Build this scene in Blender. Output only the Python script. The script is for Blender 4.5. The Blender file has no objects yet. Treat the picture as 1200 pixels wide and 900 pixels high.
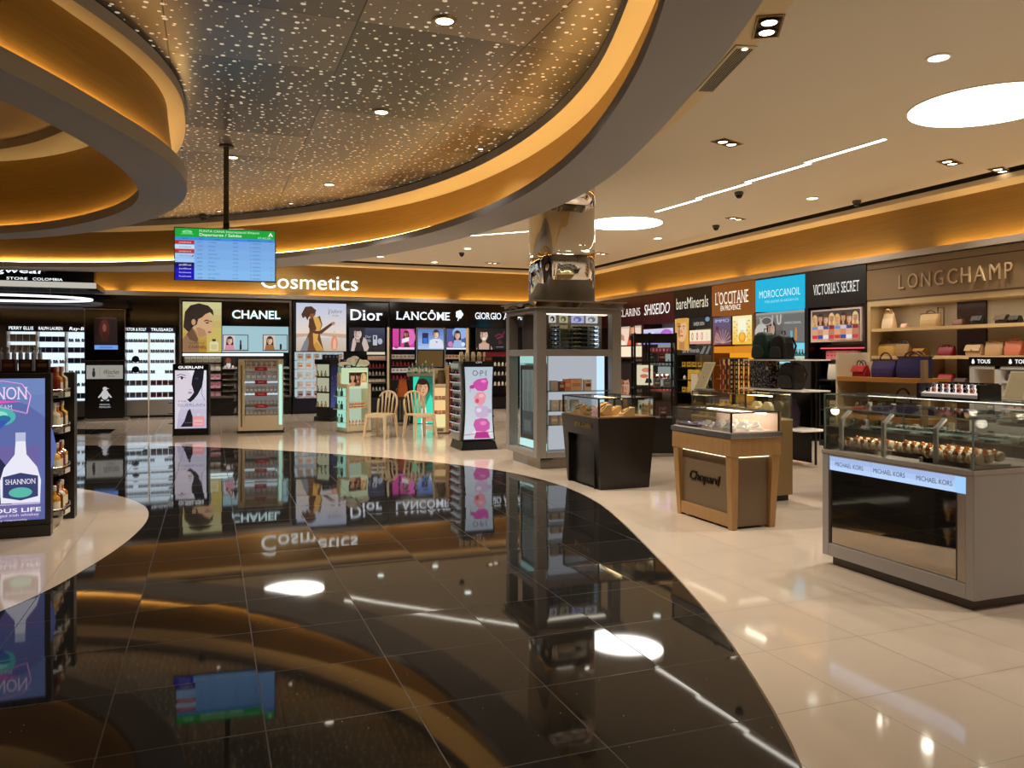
import bpy, math, random
from mathutils import Matrix, Vector

# ------------------------------------------------------------------ camera, world, exposure
SC = bpy.context.scene
COL = SC.collection
random.seed(7)
FPX, EYE = 930.0, 1.5                       # focal length in px of a 1200 px wide frame, eye height in metres
YAW = math.atan2(354, FPX)
SA, CA = math.sin(YAW), math.cos(YAW)
cam_d = bpy.data.cameras.new('camera'); cam = bpy.data.objects.new('camera', cam_d); COL.objects.link(cam)
cam_d.sensor_width = 36; cam_d.lens = FPX / 1200 * 36; cam_d.shift_y = -31 / 1200
cam_d.clip_end = 200
cam.location = (0, 0, EYE); cam.rotation_euler = (math.radians(90), 0, -YAW)
SC.camera = cam
W = bpy.data.worlds.new('world'); SC.world = W; W.use_nodes = True
W.node_tree.nodes['Background'].inputs[0].default_value = (1.0, 0.86, 0.68, 1)
W.node_tree.nodes['Background'].inputs[1].default_value = 0.06
SC.view_settings.view_transform = 'Standard'; SC.view_settings.look = 'None'
SC.view_settings.exposure = 0.0; SC.view_settings.gamma = 1.0; SC.view_settings.use_curve_mapping = False
SC.cycles.use_denoising = True
SC.cycles.max_bounces = 9; SC.cycles.diffuse_bounces = 4; SC.cycles.glossy_bounces = 5
SC.cycles.transmission_bounces = 6; SC.cycles.transparent_max_bounces = 12
SC.cycles.caustics_reflective = False; SC.cycles.caustics_refractive = False
SC.cycles.sample_clamp_indirect = 4.0
# light levels used by the lamp builders further down
DISC_EM, SLOT_EM, COVE_EM, WALLCOVE_EM, SPOT_W, DOWN_W, PIN_W = 13.0, 8.0, 28.0, 25.0, 245.0, 215.0, 480.0
WARM = (1.0, 0.93, 0.85)
COVE_COL = (1.0, 0.62, 0.22)

# ------------------------------------------------------------------ where things are: the room's axes run along its walls
# x to the shop wall with the bags, y to the back wall, z up; the eye stands at the origin
def at(px, py, z=0.0):
    d = (z - EYE) * FPX / (419 - py); l = (px - 600) / FPX * d
    return (l * CA + d * SA, -l * SA + d * CA)
def at_d(px, d):
    l = (px - 600) / FPX * d
    return (l * CA + d * SA, -l * SA + d * CA)
def zat(py, d): return EYE + (419 - py) * d / FPX
def on_x(px, X):
    r = (px - 600) / FPX; d = X / (r * CA + SA); return d * (CA - r * SA), d
def on_y(px, Y):
    r = (px - 600) / FPX; d = Y / (CA - r * SA); return d * (r * CA + SA), d

# ------------------------------------------------------------------ materials
def lin(h):
    if not isinstance(h, str): return tuple(h)[:3]
    h = h.lstrip('#'); o = []
    for i in (0, 2, 4):
        c = int(h[i:i + 2], 16) / 255
        o.append(c / 12.92 if c <= 0.04045 else ((c + 0.055) / 1.055) ** 2.4)
    return tuple(o)
_M = {}
def mat(h, rough=0.5, metal=0.0, spec=0.5):
    k = ('m', h, rough, metal, spec)
    if k in _M: return _M[k]
    m = bpy.data.materials.new('mat_' + (h if isinstance(h, str) else 'c').strip('#')); m.use_nodes = True
    b = m.node_tree.nodes['Principled BSDF']
    b.inputs['Base Color'].default_value = (*lin(h), 1); b.inputs['Roughness'].default_value = rough
    b.inputs['Metallic'].default_value = metal; b.inputs['Specular IOR Level'].default_value = spec
    _M[k] = m; return m
def lit(h, s=1.0, sample=False, gloss=False):
    """backlit print, lamp or screen surface"""
    k = ('l', h, s, sample, gloss)
    if k in _M: return _M[k]
    m = bpy.data.materials.new('lit'); m.use_nodes = True; t = m.node_tree
    b = t.nodes['Principled BSDF']
    b.inputs['Base Color'].default_value = (0.02, 0.02, 0.02, 1)
    b.inputs['Roughness'].default_value = 0.25 if gloss else 0.6
    b.inputs['Specular IOR Level'].default_value = 0.5 if gloss else 0.1
    b.inputs['Emission Color'].default_value = (*lin(h), 1); b.inputs['Emission Strength'].default_value = s
    m.cycles.emission_sampling = 'FRONT_BACK' if sample else 'NONE'
    _M[k] = m; return m
class NT:
    """short hand for building node trees"""
    def __init__(s, name):
        s.m = bpy.data.materials.new(name); s.m.use_nodes = True; s.t = s.m.node_tree
        s.b = s.t.nodes['Principled BSDF']
    def n(s, typ, **kw):
        o = s.t.nodes.new(typ)
        for k, v in kw.items(): setattr(o, k, v)
        return o
    def link(s, a, b): s.t.links.new(a, b)
    def math(s, op, a, b=None, c=None):
        o = s.n('ShaderNodeMath', operation=op)
        for i, v in enumerate((a, b, c)):
            if v is None: continue
            if isinstance(v, (int, float)): o.inputs[i].default_value = v
            else: s.link(v, o.inputs[i])
        return o.outputs[0]
    def mix(s, f, a, b):
        o = s.n('ShaderNodeMix', data_type='RGBA')
        for v, i in ((f, 0), (a, 6), (b, 7)):
            if isinstance(v, (int, float)): o.inputs[i].default_value = v
            elif isinstance(v, (tuple, list)): o.inputs[i].default_value = (*v[:3], 1)
            else: s.link(v, o.inputs[i])
        return o.outputs[2]
    def pos(s):
        g = s.n('ShaderNodeNewGeometry'); x = s.n('ShaderNodeSeparateXYZ'); s.link(g.outputs['Position'], x.inputs[0])
        return g, x.outputs
TILE, TX, TY = 0.61, 2.65, 2.72
def tile_mat(name, col, col2, seam, rough, spec, wob, speck=None):
    t = NT(name); g, (x, y, z) = t.pos()
    u = t.math('DIVIDE', t.math('SUBTRACT', x, TX), TILE); v = t.math('DIVIDE', t.math('SUBTRACT', y, TY), TILE)
    fu, fv = t.math('FRACT', u), t.math('FRACT', v)
    e = 0.0045
    su = t.math('LESS_THAN', t.math('MINIMUM', fu, t.math('SUBTRACT', 1.0, fu)), e)
    sv = t.math('LESS_THAN', t.math('MINIMUM', fv, t.math('SUBTRACT', 1.0, fv)), e)
    sm = t.math('MAXIMUM', su, sv)
    cx = t.n('ShaderNodeCombineXYZ'); t.link(t.math('FLOOR', u), cx.inputs[0]); t.link(t.math('FLOOR', v), cx.inputs[1])
    wn = t.n('ShaderNodeTexWhiteNoise', noise_dimensions='2D'); t.link(cx.outputs[0], wn.inputs['Vector'])
    nz = t.n('ShaderNodeTexNoise'); nz.inputs['Scale'].default_value = 1.7; nz.inputs['Detail'].default_value = 5
    t.link(g.outputs['Position'], nz.inputs['Vector'])
    f = t.math('MULTIPLY', t.math('ADD', wn.outputs['Value'], nz.outputs['Fac']), 0.5)
    base = t.mix(f, col, col2)
    if speck:
        vo = t.n('ShaderNodeTexVoronoi'); vo.inputs['Scale'].default_value = 55; t.link(g.outputs['Position'], vo.inputs['Vector'])
        sc = t.n('ShaderNodeSeparateColor'); t.link(vo.outputs['Color'], sc.inputs[0])
        hit = t.math('MULTIPLY', t.math('LESS_THAN', vo.outputs['Distance'], 0.12), t.math('GREATER_THAN', sc.outputs[0], 0.985))
        base = t.mix(hit, base, speck)
    t.link(t.mix(sm, base, seam), t.b.inputs['Base Color'])
    t.b.inputs['Specular IOR Level'].default_value = spec
    t.link(t.math('ADD', rough, t.math('MULTIPLY', sm, 0.3)), t.b.inputs['Roughness'])
    # every slab is laid a hair out of level
    vs = t.n('ShaderNodeVectorMath', operation='SUBTRACT'); t.link(wn.outputs['Color'], vs.inputs[0]); vs.inputs[1].default_value = (0.5, 0.5, 0.5)
    vm = t.n('ShaderNodeVectorMath', operation='MULTIPLY'); t.link(vs.outputs[0], vm.inputs[0]); vm.inputs[1].default_value = (wob, wob, 0)
    va = t.n('ShaderNodeVectorMath', operation='ADD'); t.link(g.outputs['Normal'], va.inputs[0]); t.link(vm.outputs[0], va.inputs[1])
    vn = t.n('ShaderNodeVectorMath', operation='NORMALIZE'); t.link(va.outputs[0], vn.inputs[0])
    t.link(vn.outputs[0], t.b.inputs['Normal'])
    return t.m
M_TILE = tile_mat('cream_tile', (0.62, 0.515, 0.395), (0.68, 0.565, 0.445), (0.30, 0.23, 0.16), 0.07, 0.55, 0.006)
M_DARK = tile_mat('dark_granite', (0.010, 0.009, 0.008), (0.020, 0.018, 0.016), (0.035, 0.03, 0.025), 0.035, 0.24, 0.007, (0.5, 0.5, 0.48))
def brushed(name, col, metal, rough, sx, sz):
    t = NT(name); g, _ = t.pos()
    mp = t.n('ShaderNodeMapping'); mp.inputs['Scale'].default_value = (sx, sx, sz); t.link(g.outputs['Position'], mp.inputs[0])
    nz = t.n('ShaderNodeTexNoise'); nz.inputs['Scale'].default_value = 3.0; nz.inputs['Detail'].default_value = 6
    t.link(mp.outputs[0], nz.inputs['Vector'])
    t.link(t.mix(nz.outputs['Fac'], tuple(c * 0.72 for c in col), tuple(min(1, c * 1.2) for c in col)), t.b.inputs['Base Color'])
    t.b.inputs['Metallic'].default_value = metal; t.b.inputs['Roughness'].default_value = rough
    return t.m
M_GOLD = brushed('gold_veneer', (0.33, 0.195, 0.045), 0.45, 0.45, 0.6, 14)
M_WOOD = brushed('oak_veneer', (0.36, 0.20, 0.072), 0.0, 0.38, 9, 1.2)
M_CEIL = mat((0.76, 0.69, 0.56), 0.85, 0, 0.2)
M_MAUVE = mat((0.47, 0.455, 0.45), 0.7, 0, 0.2)
M_CREAM = mat((0.80, 0.66, 0.44), 0.8, 0, 0.2)
def perf_mat():
    t = NT('perforated_metal'); g, (x, y, z) = t.pos()
    vo = t.n('ShaderNodeTexVoronoi', voronoi_dimensions='2D'); vo.inputs['Scale'].default_value = 9.0; t.link(g.outputs['Position'], vo.inputs['Vector'])
    sc = t.n('ShaderNodeSeparateColor'); t.link(vo.outputs['Color'], sc.inputs[0])
    hole = t.math('LESS_THAN', vo.outputs['Distance'], t.math('MULTIPLY_ADD', sc.outputs[0], 0.15, 0.04))
    PW, PL = 1.45, 1.2
    u = t.math('DIVIDE', t.math('SUBTRACT', x, 1.11), PW); v = t.math('DIVIDE', t.math('SUBTRACT', y, 0.4), PL)
    fu, fv = t.math('FRACT', u), t.math('FRACT', v)
    seam = t.math('MAXIMUM', t.math('LESS_THAN', t.math('MINIMUM', fu, t.math('SUBTRACT', 1.0, fu)), 0.004), t.math('LESS_THAN', t.math('MINIMUM', fv, t.math('SUBTRACT', 1.0, fv)), 0.003))
    cx = t.n('ShaderNodeCombineXYZ'); t.link(t.math('FLOOR', u), cx.inputs[0]); t.link(t.math('FLOOR', v), cx.inputs[1])
    wn = t.n('ShaderNodeTexWhiteNoise', noise_dimensions='2D'); t.link(cx.outputs[0], wn.inputs['Vector'])
    base = t.mix(wn.outputs['Value'], (0.13, 0.12, 0.10), (0.34, 0.30, 0.245))
    base = t.mix(seam, base, (0.05, 0.04, 0.03))
    base = t.mix(hole, base, (0.75, 0.68, 0.55))
    t.link(base, t.b.inputs['Base Color'])
    t.link(t.math('MULTIPLY', t.math('SUBTRACT', 1.0, hole), 0.82), t.b.inputs['Metallic'])
    t.link(t.math('MULTIPLY_ADD', wn.outputs['Value'], 0.14, 0.30), t.b.inputs['Roughness'])
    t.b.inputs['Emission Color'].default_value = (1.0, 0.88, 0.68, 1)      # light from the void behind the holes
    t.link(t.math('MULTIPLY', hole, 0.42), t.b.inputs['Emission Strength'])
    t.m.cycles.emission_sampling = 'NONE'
    return t.m
M_PERF = perf_mat()
M_BLACK = mat('#0b0b0c', 0.3); M_GLOSS = mat('#060607', 0.08); M_MATT = mat('#141414', 0.6)
M_CHAR = mat('#2a2724', 0.4); M_TAUPE = mat((0.20, 0.175, 0.15), 0.5); M_GREY = mat('#8b8783', 0.45)
M_WHITE = mat('#e6e2da', 0.5); M_IVORY = mat('#d9cbab', 0.5); M_BEIGE = mat('#c2a97e', 0.5)
M_STEEL = mat('#a9a9a8', 0.25, 0.9); M_CHROME = mat('#d8d8d6', 0.06, 1.0); M_GOLDM = mat('#b08a45', 0.25, 0.9)
def wavy_chrome():
    t = NT('column_mirror'); t.b.inputs['Base Color'].default_value = (0.80, 0.76, 0.70, 1); t.b.inputs['Metallic'].default_value = 1; t.b.inputs['Roughness'].default_value = 0.04
    g, _ = t.pos(); mp = t.n('ShaderNodeMapping'); mp.inputs['Scale'].default_value = (1.3, 1.3, 0.16); t.link(g.outputs['Position'], mp.inputs[0])
    nz = t.n('ShaderNodeTexNoise'); nz.inputs['Scale'].default_value = 1.6; nz.inputs['Detail'].default_value = 0; t.link(mp.outputs[0], nz.inputs['Vector'])
    bp = t.n('ShaderNodeBump'); bp.inputs['Strength'].default_value = 0.5; bp.inputs['Distance'].default_value = 0.12; t.link(nz.outputs['Fac'], bp.inputs['Height'])
    t.link(bp.outputs[0], t.b.inputs['Normal']); return t.m
M_COLUMN = wavy_chrome()
M_MIRROR = mat('#8e8984', 0.03, 1.0)
M_DMIRROR = mat('#a39d95', 0.03, 1.0)
def glass(tint=(0.965, 0.985, 0.975), dens=0.06):
    m = bpy.data.materials.new('clear_glass'); m.use_nodes = True; t = m.node_tree; t.nodes.clear()
    o = t.nodes.new('ShaderNodeOutputMaterial'); mx = t.nodes.new('ShaderNodeMixShader')
    tr = t.nodes.new('ShaderNodeBsdfTransparent'); tr.inputs[0].default_value = (*tint, 1)
    gl = t.nodes.new('ShaderNodeBsdfGlossy'); gl.inputs['Roughness'].default_value = 0.02
    fr = t.nodes.new('ShaderNodeLayerWeight'); fr.inputs[0].default_value = 0.25
    mu = t.nodes.new('ShaderNodeMath'); mu.operation = 'MULTIPLY_ADD'; mu.inputs[1].default_value = 0.55; mu.inputs[2].default_value = dens * 0.4
    t.links.new(fr.outputs['Fresnel'], mu.inputs[0]); t.links.new(mu.outputs[0], mx.inputs[0])
    t.links.new(tr.outputs[0], mx.inputs[1]); t.links.new(gl.outputs[0], mx.inputs[2]); t.links.new(mx.outputs[0], o.inputs[0])
    return m
M_GLASS = glass(); M_GLASS_EDGE = mat('#5f7a72', 0.15)

# ------------------------------------------------------------------ mesh building
class MB:
    def __init__(s): s.v = []; s.f = []; s.m = []; s.mats = []; s.T = None
    def mi(s, m):
        if m not in s.mats: s.mats.append(m)
        return s.mats.index(m)
    def add(s, vs, fs, m):
        n = len(s.v); i = s.mi(m)
        s.v += [tuple(s.T @ Vector(v)) if s.T else tuple(v) for v in vs]
        s.f += [tuple(n + k for k in f) for f in fs]; s.m += [i] * len(fs); return s
    def box(s, x0, x1, y0, y1, z0, z1, m, tx=0.0, ty=0.0):
        """tx, ty: how much the top stands out (or in) on each side"""
        vs = [(x0, y0, z0), (x1, y0, z0), (x1, y1, z0), (x0, y1, z0), (x0 - tx, y0 - ty, z1), (x1 + tx, y0 - ty, z1), (x1 + tx, y1 + ty, z1), (x0 - tx, y1 + ty, z1)]
        return s.add(vs, [(0, 3, 2, 1), (4, 5, 6, 7), (0, 1, 5, 4), (1, 2, 6, 5), (2, 3, 7, 6), (3, 0, 4, 7)], m)
    def frame(s, x0, x1, z0, z1, y0, y1, w, m):
        """rectangular frame in the xz plane"""
        s.box(x0, x0 + w, y0, y1, z0, z1, m); s.box(x1 - w, x1, y0, y1, z0, z1, m)
        s.box(x0 + w, x1 - w, y0, y1, z0, z0 + w, m); return s.box(x0 + w, x1 - w, y0, y1, z1 - w, z1, m)
    def prism(s, p, z0, z1, m, p2=None):
        n = len(p); p2 = p2 or p
        vs = [(x, y, z0) for x, y in p] + [(x, y, z1) for x, y in p2]
        return s.add(vs, [tuple(range(n - 1, -1, -1)), tuple(range(n, 2 * n))] + [(i, (i + 1) % n, n + (i + 1) % n, n + i) for i in range(n)], m)
    def prof(s, p, y0, y1, m):
        """outline in xz drawn out along y"""
        n = len(p); vs = [(x, y0, z) for x, z in p] + [(x, y1, z) for x, z in p]
        return s.add(vs, [tuple(range(n)), tuple(range(2 * n - 1, n - 1, -1))] + [(i, n + i, n + (i + 1) % n, (i + 1) % n) for i in range(n)], m)
    def profx(s, p, x0, x1, m):
        """outline in yz drawn out along x"""
        n = len(p); vs = [(x0, y, z) for y, z in p] + [(x1, y, z) for y, z in p]
        return s.add(vs, [tuple(range(n - 1, -1, -1)), tuple(range(n, 2 * n))] + [(i, (i + 1) % n, n + (i + 1) % n, n + i) for i in range(n)], m)
    def lathe(s, pr, m, n=16, cx=0.0, cy=0.0, sx=1.0, sy=1.0):
        vs = []; fs = []
        for r, z in pr:
            for k in range(n): a = 2 * math.pi * k / n; vs.append((cx + sx * r * math.cos(a), cy + sy * r * math.sin(a), z))
        for j in range(len(pr) - 1):
            for k in range(n): fs.append((j * n + k, j * n + (k + 1) % n, (j + 1) * n + (k + 1) % n, (j + 1) * n + k))
        fs.append(tuple(range(n - 1, -1, -1))); fs.append(tuple((len(pr) - 1) * n + k for k in range(n)))
        return s.add(vs, fs, m)
    def tube(s, pts, r, m, n=6, closed=False):
        P = [Vector(p) for p in pts]; N = len(P); vs = []; fs = []
        R = r if isinstance(r, (list, tuple)) else [r] * N
        for i, p in enumerate(P):
            t = (P[(i + 1) % N] - P[i - 1]) if closed else (P[min(i + 1, N - 1)] - P[max(i - 1, 0)])
            t.normalize(); a = Vector((0, 0, 1)) if abs(t.z) < 0.9 else Vector((1, 0, 0))
            u = t.cross(a).normalized(); w = t.cross(u)
            for k in range(n):
                q = 2 * math.pi * k / n; vs.append(tuple(p + (u * math.cos(q) + w * math.sin(q)) * R[i]))
        for i in range(N if closed else N - 1):
            for k in range(n): fs.append((i * n + k, i * n + (k + 1) % n, ((i + 1) % N) * n + (k + 1) % n, ((i + 1) % N) * n + k))
        if not closed: fs += [tuple(range(n - 1, -1, -1)), tuple((N - 1) * n + k for k in range(n))]
        return s.add(vs, fs, m)
    def ball(s, c, rx, ry, rz, m, n=12, h=8):
        vs = []; fs = []
        for j in range(h + 1):
            p = math.pi * j / h
            for k in range(n):
                a = 2 * math.pi * k / n; vs.append((c[0] + rx * math.sin(p) * math.cos(a), c[1] + ry * math.sin(p) * math.sin(a), c[2] + rz * math.cos(p)))
        for j in range(h):
            for k in range(n): fs.append((j * n + k, (j + 1) * n + k, (j + 1) * n + (k + 1) % n, j * n + (k + 1) % n))
        return s.add(vs, fs, m)
    def build(s, name, parent=None, smooth=False, bevel=0.0, seg=2, sub=0):
        me = bpy.data.meshes.new(name); me.from_pydata(s.v, [], s.f)
        for m in s.mats: me.materials.append(m)
        me.polygons.foreach_set('material_index', s.m)
        if smooth: me.polygons.foreach_set('use_smooth', [True] * len(s.f))
        me.update()
        o = bpy.data.objects.new(name, me); COL.objects.link(o)
        if parent is not None: o.parent = parent
        if bevel:
            b = o.modifiers.new('bevel', 'BEVEL'); b.width = bevel; b.segments = seg; b.limit_method = 'ANGLE'
        if sub:
            b = o.modifiers.new('sub', 'SUBSURF'); b.levels = sub; b.render_levels = sub
        return o

LABELS = {}
def tag(o, label, cat, group=None, kind=None):
    o['label'] = label; o['category'] = cat
    if group: o['group'] = group
    if kind: o['kind'] = kind
    LABELS.setdefault(label, []).append(o.name)
    return o
def thing(name, label, cat, loc=(0, 0, 0), rz=0.0, group=None):
    o = bpy.data.objects.new(name, None); COL.objects.link(o); o.empty_display_size = 0.1
    o.location = loc; o.rotation_euler = (0, 0, rz)
    return tag(o, label, cat, group)
def put(o, loc, rz=0.0):
    o.location = loc; o.rotation_euler = (0, 0, rz); return o
def solo(mb, name, label, cat, loc=(0, 0, 0), rz=0.0, group=None, **kw):
    return tag(put(mb.build(name, **kw), loc, rz), label, cat, group)
def struct(mb, name, **kw):
    o = mb.build(name, **kw); o['kind'] = 'structure'; return o
def dup(o, loc, rz, label, group=None):
    c = o.copy(); COL.objects.link(c); c.location = loc; c.rotation_euler = (0, 0, rz)
    for ch in list(o.children):
        d = ch.copy(); COL.objects.link(d); d.parent = c; d.matrix_parent_inverse = ch.matrix_parent_inverse.copy()
        for g in list(ch.children):
            e = g.copy(); COL.objects.link(e); e.parent = d; e.matrix_parent_inverse = g.matrix_parent_inverse.copy()
    LABELS.setdefault(label, []).append(c.name)
    c['label'] = label
    if group: c['group'] = group
    return c
ORD = ['first', 'second', 'third', 'fourth', 'fifth', 'sixth', 'seventh', 'eighth', 'ninth', 'tenth', 'eleventh', 'twelfth', 'thirteenth', 'fourteenth', 'fifteenth', 'sixteenth', 'seventeenth', 'eighteenth', 'nineteenth', 'twentieth']
SHELF = ['top', 'second', 'third', 'fourth', 'fifth', 'sixth', 'seventh', 'eighth']
def loc_of(base, rz, x, y, z):
    c, s = math.cos(rz), math.sin(rz)
    return (base[0] + x * c - y * s, base[1] + x * s + y * c, base[2] + z)

# ------------------------------------------------------------------ lettering
_T = {}
def glyphs(s, bold=0.0):
    k = (s, bold)
    if k in _T: return _T[k]
    c = bpy.data.curves.new('t', 'FONT'); c.body = s; c.size = 1.0; c.resolution_u = 3; c.offset = bold; c.fill_mode = 'FRONT'
    o = bpy.data.objects.new('t', c); COL.objects.link(o)
    me = bpy.data.meshes.new_from_object(o)
    vs = [(v.co.x, v.co.y) for v in me.vertices]; fs = [tuple(p.vertices) for p in me.polygons]
    COL.objects.unlink(o); bpy.data.objects.remove(o); bpy.data.curves.remove(c); bpy.data.meshes.remove(me)
    _T[k] = (vs, fs); return _T[k]
def text(mb, s, cx, cz, h, m, w=None, y=-0.004, depth=0.0, bold=0.0, serif=False, align='C', slant=0.0, track=0.0):
    """lettering in the local xz plane; h = height of a capital, w = overall width"""
    if serif or track:
        vs, fs = [], []; pen = 0.0
        for ch in s:
            if ch == ' ': pen += 0.30; continue
            g, f = glyphs(ch, bold)
            if not g: continue
            x0 = min(p[0] for p in g); x1 = max(p[0] for p in g)
            n = len(vs); vs += [(p[0] - x0 + pen, p[1]) for p in g]; fs += [tuple(n + i for i in q) for q in f]
            if serif:
                top = max(p[1] for p in g)
                lv = [0.0] + ([top] if top > 0.4 else [])
                for z in lv:
                    xs = sorted(set(round(p[0] - x0 + pen, 3) for p in g if abs(p[1] - z) < 0.012))
                    if len(xs) >= 2 and ch not in 'OCSGQeocsa':
                        run = [[xs[0], xs[1]]]
                        for i in range(2, len(xs) - 1, 2): run.append([xs[i], xs[i + 1]])
                        for a, b in run:
                            if b - a > 0.2 and ch not in 'EFTLZ': continue
                            zz = (z, z + 0.045) if z == 0.0 else (z - 0.045, z)
                            n = len(vs); vs += [(a - 0.06, zz[0]), (b + 0.06, zz[0]), (b + 0.06, zz[1]), (a - 0.06, zz[1])]; fs.append((n, n + 1, n + 2, n + 3))
            pen += x1 - x0 + 0.10 + track
    else:
        vs, fs = glyphs(s, bold)
    if not vs: return
    k = h / 0.70
    x0 = min(p[0] for p in vs); x1 = max(p[0] for p in vs)
    kx = (w / (x1 - x0)) if w else k
    ox = {'C': cx - (x0 + x1) / 2 * kx, 'L': cx - x0 * kx, 'R': cx - x1 * kx}[align]
    base = cz - h / 2
    P = [(ox + p[0] * kx + slant * p[1] * k, base + p[1] * k) for p in vs]
    if depth:
        n = len(P)
        mb.add([(x, y - depth, z) for x, z in P], [tuple(f) for f in fs], m)
        ed = {}
        for f in fs:
            for a, b in zip(f, f[1:] + f[:1]): ed[(a, b)] = ed.get((a, b), 0) + 1
        side = [(a, b) for (a, b) in ed if (b, a) not in ed]
        mb.add([(x, y - depth, z) for x, z in P] + [(x, y, z) for x, z in P], [(b, a, n + a, n + b) for a, b in side], m)
    else:
        mb.add([(x, y, z) for x, z in P], fs, m)

class Art:
    """a flat printed or backlit picture in the local xz plane, drawn in 0..1 coordinates with z upwards"""
    def __init__(s, x0, x1, z0, z1, y=-0.002, strength=1.0, backlit=True, bg='#ffffff', gloss=False):
        s.r = (x0, x1, z0, z1); s.y = y; s.s = strength; s.b = backlit; s.mb = MB(); s.k = 0; s.g = gloss
        if bg: s.rect(0, 0, 1, 1, bg)
    def m(s, c): return lit(c, s.s, False, s.g) if s.b else mat(c, 0.45)
    def p(s, u, v): x0, x1, z0, z1 = s.r; return (x0 + u * (x1 - x0), s.y - 0.0003 * s.k, z0 + v * (z1 - z0))
    def poly(s, pts, c):
        s.mb.add([s.p(*q) for q in pts], [tuple(range(len(pts)))], s.m(c)); s.k += 1; return s
    def rect(s, u0, v0, u1, v1, c): return s.poly([(u0, v0), (u1, v0), (u1, v1), (u0, v1)], c)
    def ell(s, u, v, ru, rv, c, rot=0.0, n=18):
        x0, x1, z0, z1 = s.r; asp = (z1 - z0) / (x1 - x0); q = []
        for i in range(n):
            a = 2 * math.pi * i / n; du, dv = ru * math.cos(a), rv * math.sin(a) * asp
            q.append((u + du * math.cos(rot) - dv * math.sin(rot), v + (du * math.sin(rot) + dv * math.cos(rot)) / asp))
        return s.poly(q, c)
    def curve(s, pts, w, c):
        """brush stroke"""
        x0, x1, z0, z1 = s.r; asp = (z1 - z0) / (x1 - x0)
        for (a, b), (d, e) in zip(pts, pts[1:]):
            dx, dy = d - a, (e - b) * asp; L = math.hypot(dx, dy) or 1; nx, ny = -dy / L * w / 2, dx / L * w / 2 / asp
            s.poly([(a - nx, b - ny), (d - nx, e - ny), (d + nx, e + ny), (a + nx, b + ny)], c)
        return s
    def blend(s, v0, v1, c0, c1, n=10, u0=0.0, u1=1.0):
        a, b = [int(c0[i:i + 2], 16) for i in (1, 3, 5)], [int(c1[i:i + 2], 16) for i in (1, 3, 5)]
        for i in range(n):
            t = i / (n - 1); c = '#%02x%02x%02x' % tuple(round(p + (q - p) * t) for p, q in zip(a, b))
            s.rect(u0, v0 + (v1 - v0) * i / n, u1, v0 + (v1 - v0) * (i + 1) / n, c); s.k -= 1
        s.k += 1; return s
    def text(s, t, u, v, h, c, w=None, **kw):
        x0, x1, z0, z1 = s.r; X, Y, Z = s.p(u, v)
        text(s.mb, t, X, Z, h * (z1 - z0), s.m(c), w=(w * (x1 - x0) if w else None), y=Y, **kw); s.k += 1; return s
    def face(s, u, v, r, skin='#e3b491', hair='#2c1c14', lips='#b4483f', shade='#c08a68', turn=0.0, long=True, dress=None):
        """head and shoulders of an unknown model; r = half face width"""
        x0, x1, z0, z1 = s.r; a = (x1 - x0) / (z1 - z0); h = r * 1.35 * a; w = r
        s.ell(u, v + h * 0.2, w * 1.3, h * 1.22, hair)
        if long: s.poly([(u - w * 1.3, v + h * .2), (u + w * 1.3, v + h * .2), (u + w * 1.45, v - h * 1.7), (u - w * 1.5, v - h * 1.6)], hair)
        if dress:
            s.poly([(u - w * 2.1, v - h * 2.9), (u - w * 1.9, v - h * 1.9), (u - w * .5, v - h * 1.35), (u + w * .5, v - h * 1.35), (u + w * 1.9, v - h * 1.9), (u + w * 2.1, v - h * 2.9)], skin)
            s.poly([(u - w * 2.1, v - h * 2.9), (u - w * 1.5, v - h * 1.95), (u, v - h * 2.3), (u + w * 1.5, v - h * 1.95), (u + w * 2.1, v - h * 2.9)], dress)
        s.poly([(u - w * .45, v - h * .6), (u + w * .45, v - h * .6), (u + w * .55, v - h * 1.6), (u - w * .55, v - h * 1.6)], shade)
        s.ell(u, v, w, h, skin)
        t = turn * w
        s.poly([(u - w + (w * 1.5 if turn < 0 else 0), v + h * .6), (u - w * .2 + (w * 1.2 if turn < 0 else 0), v + h * .7), (u - w * .35 + (w * 1.0 if turn < 0 else 0), v - h * .7), (u - w * .75 + (w * 1.1 if turn < 0 else 0), v - h * .5)], shade)
        s.ell(u, v + h * .80, w * .86, h * .27, hair)
        for e in (-1, 1):
            s.ell(u + e * w * .42 + t * .4, v + h * .12, w * .21, h * .063, '#f4efe8'); s.ell(u + e * w * .42 + t * .45, v + h * .12, w * .10, h * .07, '#2b1c15')
            s.curve([(u + e * w * .68 + t * .4, v + h * .27), (u + e * w * .4 + t * .4, v + h * .34), (u + e * w * .16 + t * .4, v + h * .28)], w * .08, '#3a2417')
        s.poly([(u + t * .5 - w * .04, v + h * .15), (u + t * .5 + w * .16, v - h * .22), (u + t * .5 - w * .12, v - h * .22)], shade)
        s.ell(u + t * .45, v - h * .48, w * .30, h * .07, lips)
        return s
    def build(s, name, parent=None): return s.mb.build(name, parent)

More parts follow.
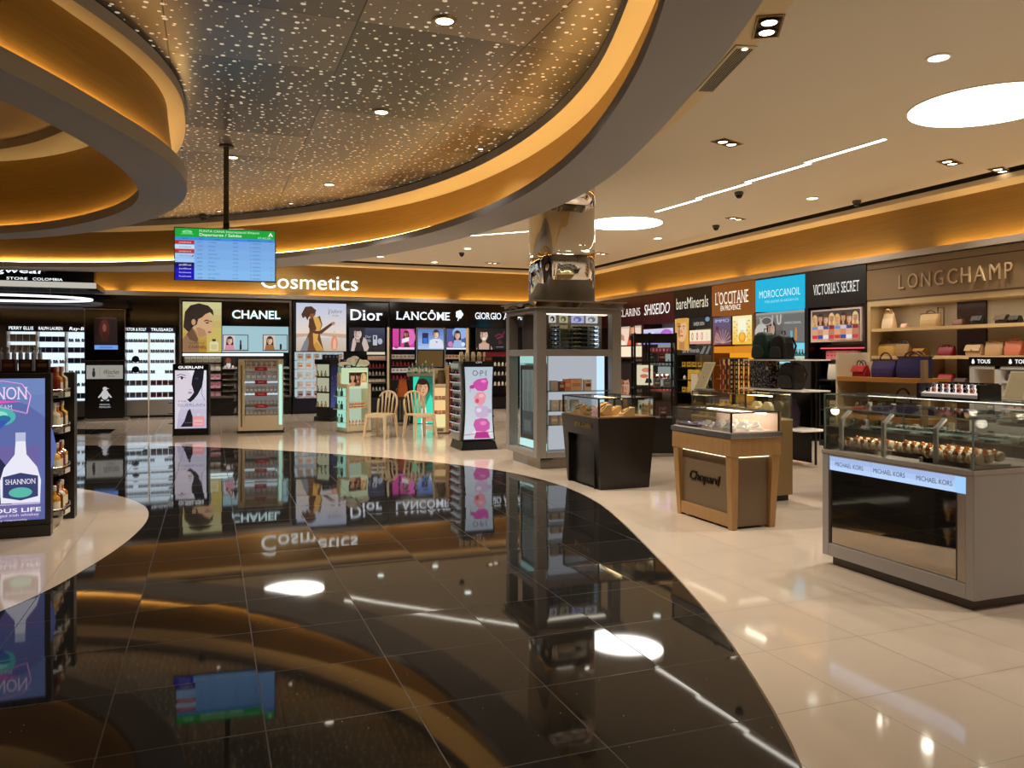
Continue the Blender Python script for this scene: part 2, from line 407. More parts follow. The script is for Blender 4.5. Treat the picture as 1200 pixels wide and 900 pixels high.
# ================================================================== the room
XW, YW = 10.45, 21.7            # front planes of the fixtures along the bag-shop wall and the back wall
ZC = 4.1                        # main ceiling
def curve(c, rr, n=120, dr=0.0):
    m = len(rr); out = []
    for i in range(n):
        t = i / n * m; k = int(t); f = t - k
        p0, p1, p2, p3 = rr[(k - 1) % m], rr[k % m], rr[(k + 1) % m], rr[(k + 2) % m]
        r = 0.5 * (2 * p1 + (p2 - p0) * f + (2 * p0 - 5 * p1 + 4 * p2 - p3) * f * f + (3 * p1 - p0 - 3 * p2 + p3) * f ** 3) + dr
        a = 2 * math.pi * i / n
        out.append((c[0] + r * math.cos(a), c[1] + r * math.sin(a)))
    return out
CB, CS = (-2.5, 8.5), (-3.9, 9.2)
R_O = [6.57,6.68,6.88,7.22,7.73,8.40,9.18,9.95,10.65,11.25,11.69,11.84,11.57,10.95,10.23,9.65,9.28,9.09,9.01,8.98,9.00,9.10,9.30,9.54,9.74,9.82,9.77,9.62,9.33,8.87,8.26,7.62,7.09,6.73,6.55,6.52]
R_I = [5.93,6.02,6.21,6.51,6.91,7.40,7.98,8.65,9.43,10.26,10.92,11.15,10.83,10.16,9.46,8.91,8.55,8.35,8.25,8.21,8.25,8.37,8.56,8.78,8.96,9.06,9.05,8.89,8.57,8.11,7.55,7.01,6.56,6.23,6.03,5.93]
R_SF = [5.98,6.04,6.18,6.39,6.67,7.03,7.47,7.99,8.60,9.30,10.03,10.53,10.51,10.04,9.43,8.90,8.53,8.30,8.18,8.15,8.19,8.30,8.47,8.66,8.82,8.90,8.88,8.71,8.40,7.96,7.46,6.95,6.55,6.27,6.11,6.01]
R_GT = [6.32,6.43,6.63,6.93,7.28,7.66,8.08,8.60,9.23,9.96,10.64,10.98,10.84,10.34,9.73,9.20,8.83,8.60,8.48,8.45,8.49,8.60,8.77,8.96,9.12,9.20,9.18,9.01,8.70,8.27,7.75,7.21,6.76,6.48,6.34,6.30]
R_SO = [3.65,3.71,3.81,3.96,4.15,4.41,4.74,5.15,5.61,5.98,6.11,5.91,5.50,5.08,4.74,4.50,4.34,4.24,4.20,4.25,4.38,4.60,4.84,5.05,5.21,5.33,5.40,5.37,5.19,4.84,4.43,4.07,3.82,3.67,3.62,3.62]
R_SI = [3.11,3.19,3.31,3.46,3.64,3.88,4.20,4.61,5.03,5.35,5.41,5.22,4.87,4.48,4.13,3.85,3.65,3.56,3.55,3.63,3.77,3.95,4.14,4.34,4.55,4.74,4.83,4.74,4.49,4.15,3.82,3.55,3.34,3.19,3.11,3.08]
R_SG = [3.48,3.49,3.57,3.73,3.96,4.22,4.52,4.89,5.35,5.82,6.07,5.94,5.52,5.06,4.71,4.49,4.35,4.26,4.21,4.23,4.37,4.59,4.85,5.07,5.21,5.31,5.39,5.38,5.19,4.83,4.41,4.06,3.82,3.69,3.60,3.53]
R_SC = [3.65,3.69,3.80,3.97,4.18,4.42,4.70,5.08,5.52,5.93,6.09,5.91,5.51,5.08,4.74,4.50,4.33,4.23,4.20,4.26,4.40,4.60,4.82,5.02,5.20,5.36,5.44,5.39,5.16,4.81,4.46,4.18,3.99,3.86,3.76,3.69]
R_FL = [6.26,6.43,6.53,6.53,6.53,6.61,6.83,7.16,7.53,7.89,8.20,8.45,8.61,8.60,8.43,8.19,8.00,7.95,8.00,8.06,8.06,8.00,7.98,8.08,8.30,8.53,8.63,8.50,8.20,7.80,7.35,6.91,6.50,6.21,6.07,6.10]
R_IS = [3.36,3.36,3.33,3.30,3.29,3.36,3.55,3.80,3.87,3.75,3.5,3.3,3.2,3.1,3.1,3.1,3.1,3.1,3.1,3.1,3.1,3.1,3.1,3.2,3.30,3.5,3.62,3.66,3.70,3.80,3.94,3.91,3.74,3.55,3.43,3.37]
def band(mb, ca, za, cb, zb, m):
    n = len(ca)
    return mb.add([(x, y, za) for x, y in ca] + [(x, y, zb) for x, y in cb], [(i, (i + 1) % n, n + (i + 1) % n, n + i) for i in range(n)], m)

# floor: cream tiles, the dark granite inlay below the big ceiling ring and the cream island in it
mb = MB()
mb.add([(-13, -7, 0), (11, -7, 0), (11, 22.4, 0), (-13, 22.4, 0)], [(0, 1, 2, 3)], M_TILE)
fl = curve((-2.5, 7.5), R_FL, 144)
mb.add([(x, y, 0.0012) for x, y in fl], [tuple(range(144))], M_DARK)
band(mb, curve((-2.5, 7.5), R_FL, 144), 0.0018, curve((-2.5, 7.5), R_FL, 144, 0.012), 0.0018, mat('#6b5a44', 0.3, 0.6))
isl = curve((-3.9, 8.1), R_IS, 120)
mb.add([(x, y, 0.0024) for x, y in isl], [tuple(range(120))], M_TILE)
q = [(*at(px, py), 0.003) for px, py in ((40, 509), (127, 509), (136, 503), (40, 503))]; mb.add(q, [(0, 1, 2, 3)], M_DARK)
struct(mb, 'floor')

# outer walls
def wall(name, x0, x1, y0, y1, m, z1=4.6):
    mb = MB(); mb.box(x0, x1, y0, y1, 0, z1, m); return struct(mb, name)
M_WALL = mat((0.42, 0.36, 0.29), 0.7)
wall('wall_right', 11.0, 11.2, -7, 22.4, M_WALL)
wall('wall_back', -13, 11.0, 22.4, 22.6, M_WALL)
wall('wall_left', -13.2, -13, -7, 22.4, M_WALL)
wall('wall_front', -13, 11, -7.2, -7, M_WALL)

# main ceiling with the stepped band around the big ring
co, cb = curve(CB, R_O), curve(CB, R_O, dr=0.78)
mb = MB()
X0, X1, Y0, Y1 = -13.0, 10.22, -7.0, 21.5
def to_rect(x, y):
    dx, dy = x - CB[0], y - CB[1]; k = 1e9
    if dx > 0: k = min(k, (X1 - CB[0]) / dx)
    if dx < 0: k = min(k, (X0 - CB[0]) / dx)
    if dy > 0: k = min(k, (Y1 - CB[1]) / dy)
    if dy < 0: k = min(k, (Y0 - CB[1]) / dy)
    return (CB[0] + dx * k, CB[1] + dy * k)
ring = [p for p in cb if True]
outr = [to_rect(*p) for p in ring]
n = len(ring); vs = [(x, y, ZC) for x, y in ring] + [(x, y, ZC) for x, y in outr]
fs = [(i, (i + 1) % n, n + (i + 1) % n, n + i) for i in range(n)]
for cx, cy in ((X1, Y1), (X0, Y1), (X0, Y0), (X1, Y0)):      # fill the corners
    a = math.atan2(cy - CB[1], cx - CB[0]) % (2 * math.pi); i = int(a / (2 * math.pi) * n) % n
    vs.append((cx, cy, ZC)); fs.append((n + i, n + (i + 1) % n, len(vs) - 1))
mb.add(vs, fs, M_CEIL)
struct(mb, 'ceiling')
mb = MB(); mb.box(-13, 11, -7, 22.4, 5.0, 5.05, M_CEIL); struct(mb, 'roof_slab')
mb = MB()
cl = curve(CB, R_O, dr=0.66)
band(mb, co, 3.96, cl, 3.96, mat((0.78, 0.62, 0.36), 0.8)); band(mb, cl, 3.96, cb, ZC, mat((0.50, 0.35, 0.15), 0.7))  # lit band and glowing step edge put into the colours as yellow and gold
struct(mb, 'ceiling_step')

# the big ring: mauve soffit, recessed gold wall, cream flange and fascia, perforated ceiling inside
ci, cg, cf = curve(CB, R_I), curve(CB, R_GT), curve(CB, R_SF)
mb = MB()
band(mb, co, 3.4, ci, 3.4, M_MAUVE); band(mb, ci, 3.4, ci, 3.5, M_MAUVE)
band(mb, ci, 3.5, curve(CB, R_I, dr=0.02), 3.5, M_MAUVE); band(mb, curve(CB, R_I, dr=0.02), 3.5, curve(CB, R_I, dr=0.02), 3.45, M_MAUVE)
band(mb, curve(CB, R_I, dr=0.02), 3.45, curve(CB, R_I, dr=0.34), 3.45, M_MAUVE)
band(mb, co, 3.4, co, ZC, M_MAUVE)
struct(mb, 'ceiling_ring', smooth=False)
mb = MB(); band(mb, curve(CB, R_I, dr=0.15), 3.45, cg, 4.08, M_GOLD); struct(mb, 'cove_wall', smooth=True)
mb = MB(); band(mb, cg, 4.08, cf, 4.08, M_CREAM); band(mb, cf, 4.08, cf, 4.19, M_MAUVE); band(mb, cf, 4.19, cf, 4.205, mat('#120f0c', 0.6)); struct(mb, 'cove_flange')
def cove_strip(c, rr, d0, z0, d1, z1, name='cove_light', s=None, col=COVE_COL):
    mb = MB(); band(mb, curve(c, rr, dr=d0), z0, curve(c, rr, dr=d1), z1, lit(col, s or COVE_EM, True)); return struct(mb, name)
cove_strip(CB, R_I, 0.035, 3.512, 0.070, 3.475)
# small ring hanging inside the big one
so, si = curve(CS, R_SO), curve(CS, R_SI)
sg0, sg1, sc = curve(CS, R_SO, dr=-0.11), curve(CS, R_SG), curve(CS, [max(a, b + 0.12) for a, b in zip(R_SC, R_SG)])
mb = MB()
band(mb, so, 3.4, si, 3.4, M_MAUVE); band(mb, so, 3.4, so, 3.55, M_MAUVE); band(mb, so, 3.55, curve(CS, R_SO, dr=-0.03), 3.55, M_MAUVE)
band(mb, curve(CS, R_SO, dr=-0.03), 3.55, curve(CS, R_SO, dr=-0.03), 3.48, M_MAUVE)
band(mb, curve(CS, R_SO, dr=-0.03), 3.48, curve(CS, R_SO, dr=-0.24), 3.48, M_MAUVE)
band(mb, si, 3.4, si, 3.52, M_MAUVE); band(mb, si, 3.52, curve(CS, R_SI, dr=0.02), 3.52, M_MAUVE)
band(mb, curve(CS, R_SI, dr=0.02), 3.52, curve(CS, R_SI, dr=0.02), 3.45, M_MAUVE); band(mb, curve(CS, R_SI, dr=0.02), 3.45, curve(CS, R_SI, dr=0.22), 3.45, M_MAUVE)
struct(mb, 'ceiling_ring')
mb = MB(); band(mb, sg0, 3.46, sg1, 4.08, M_GOLD); struct(mb, 'cove_wall', smooth=True)
mb = MB(); band(mb, sg1, 4.08, sc, 4.08, M_CREAM); band(mb, sc, 4.08, sc, 4.19, M_MAUVE); band(mb, sc, 4.19, sc, 4.205, mat('#120f0c', 0.6)); struct(mb, 'cove_flange')
sw = curve(CS, R_SI, dr=0.18)
mb = MB(); band(mb, curve(CS, R_SI, dr=0.10), 3.45, sw, 4.55, M_GOLD); struct(mb, 'cove_wall', smooth=True)
mb = MB(); band(mb, sw, 4.55, curve(CS, R_SI, dr=-0.45), 4.55, M_CEIL); band(mb, curve(CS, R_SI, dr=-0.45), 4.55, curve(CS, R_SI, dr=-0.45), 4.68, M_MAUVE)
q = curve(CS, R_SI, dr=-0.45); mb.add([(x, y, 4.68) for x, y in q], [tuple(range(len(q)))], M_CREAM); struct(mb, 'cove_flange')
cove_strip(CS, R_SO, -0.045, 3.555, -0.062, 3.52)
cove_strip(CS, R_SI, 0.045, 3.515, 0.075, 3.485)
mb = MB(); band(mb, cf, 4.2, curve(CS, R_SG, dr=-0.02), 4.2, M_PERF); struct(mb, 'perforated_ceiling')

# gold cove wall above the fixtures, its lit ledge, the cream lip below the ceiling
def gold_run(side, a0, a1):
    """runs along the bag wall (x = const) or the back wall (y = const)"""
    def Q(mb, t, o0, o1, z0, z1, m):      # o = distance behind the fixture front
        if side == 'right': mb.box(XW + o0, XW + o1, a0, a1, z0, z1, m)
        else: mb.box(a0, a1, YW + o0, YW + o1, z0, z1, m)
    mb = MB(); Q(mb, 0, 0.35, 0.40, 3.0, 4.0, M_GOLD); struct(mb, 'cove_wall')
    mb = MB(); Q(mb, 0, -0.07, 0.02, 3.1 if side == 'right' else 3.04, 3.2 if side == 'right' else 3.15, M_SILVER); Q(mb, 0, 0.02, 0.36, 3.1 if side == 'right' else 3.04, 3.12, M_MAUVE)
    struct(mb, 'trim_1' if side == 'right' else 'trim_2')
    mb = MB(); Q(mb, 0, -0.10, 0.55, 3.985, 4.06, M_CREAM); Q(mb, 0, -0.06, 0.55, 4.06, 4.14, mat('#3a3026', 0.8)); struct(mb, 'ceiling_lip')
M_SILVER = mat((0.42, 0.36, 0.30), 0.3, 0.6)
gold_run('right', -7, 22.05)
gold_run('back', -13, 10.84)
def wall_strips(side, spans):
    for a, b in spans:
        mb = MB(); m = lit(COVE_COL, WALLCOVE_EM, True)
        if side == 'right': mb.add([(XW + 0.20, a, 3.22), (XW + 0.235, a, 3.18), (XW + 0.235, b, 3.18), (XW + 0.20, b, 3.22)], [(0, 1, 2, 3)], m)
        else: mb.add([(a, YW + 0.20, 3.17), (a, YW + 0.235, 3.135), (b, YW + 0.235, 3.135), (b, YW + 0.20, 3.17)], [(0, 1, 2, 3)], m)
        struct(mb, 'cove_light')
wall_strips('right', [(0.5, 7.4), (7.7, 9.35), (10.1, 14.2), (14.5, 18.4), (18.9, 21.9)])
wall_strips('back', [(-12, -2.2), (-1.9, 1.9), (2.5, 6.4), (6.8, 10.6)])

# ------------------------------------------------------------------ ceiling lamps
def disc(x, y, r, label):
    t = thing('disc_light', label, 'ceiling light', (x, y, ZC), group='large round ceiling lights')
    mb = MB(); mb.lathe([(r - 0.02, -0.004), (r, -0.008), (r + 0.02, -0.004), (r + 0.02, 0.0)], M_CEIL, 48); mb.build('rim', t)
    mb = MB(); mb.lathe([(0.01, -0.010), (r - 0.01, -0.010)], lit((1.0, 0.95, 0.86), DISC_EM, True), 48); mb.build('diffuser', t)
disc(7.5, 5.92, 0.74, 'large round glowing ceiling light above the bag wall side, beside a small downlight')
disc(7.5, 13.6, 0.74, 'large round glowing ceiling light just behind the mirrored column')
disc(1.9, 19.9, 0.74, 'large round ceiling light hidden beyond the ring, mirrored in the dark floor')
disc(7.5, -1.8, 0.74, 'large round ceiling light behind the viewer over the aisle')
def slot(p, q, label):
    d = math.hypot(q[0] - p[0], q[1] - p[1]); a = math.atan2(q[1] - p[1], q[0] - p[0])
    t = thing('slot_light', label, 'ceiling light', ((p[0] + q[0]) / 2, (p[1] + q[1]) / 2, ZC), a, 'linear slot lights in the flat ceiling')
    h = d / 2 - 0.012; mb = MB()
    mb.box(-h - 0.01, h + 0.01, -0.055, -0.04, -0.008, 0, M_CEIL); mb.box(-h - 0.01, h + 0.01, 0.04, 0.055, -0.008, 0, M_CEIL); mb.build('rim', t)
    mb = MB(); mb.box(-h, h, -0.04, 0.04, -0.006, 0, lit((1.0, 0.93, 0.80), SLOT_EM, True)); mb.build('diffuser', t)
ya, yb = 7.24, 12.3
for i in range(4):
    slot((7.5, ya + (yb - ya) * i / 4), (7.42, ya + (yb - ya) * (i + 1) / 4), ORD[i] + ' strip of the glowing ceiling slot line, counted from the bag shop')
ch = [(7.0, 14.3), (6.2, 15.05), (5.4, 15.9), (4.5, 16.8), (3.5, 17.8), (2.9, 18.5)]
for i in range(5):
    slot(ch[i], ch[i + 1], ORD[i] + ' strip of the slanting slot line behind the column, counted from the column')
def downlight(x, y, label, z=ZC, r=0.085, power=None, col=(0.92, 1.0, 0.92)):
    t = thing('downlight', label, 'ceiling light', (x, y, z), group='small round downlights')
    mb = MB(); mb.lathe([(r, -0.002), (r, -0.012), (r + 0.018, -0.008), (r + 0.02, 0)], M_WHITE, 20); mb.build('rim', t)
    mb = MB(); mb.lathe([(0.004, -0.006), (r, -0.006)], lit(col, 7.0), 20); mb.build('lens', t)
    L = bpy.data.lights.new('downlight_beam', 'SPOT'); L.energy = power or DOWN_W; L.color = WARM; L.spot_size = math.radians(120); L.spot_blend = 0.8; L.shadow_soft_size = 0.08
    o = bpy.data.objects.new('lamp_beam', L); COL.objects.link(o); o.parent = t; o.location = (0, 0, -0.05)
for px, py, lb in ((1100, 67, 'small round white downlight above the large glowing disc'), (952, 232, 'small round downlight between the slot line and the gold cove'),
                   (771, 279, 'small round downlight near the disc behind the column'), (548, 291, 'small round downlight by the ceiling camera beyond the ring'), (509, 307, 'small round downlight just under the ring edge, close to the big letters')):
    x, y = at(px, py, ZC); downlight(x, y, lb)
for x, y, lb in ((6.0, 2.0, 'viewer side aisle'), (8.8, 2.5, 'near bag aisle'), (6.2, -1.5, 'aisle behind the viewer'), (-6.5, 20.6, 'eyewear wall'), (-10.5, 20.4, 'far eyewear corner'), (-4.5, 19.9, 'menswear corner'),
                 (-2.2, 20.6, 'black tower'), (0.2, 20.3, 'profile poster wall'), (4.1, 20.3, 'dark model poster'), (5.35, 12.6, 'aisle beyond the kiosk')):
    downlight(x, y, 'small round downlight out of view over the ' + lb)  # unseen lamps, added to raise the overall brightness
def gimbal(x, y, label, rz=0.0, z=ZC, power=None, n=2, aim=None):
    t = thing('twin_spotlight', label, 'ceiling light', (x, y, z), rz, 'twin spotlights in black boxes')
    mb = MB(); mb.frame(-0.2, 0.2, -0.1, 0.1, -0.008, 0.0, 0.016, M_GOLDM)
    mb.v = [(a, c, b) for a, b, c in mb.v]; mb.build('trim_frame', t)
    mb = MB(); mb.box(-0.185, 0.185, -0.085, 0.085, -0.002, 0.04, mat('#100b08', 0.5)); mb.build('box', t)
    for k in range(n):
        cx = -0.09 + 0.18 * k
        mb = MB(); mb.lathe([(0.05, -0.004), (0.075, -0.02), (0.08, -0.004)], mat('#3a2a1c', 0.3, 0.8), 18, cx); h = mb.build('spot_head', t)
        mb = MB(); mb.lathe([(0.003, -0.012), (0.056, -0.012)], lit((1.0, 0.80, 0.55), 6.0), 16, cx); mb.build('lens', h)
    L = bpy.data.lights.new('spot_beam', 'SPOT'); L.energy = power or SPOT_W; L.color = (1.0, 0.88, 0.74); L.spot_size = math.radians(82); L.spot_blend = 0.7; L.shadow_soft_size = 0.06
    o = bpy.data.objects.new('lamp_beam', L); COL.objects.link(o); o.parent = t; o.location = (0, 0, -0.06)
    if aim:
        v = Vector(aim) - Vector((x, y, z)); o.rotation_euler = (Matrix.Rotation(-rz, 3, 'Z') @ v).to_track_quat('-Z', 'Y').to_euler()
for px, py, lb, rz, z in ((900, 31, 'twin spotlight set in the stepped band beside the air vent', 1.0, 3.955), (852, 167, 'twin spotlight in the flat ceiling between air vent and slot line', 0.35, ZC), (1113, 190, 'twin spotlight below the large disc near the bag shop', 0.35, ZC), (1172, 199, 'twin spotlight close to the gold cove above the bag shop sign', 0.35, ZC),
                          (862, 256, 'twin spotlight beyond the slot line over the beauty wall', 0.35, ZC), (704, 297, 'twin spotlight beside the mirrored column towards the far corner', 0.35, ZC), (577, 308, 'twin spotlight beyond the ring next to the mirrored column', 0.35, ZC)):
    x, y = at(px, py, z); gimbal(x, y, lb, rz, z, power=120 if z < ZC else None)
# spots in the perforated ceiling
def pin(px, py, label, r=0.07, power=None):
    x, y = at(px, py, 4.2)
    t = thing('spotlight', label, 'ceiling light', (x, y, 4.2), group='single spotlights in the perforated ceiling')
    mb = MB(); mb.lathe([(r, -0.001), (r + 0.01, -0.014), (r + 0.03, -0.010), (r + 0.035, 0)], mat('#8a7a60', 0.3, 0.7), 20); mb.build('rim', t)
    mb = MB(); mb.lathe([(0.003, -0.008), (r, -0.008)], lit((1.0, 0.82, 0.62), 7.0), 18); mb.build('lens', t)
    L = bpy.data.lights.new('spot_beam', 'SPOT'); L.energy = power or PIN_W; L.color = (1.0, 0.89, 0.76); L.spot_size = math.radians(125); L.spot_blend = 0.8; L.shadow_soft_size = 0.05
    o = bpy.data.objects.new('lamp_beam', L); COL.objects.link(o); o.parent = t; o.location = (0, 0, -0.05)
for a in ((521, 24, 'round spotlight nearest the viewer in the perforated ceiling'), (447, 131, 'round spotlight midway along the perforated ceiling'), (272, 184, 'round spotlight beside the small hanging ring in the perforated ceiling'),
          (386, 216, 'round spotlight above the departures screen side of the perforated ceiling'), (341, 238, 'small spotlight by the ring edge, between screen pole and far spotlight', 0.03, 25), (257, 247, 'small spotlight right beside the screen pole', 0.03, 25), (563, 174, 'small spotlight near the ring edge towards the column', 0.03, 25)): pin(*a)  # the two small ones by the ring edge are reflections built as lamps
# ceiling cameras
def dome(x, y, z, label):
    t = thing('security_camera', label, 'security camera', (x, y, z), group='small ceiling dome cameras')
    mb = MB(); mb.lathe([(0.065, 0), (0.07, -0.02), (0.065, -0.05), (0.03, -0.052)], mat('#4b4642', 0.4), 18); mb.build('housing', t, smooth=True)
    mb = MB(); mb.ball((0, 0, -0.05), 0.055, 0.055, 0.055, M_GLOSS, 14, 8); mb.build('dome', t, smooth=True)
for px, py, z, lb in ((866, 225, ZC, 'small dome camera under the slot line'), (839, 264, ZC, 'small dome camera below the twin spotlight, towards the beauty wall'), (1004, 235, ZC, 'small dome camera at the ceiling edge over the bag shop'),
                      (541, 296, ZC, 'small dome camera beyond the ring, beside round downlights'), (238, 252, 4.2, 'small dome camera in the perforated ceiling beside the screen pole')):
    x, y = at(px, py, z); dome(x, y, z, lb)
# air vent in the stepped band
t = thing('air_vent', 'long slotted air vent set in the stepped ceiling band', 'air vent', (*at(848, 83, 3.955), 3.955), math.radians(73))
mb = MB(); mb.box(-0.55, 0.55, -0.09, 0.09, -0.006, 0.0, M_IVORY); mb.build('frame', t)
mb = MB()
for k in range(7): mb.box(-0.5, 0.5, -0.066 + k * 0.02, -0.057 + k * 0.02, -0.012, -0.006, mat('#5a5044', 0.5))
mb.build('grille', t)
mb = MB(); mb.lathe([(0.003, -0.012), (0.025, -0.012)], lit((1, .9, .7), 3.0), 12, -0.5); mb.build('indicator_lamp', t)

# ================================================================== small goods
_K = {}
def item(name, key, fn, label, cat, loc, rz=0.0, group=None):
    """one countable thing that is a single mesh; the same goods share mesh data"""
    if key not in _K:
        mb = MB(); fn(mb); o = mb.build(name); _K[key] = o.data
        put(o, loc, rz)
    else:
        o = bpy.data.objects.new(name, _K[key]); COL.objects.link(o); put(o, loc, rz)
    return tag(o, label, cat, group)
def carton(w, d, h, c, c2=None, stripe=0.3):
    def f(mb):
        mb.box(-w / 2, w / 2, -d / 2, d / 2, 0, h, mat(c, 0.35))
        if c2:
            mb.box(-w * .36, w * .36, -d / 2 - 0.001, -d / 2, h * (0.5 - stripe / 2), h * (0.5 + stripe / 2), mat(c2, 0.4))
            mb.box(-w * .25, w * .25, -d / 2 - 0.0012, -d / 2, h * .80, h * .86, mat(c2, 0.4))
        mb.box(-w / 2 - .001, w / 2 + .001, -d / 2 - .001, d / 2 + .001, h * .965, h * .975, mat('#9a958c', 0.4))
    return f
def bottle(r, h, c, cap='#1a1a1a', label=None, neck=0.35, m=None):
    def f(mb):
        b = h * (1 - neck)
        mb.lathe([(r * .92, 0), (r, h * .02), (r, b * .86), (r * .85, b * .95), (r * .42, b + h * .03), (r * .36, h * .82)], m or mat(c, 0.12), 14)
        mb.lathe([(r * .42, h * .82), (r * .44, h * .98), (r * .36, h)], mat(cap, 0.3), 12)
        if label: mb.lathe([(r * 1.01, b * .22), (r * 1.015, b * .24), (r * 1.015, b * .68), (r * 1.01, b * .7)], mat(label, 0.5), 14)
    return f
def shades(mb):
    k = mat('#0d0c0c', 0.12); t = mat('#241a14', 0.25)
    for s in (-1, 1):
        pts = [(s * 0.037 + 0.030 * math.cos(a) * (1.0 + 0.12 * math.cos(2 * a)), -0.012, 0.026 + 0.024 * math.sin(a)) for a in [2 * math.pi * i / 12 for i in range(12)]]
        mb.prof([(p[0], p[2]) for p in pts], -0.016, -0.011, k)
        mb.tube([(s * 0.066, -0.012, 0.036), (s * 0.072, 0.01, 0.036), (s * 0.072, 0.085, 0.034), (s * 0.070, 0.115, 0.020)], 0.0035, t, 5)
    mb.tube([(-0.012, -0.014, 0.032), (0, -0.016, 0.037), (0.012, -0.014, 0.032)], 0.004, t, 5)
def row(name, key, fn, cat, n, base, rz, x0, x1, y, z, lab, group=None, jit=0.0, skip=()):
    for i in range(n):
        if i in skip: continue
        x = x0 + (x1 - x0) * (i + 0.5) / n
        item(name, key if not callable(key) else key(i), fn if not isinstance(fn, list) else fn[i % len(fn)], lab(i), cat,
             loc_of(base, rz, x, y + random.uniform(-jit, jit), z), rz + random.uniform(-jit, jit) * 3, group)
def wall_unit(name, label, base, rz, w, top, carc, cat='display unit', group=None, depth=0.6, base_h=0.42, backm=None, side=0.045, plinth=None):
    t = thing(name, label, cat, base, rz, group)
    mb = MB(); mb.box(0, side, 0, depth, 0, top, carc); mb.box(w - side, w, 0, depth, 0, top, carc); mb.box(side, w - side, depth - 0.04, depth, 0, top, backm or carc)
    mb.box(side, w - side, 0, depth - 0.04, top - 0.04, top, carc); mb.build('carcass', t)
    mb = MB(); mb.box(side, w - side, 0.03, depth - 0.04, 0.06, base_h, plinth or carc); mb.box(side, w - side, 0.07, depth - 0.04, 0, 0.06, M_BLACK); mb.build('base_cabinet', t)
    return t
def shelf(t, x0, x1, z, m, y0=0.04, y1=0.5, th=0.02, lip=None):
    mb = MB(); mb.box(x0, x1, y0, y1, z - th, z, m)
    if lip: mb.box(x0, x1, y0 - 0.004, y0, z - th - 0.012, z + 0.018, lip)
    return mb.build('shelf', t)
def panel(t, name, x0, x1, z0, z1, y0, y1, m):
    mb = MB(); mb.box(x0, x1, y0, y1, z0, z1, m); return mb.build(name, t)
def header(t, x0, x1, z0, z1, m, y0=-0.02, y1=0.3):
    return panel(t, 'header_panel', x0, x1, z0, z1, y0, y1, m)
def letters(parent, s, cx, cz, h, m, y, **kw):
    mb = MB(); text(mb, s, cx, cz, h, m, y=y, **kw); return mb.build('lettering', parent)
L_WHITE = lit('#f4fbff', 1.5)
L_BLUEW = lit('#dff2ff', 1.15, True)
L_COOL = lit('#cfe9ea', 0.95, True)
L_MINT = lit('#b9efe0', 0.9, True)

# ================================================================== back wall: eyewear
XE = [-0.82 - 0.61 * k for k in range(8)]
def bx(px, x0=0.0): return on_y(px, YW)[0] - x0
E_NAMES = ['TRUSSARDI', 'VIKTOR & ROLF', None, 'BOSS', 'Ray-Ban', 'RALPH LAUREN', 'PERRY ELLIS']
E_LABEL = ['lit white eyewear unit nearest the perfume walls, dark red boxes on low shelves',
           'lit white eyewear wall unit beside the black tower, rows of dark sunglasses on small stands',
           None, 'lit white eyewear wall unit hidden behind the black tower',
           'lit white eyewear wall unit just past the black tower, script lettering on its header',
           'lit white eyewear wall unit two sections past the black tower, navy cases on top shelf',
           'lit white eyewear wall unit above the liquor gondola, tan cases on its upper shelves']
E_AT = ['unit nearest the perfumes', 'unit beside the black tower', '', '', 'unit just past the black tower', 'unit two past the black tower', 'unit above the liquor gondola']
EZ = [1.88, 1.62, 1.36, 1.10, 0.80, 0.50]
k = 0
for k, nm in enumerate(E_NAMES):
    if nm is None: continue
    idx = k if k < 2 else k - 1
    x0 = XE[idx] - 0.61; b = (x0, YW, 0)
    t = wall_unit('eyewear_wall_unit', E_LABEL[k], b, 0, 0.61, 2.28, M_WHITE, 'display unit', 'lit eyewear wall units', side=0.012, plinth=M_GREY, base_h=0.44)
    panel(t, 'light_panel', 0.012, 0.598, 0.44, 2.12, 0.40, 0.42, L_BLUEW)
    h = header(t, 0, 0.61, 2.12, 2.28, mat('#0c1230', 0.25), -0.01, 0.1)
    letters(h, nm, 0.305, 2.2, 0.075, L_WHITE, -0.014, w=min(0.5, 0.05 * len(nm) + 0.08), slant=0.2 if nm == 'Ray-Ban' else 0)
    for r, z in enumerate(EZ):
        shelf(t, 0.012, 0.598, z, lit('#e8f6ff', 0.9), 0.12, 0.40, 0.014)
        if k == 3: continue
        kind = 'sunglasses'
        if (k == 0 and r in (4, 5)) or (k == 6 and r < 2) or (k == 5 and r in (0, 1)) or (k == 1 and r in (4, 5)) or (k == 4 and r in (1, 2, 5)): kind = 'case'
        if k in (5, 6) and r > 2: continue
        if kind == 'sunglasses':
            n = 5 if k < 2 else 4
            skip = (2,) if (k == 1 and r in (1, 2, 3)) else ((1, 2) if (k == 0 and r == 3) else ())
            def stand(mb):
                mb.box(-0.05, 0.05, 0.0, 0.09, 0, 0.055, mat('#6d6763', 0.4)); mb.T = Matrix.Translation((0, -0.005, 0.05)) @ Matrix.Scale(.7, 4); shades(mb); mb.T = None
            row('sunglasses', 'shades_on_stand', stand, 'sunglasses', n, b, 0, 0.03, 0.58, 0.18, z,
                lambda i, r=r, k=k: '%s dark sunglasses along, %s shelf of the %s' % (ORD[i], SHELF[r], E_AT[k]), 'sunglasses on the lit eyewear wall', skip=skip)
        else:
            c = {0: '#5a2320', 6: '#8a6f58', 5: '#1b2347', 1: '#4f4a4c', 4: '#23284a'}[k]
            row('eyewear_case', ('case', c), carton(0.125, 0.09, 0.13 if k != 6 else 0.18, c, '#0d0d10' if k == 0 else None), 'eyewear case', 4, b, 0, 0.03, 0.58, 0.2, z,
                lambda i, r=r, k=k: '%s boxed eyewear case along, %s shelf of the %s' % (ORD[i], SHELF[r], E_AT[k]), 'boxed cases on the eyewear wall')
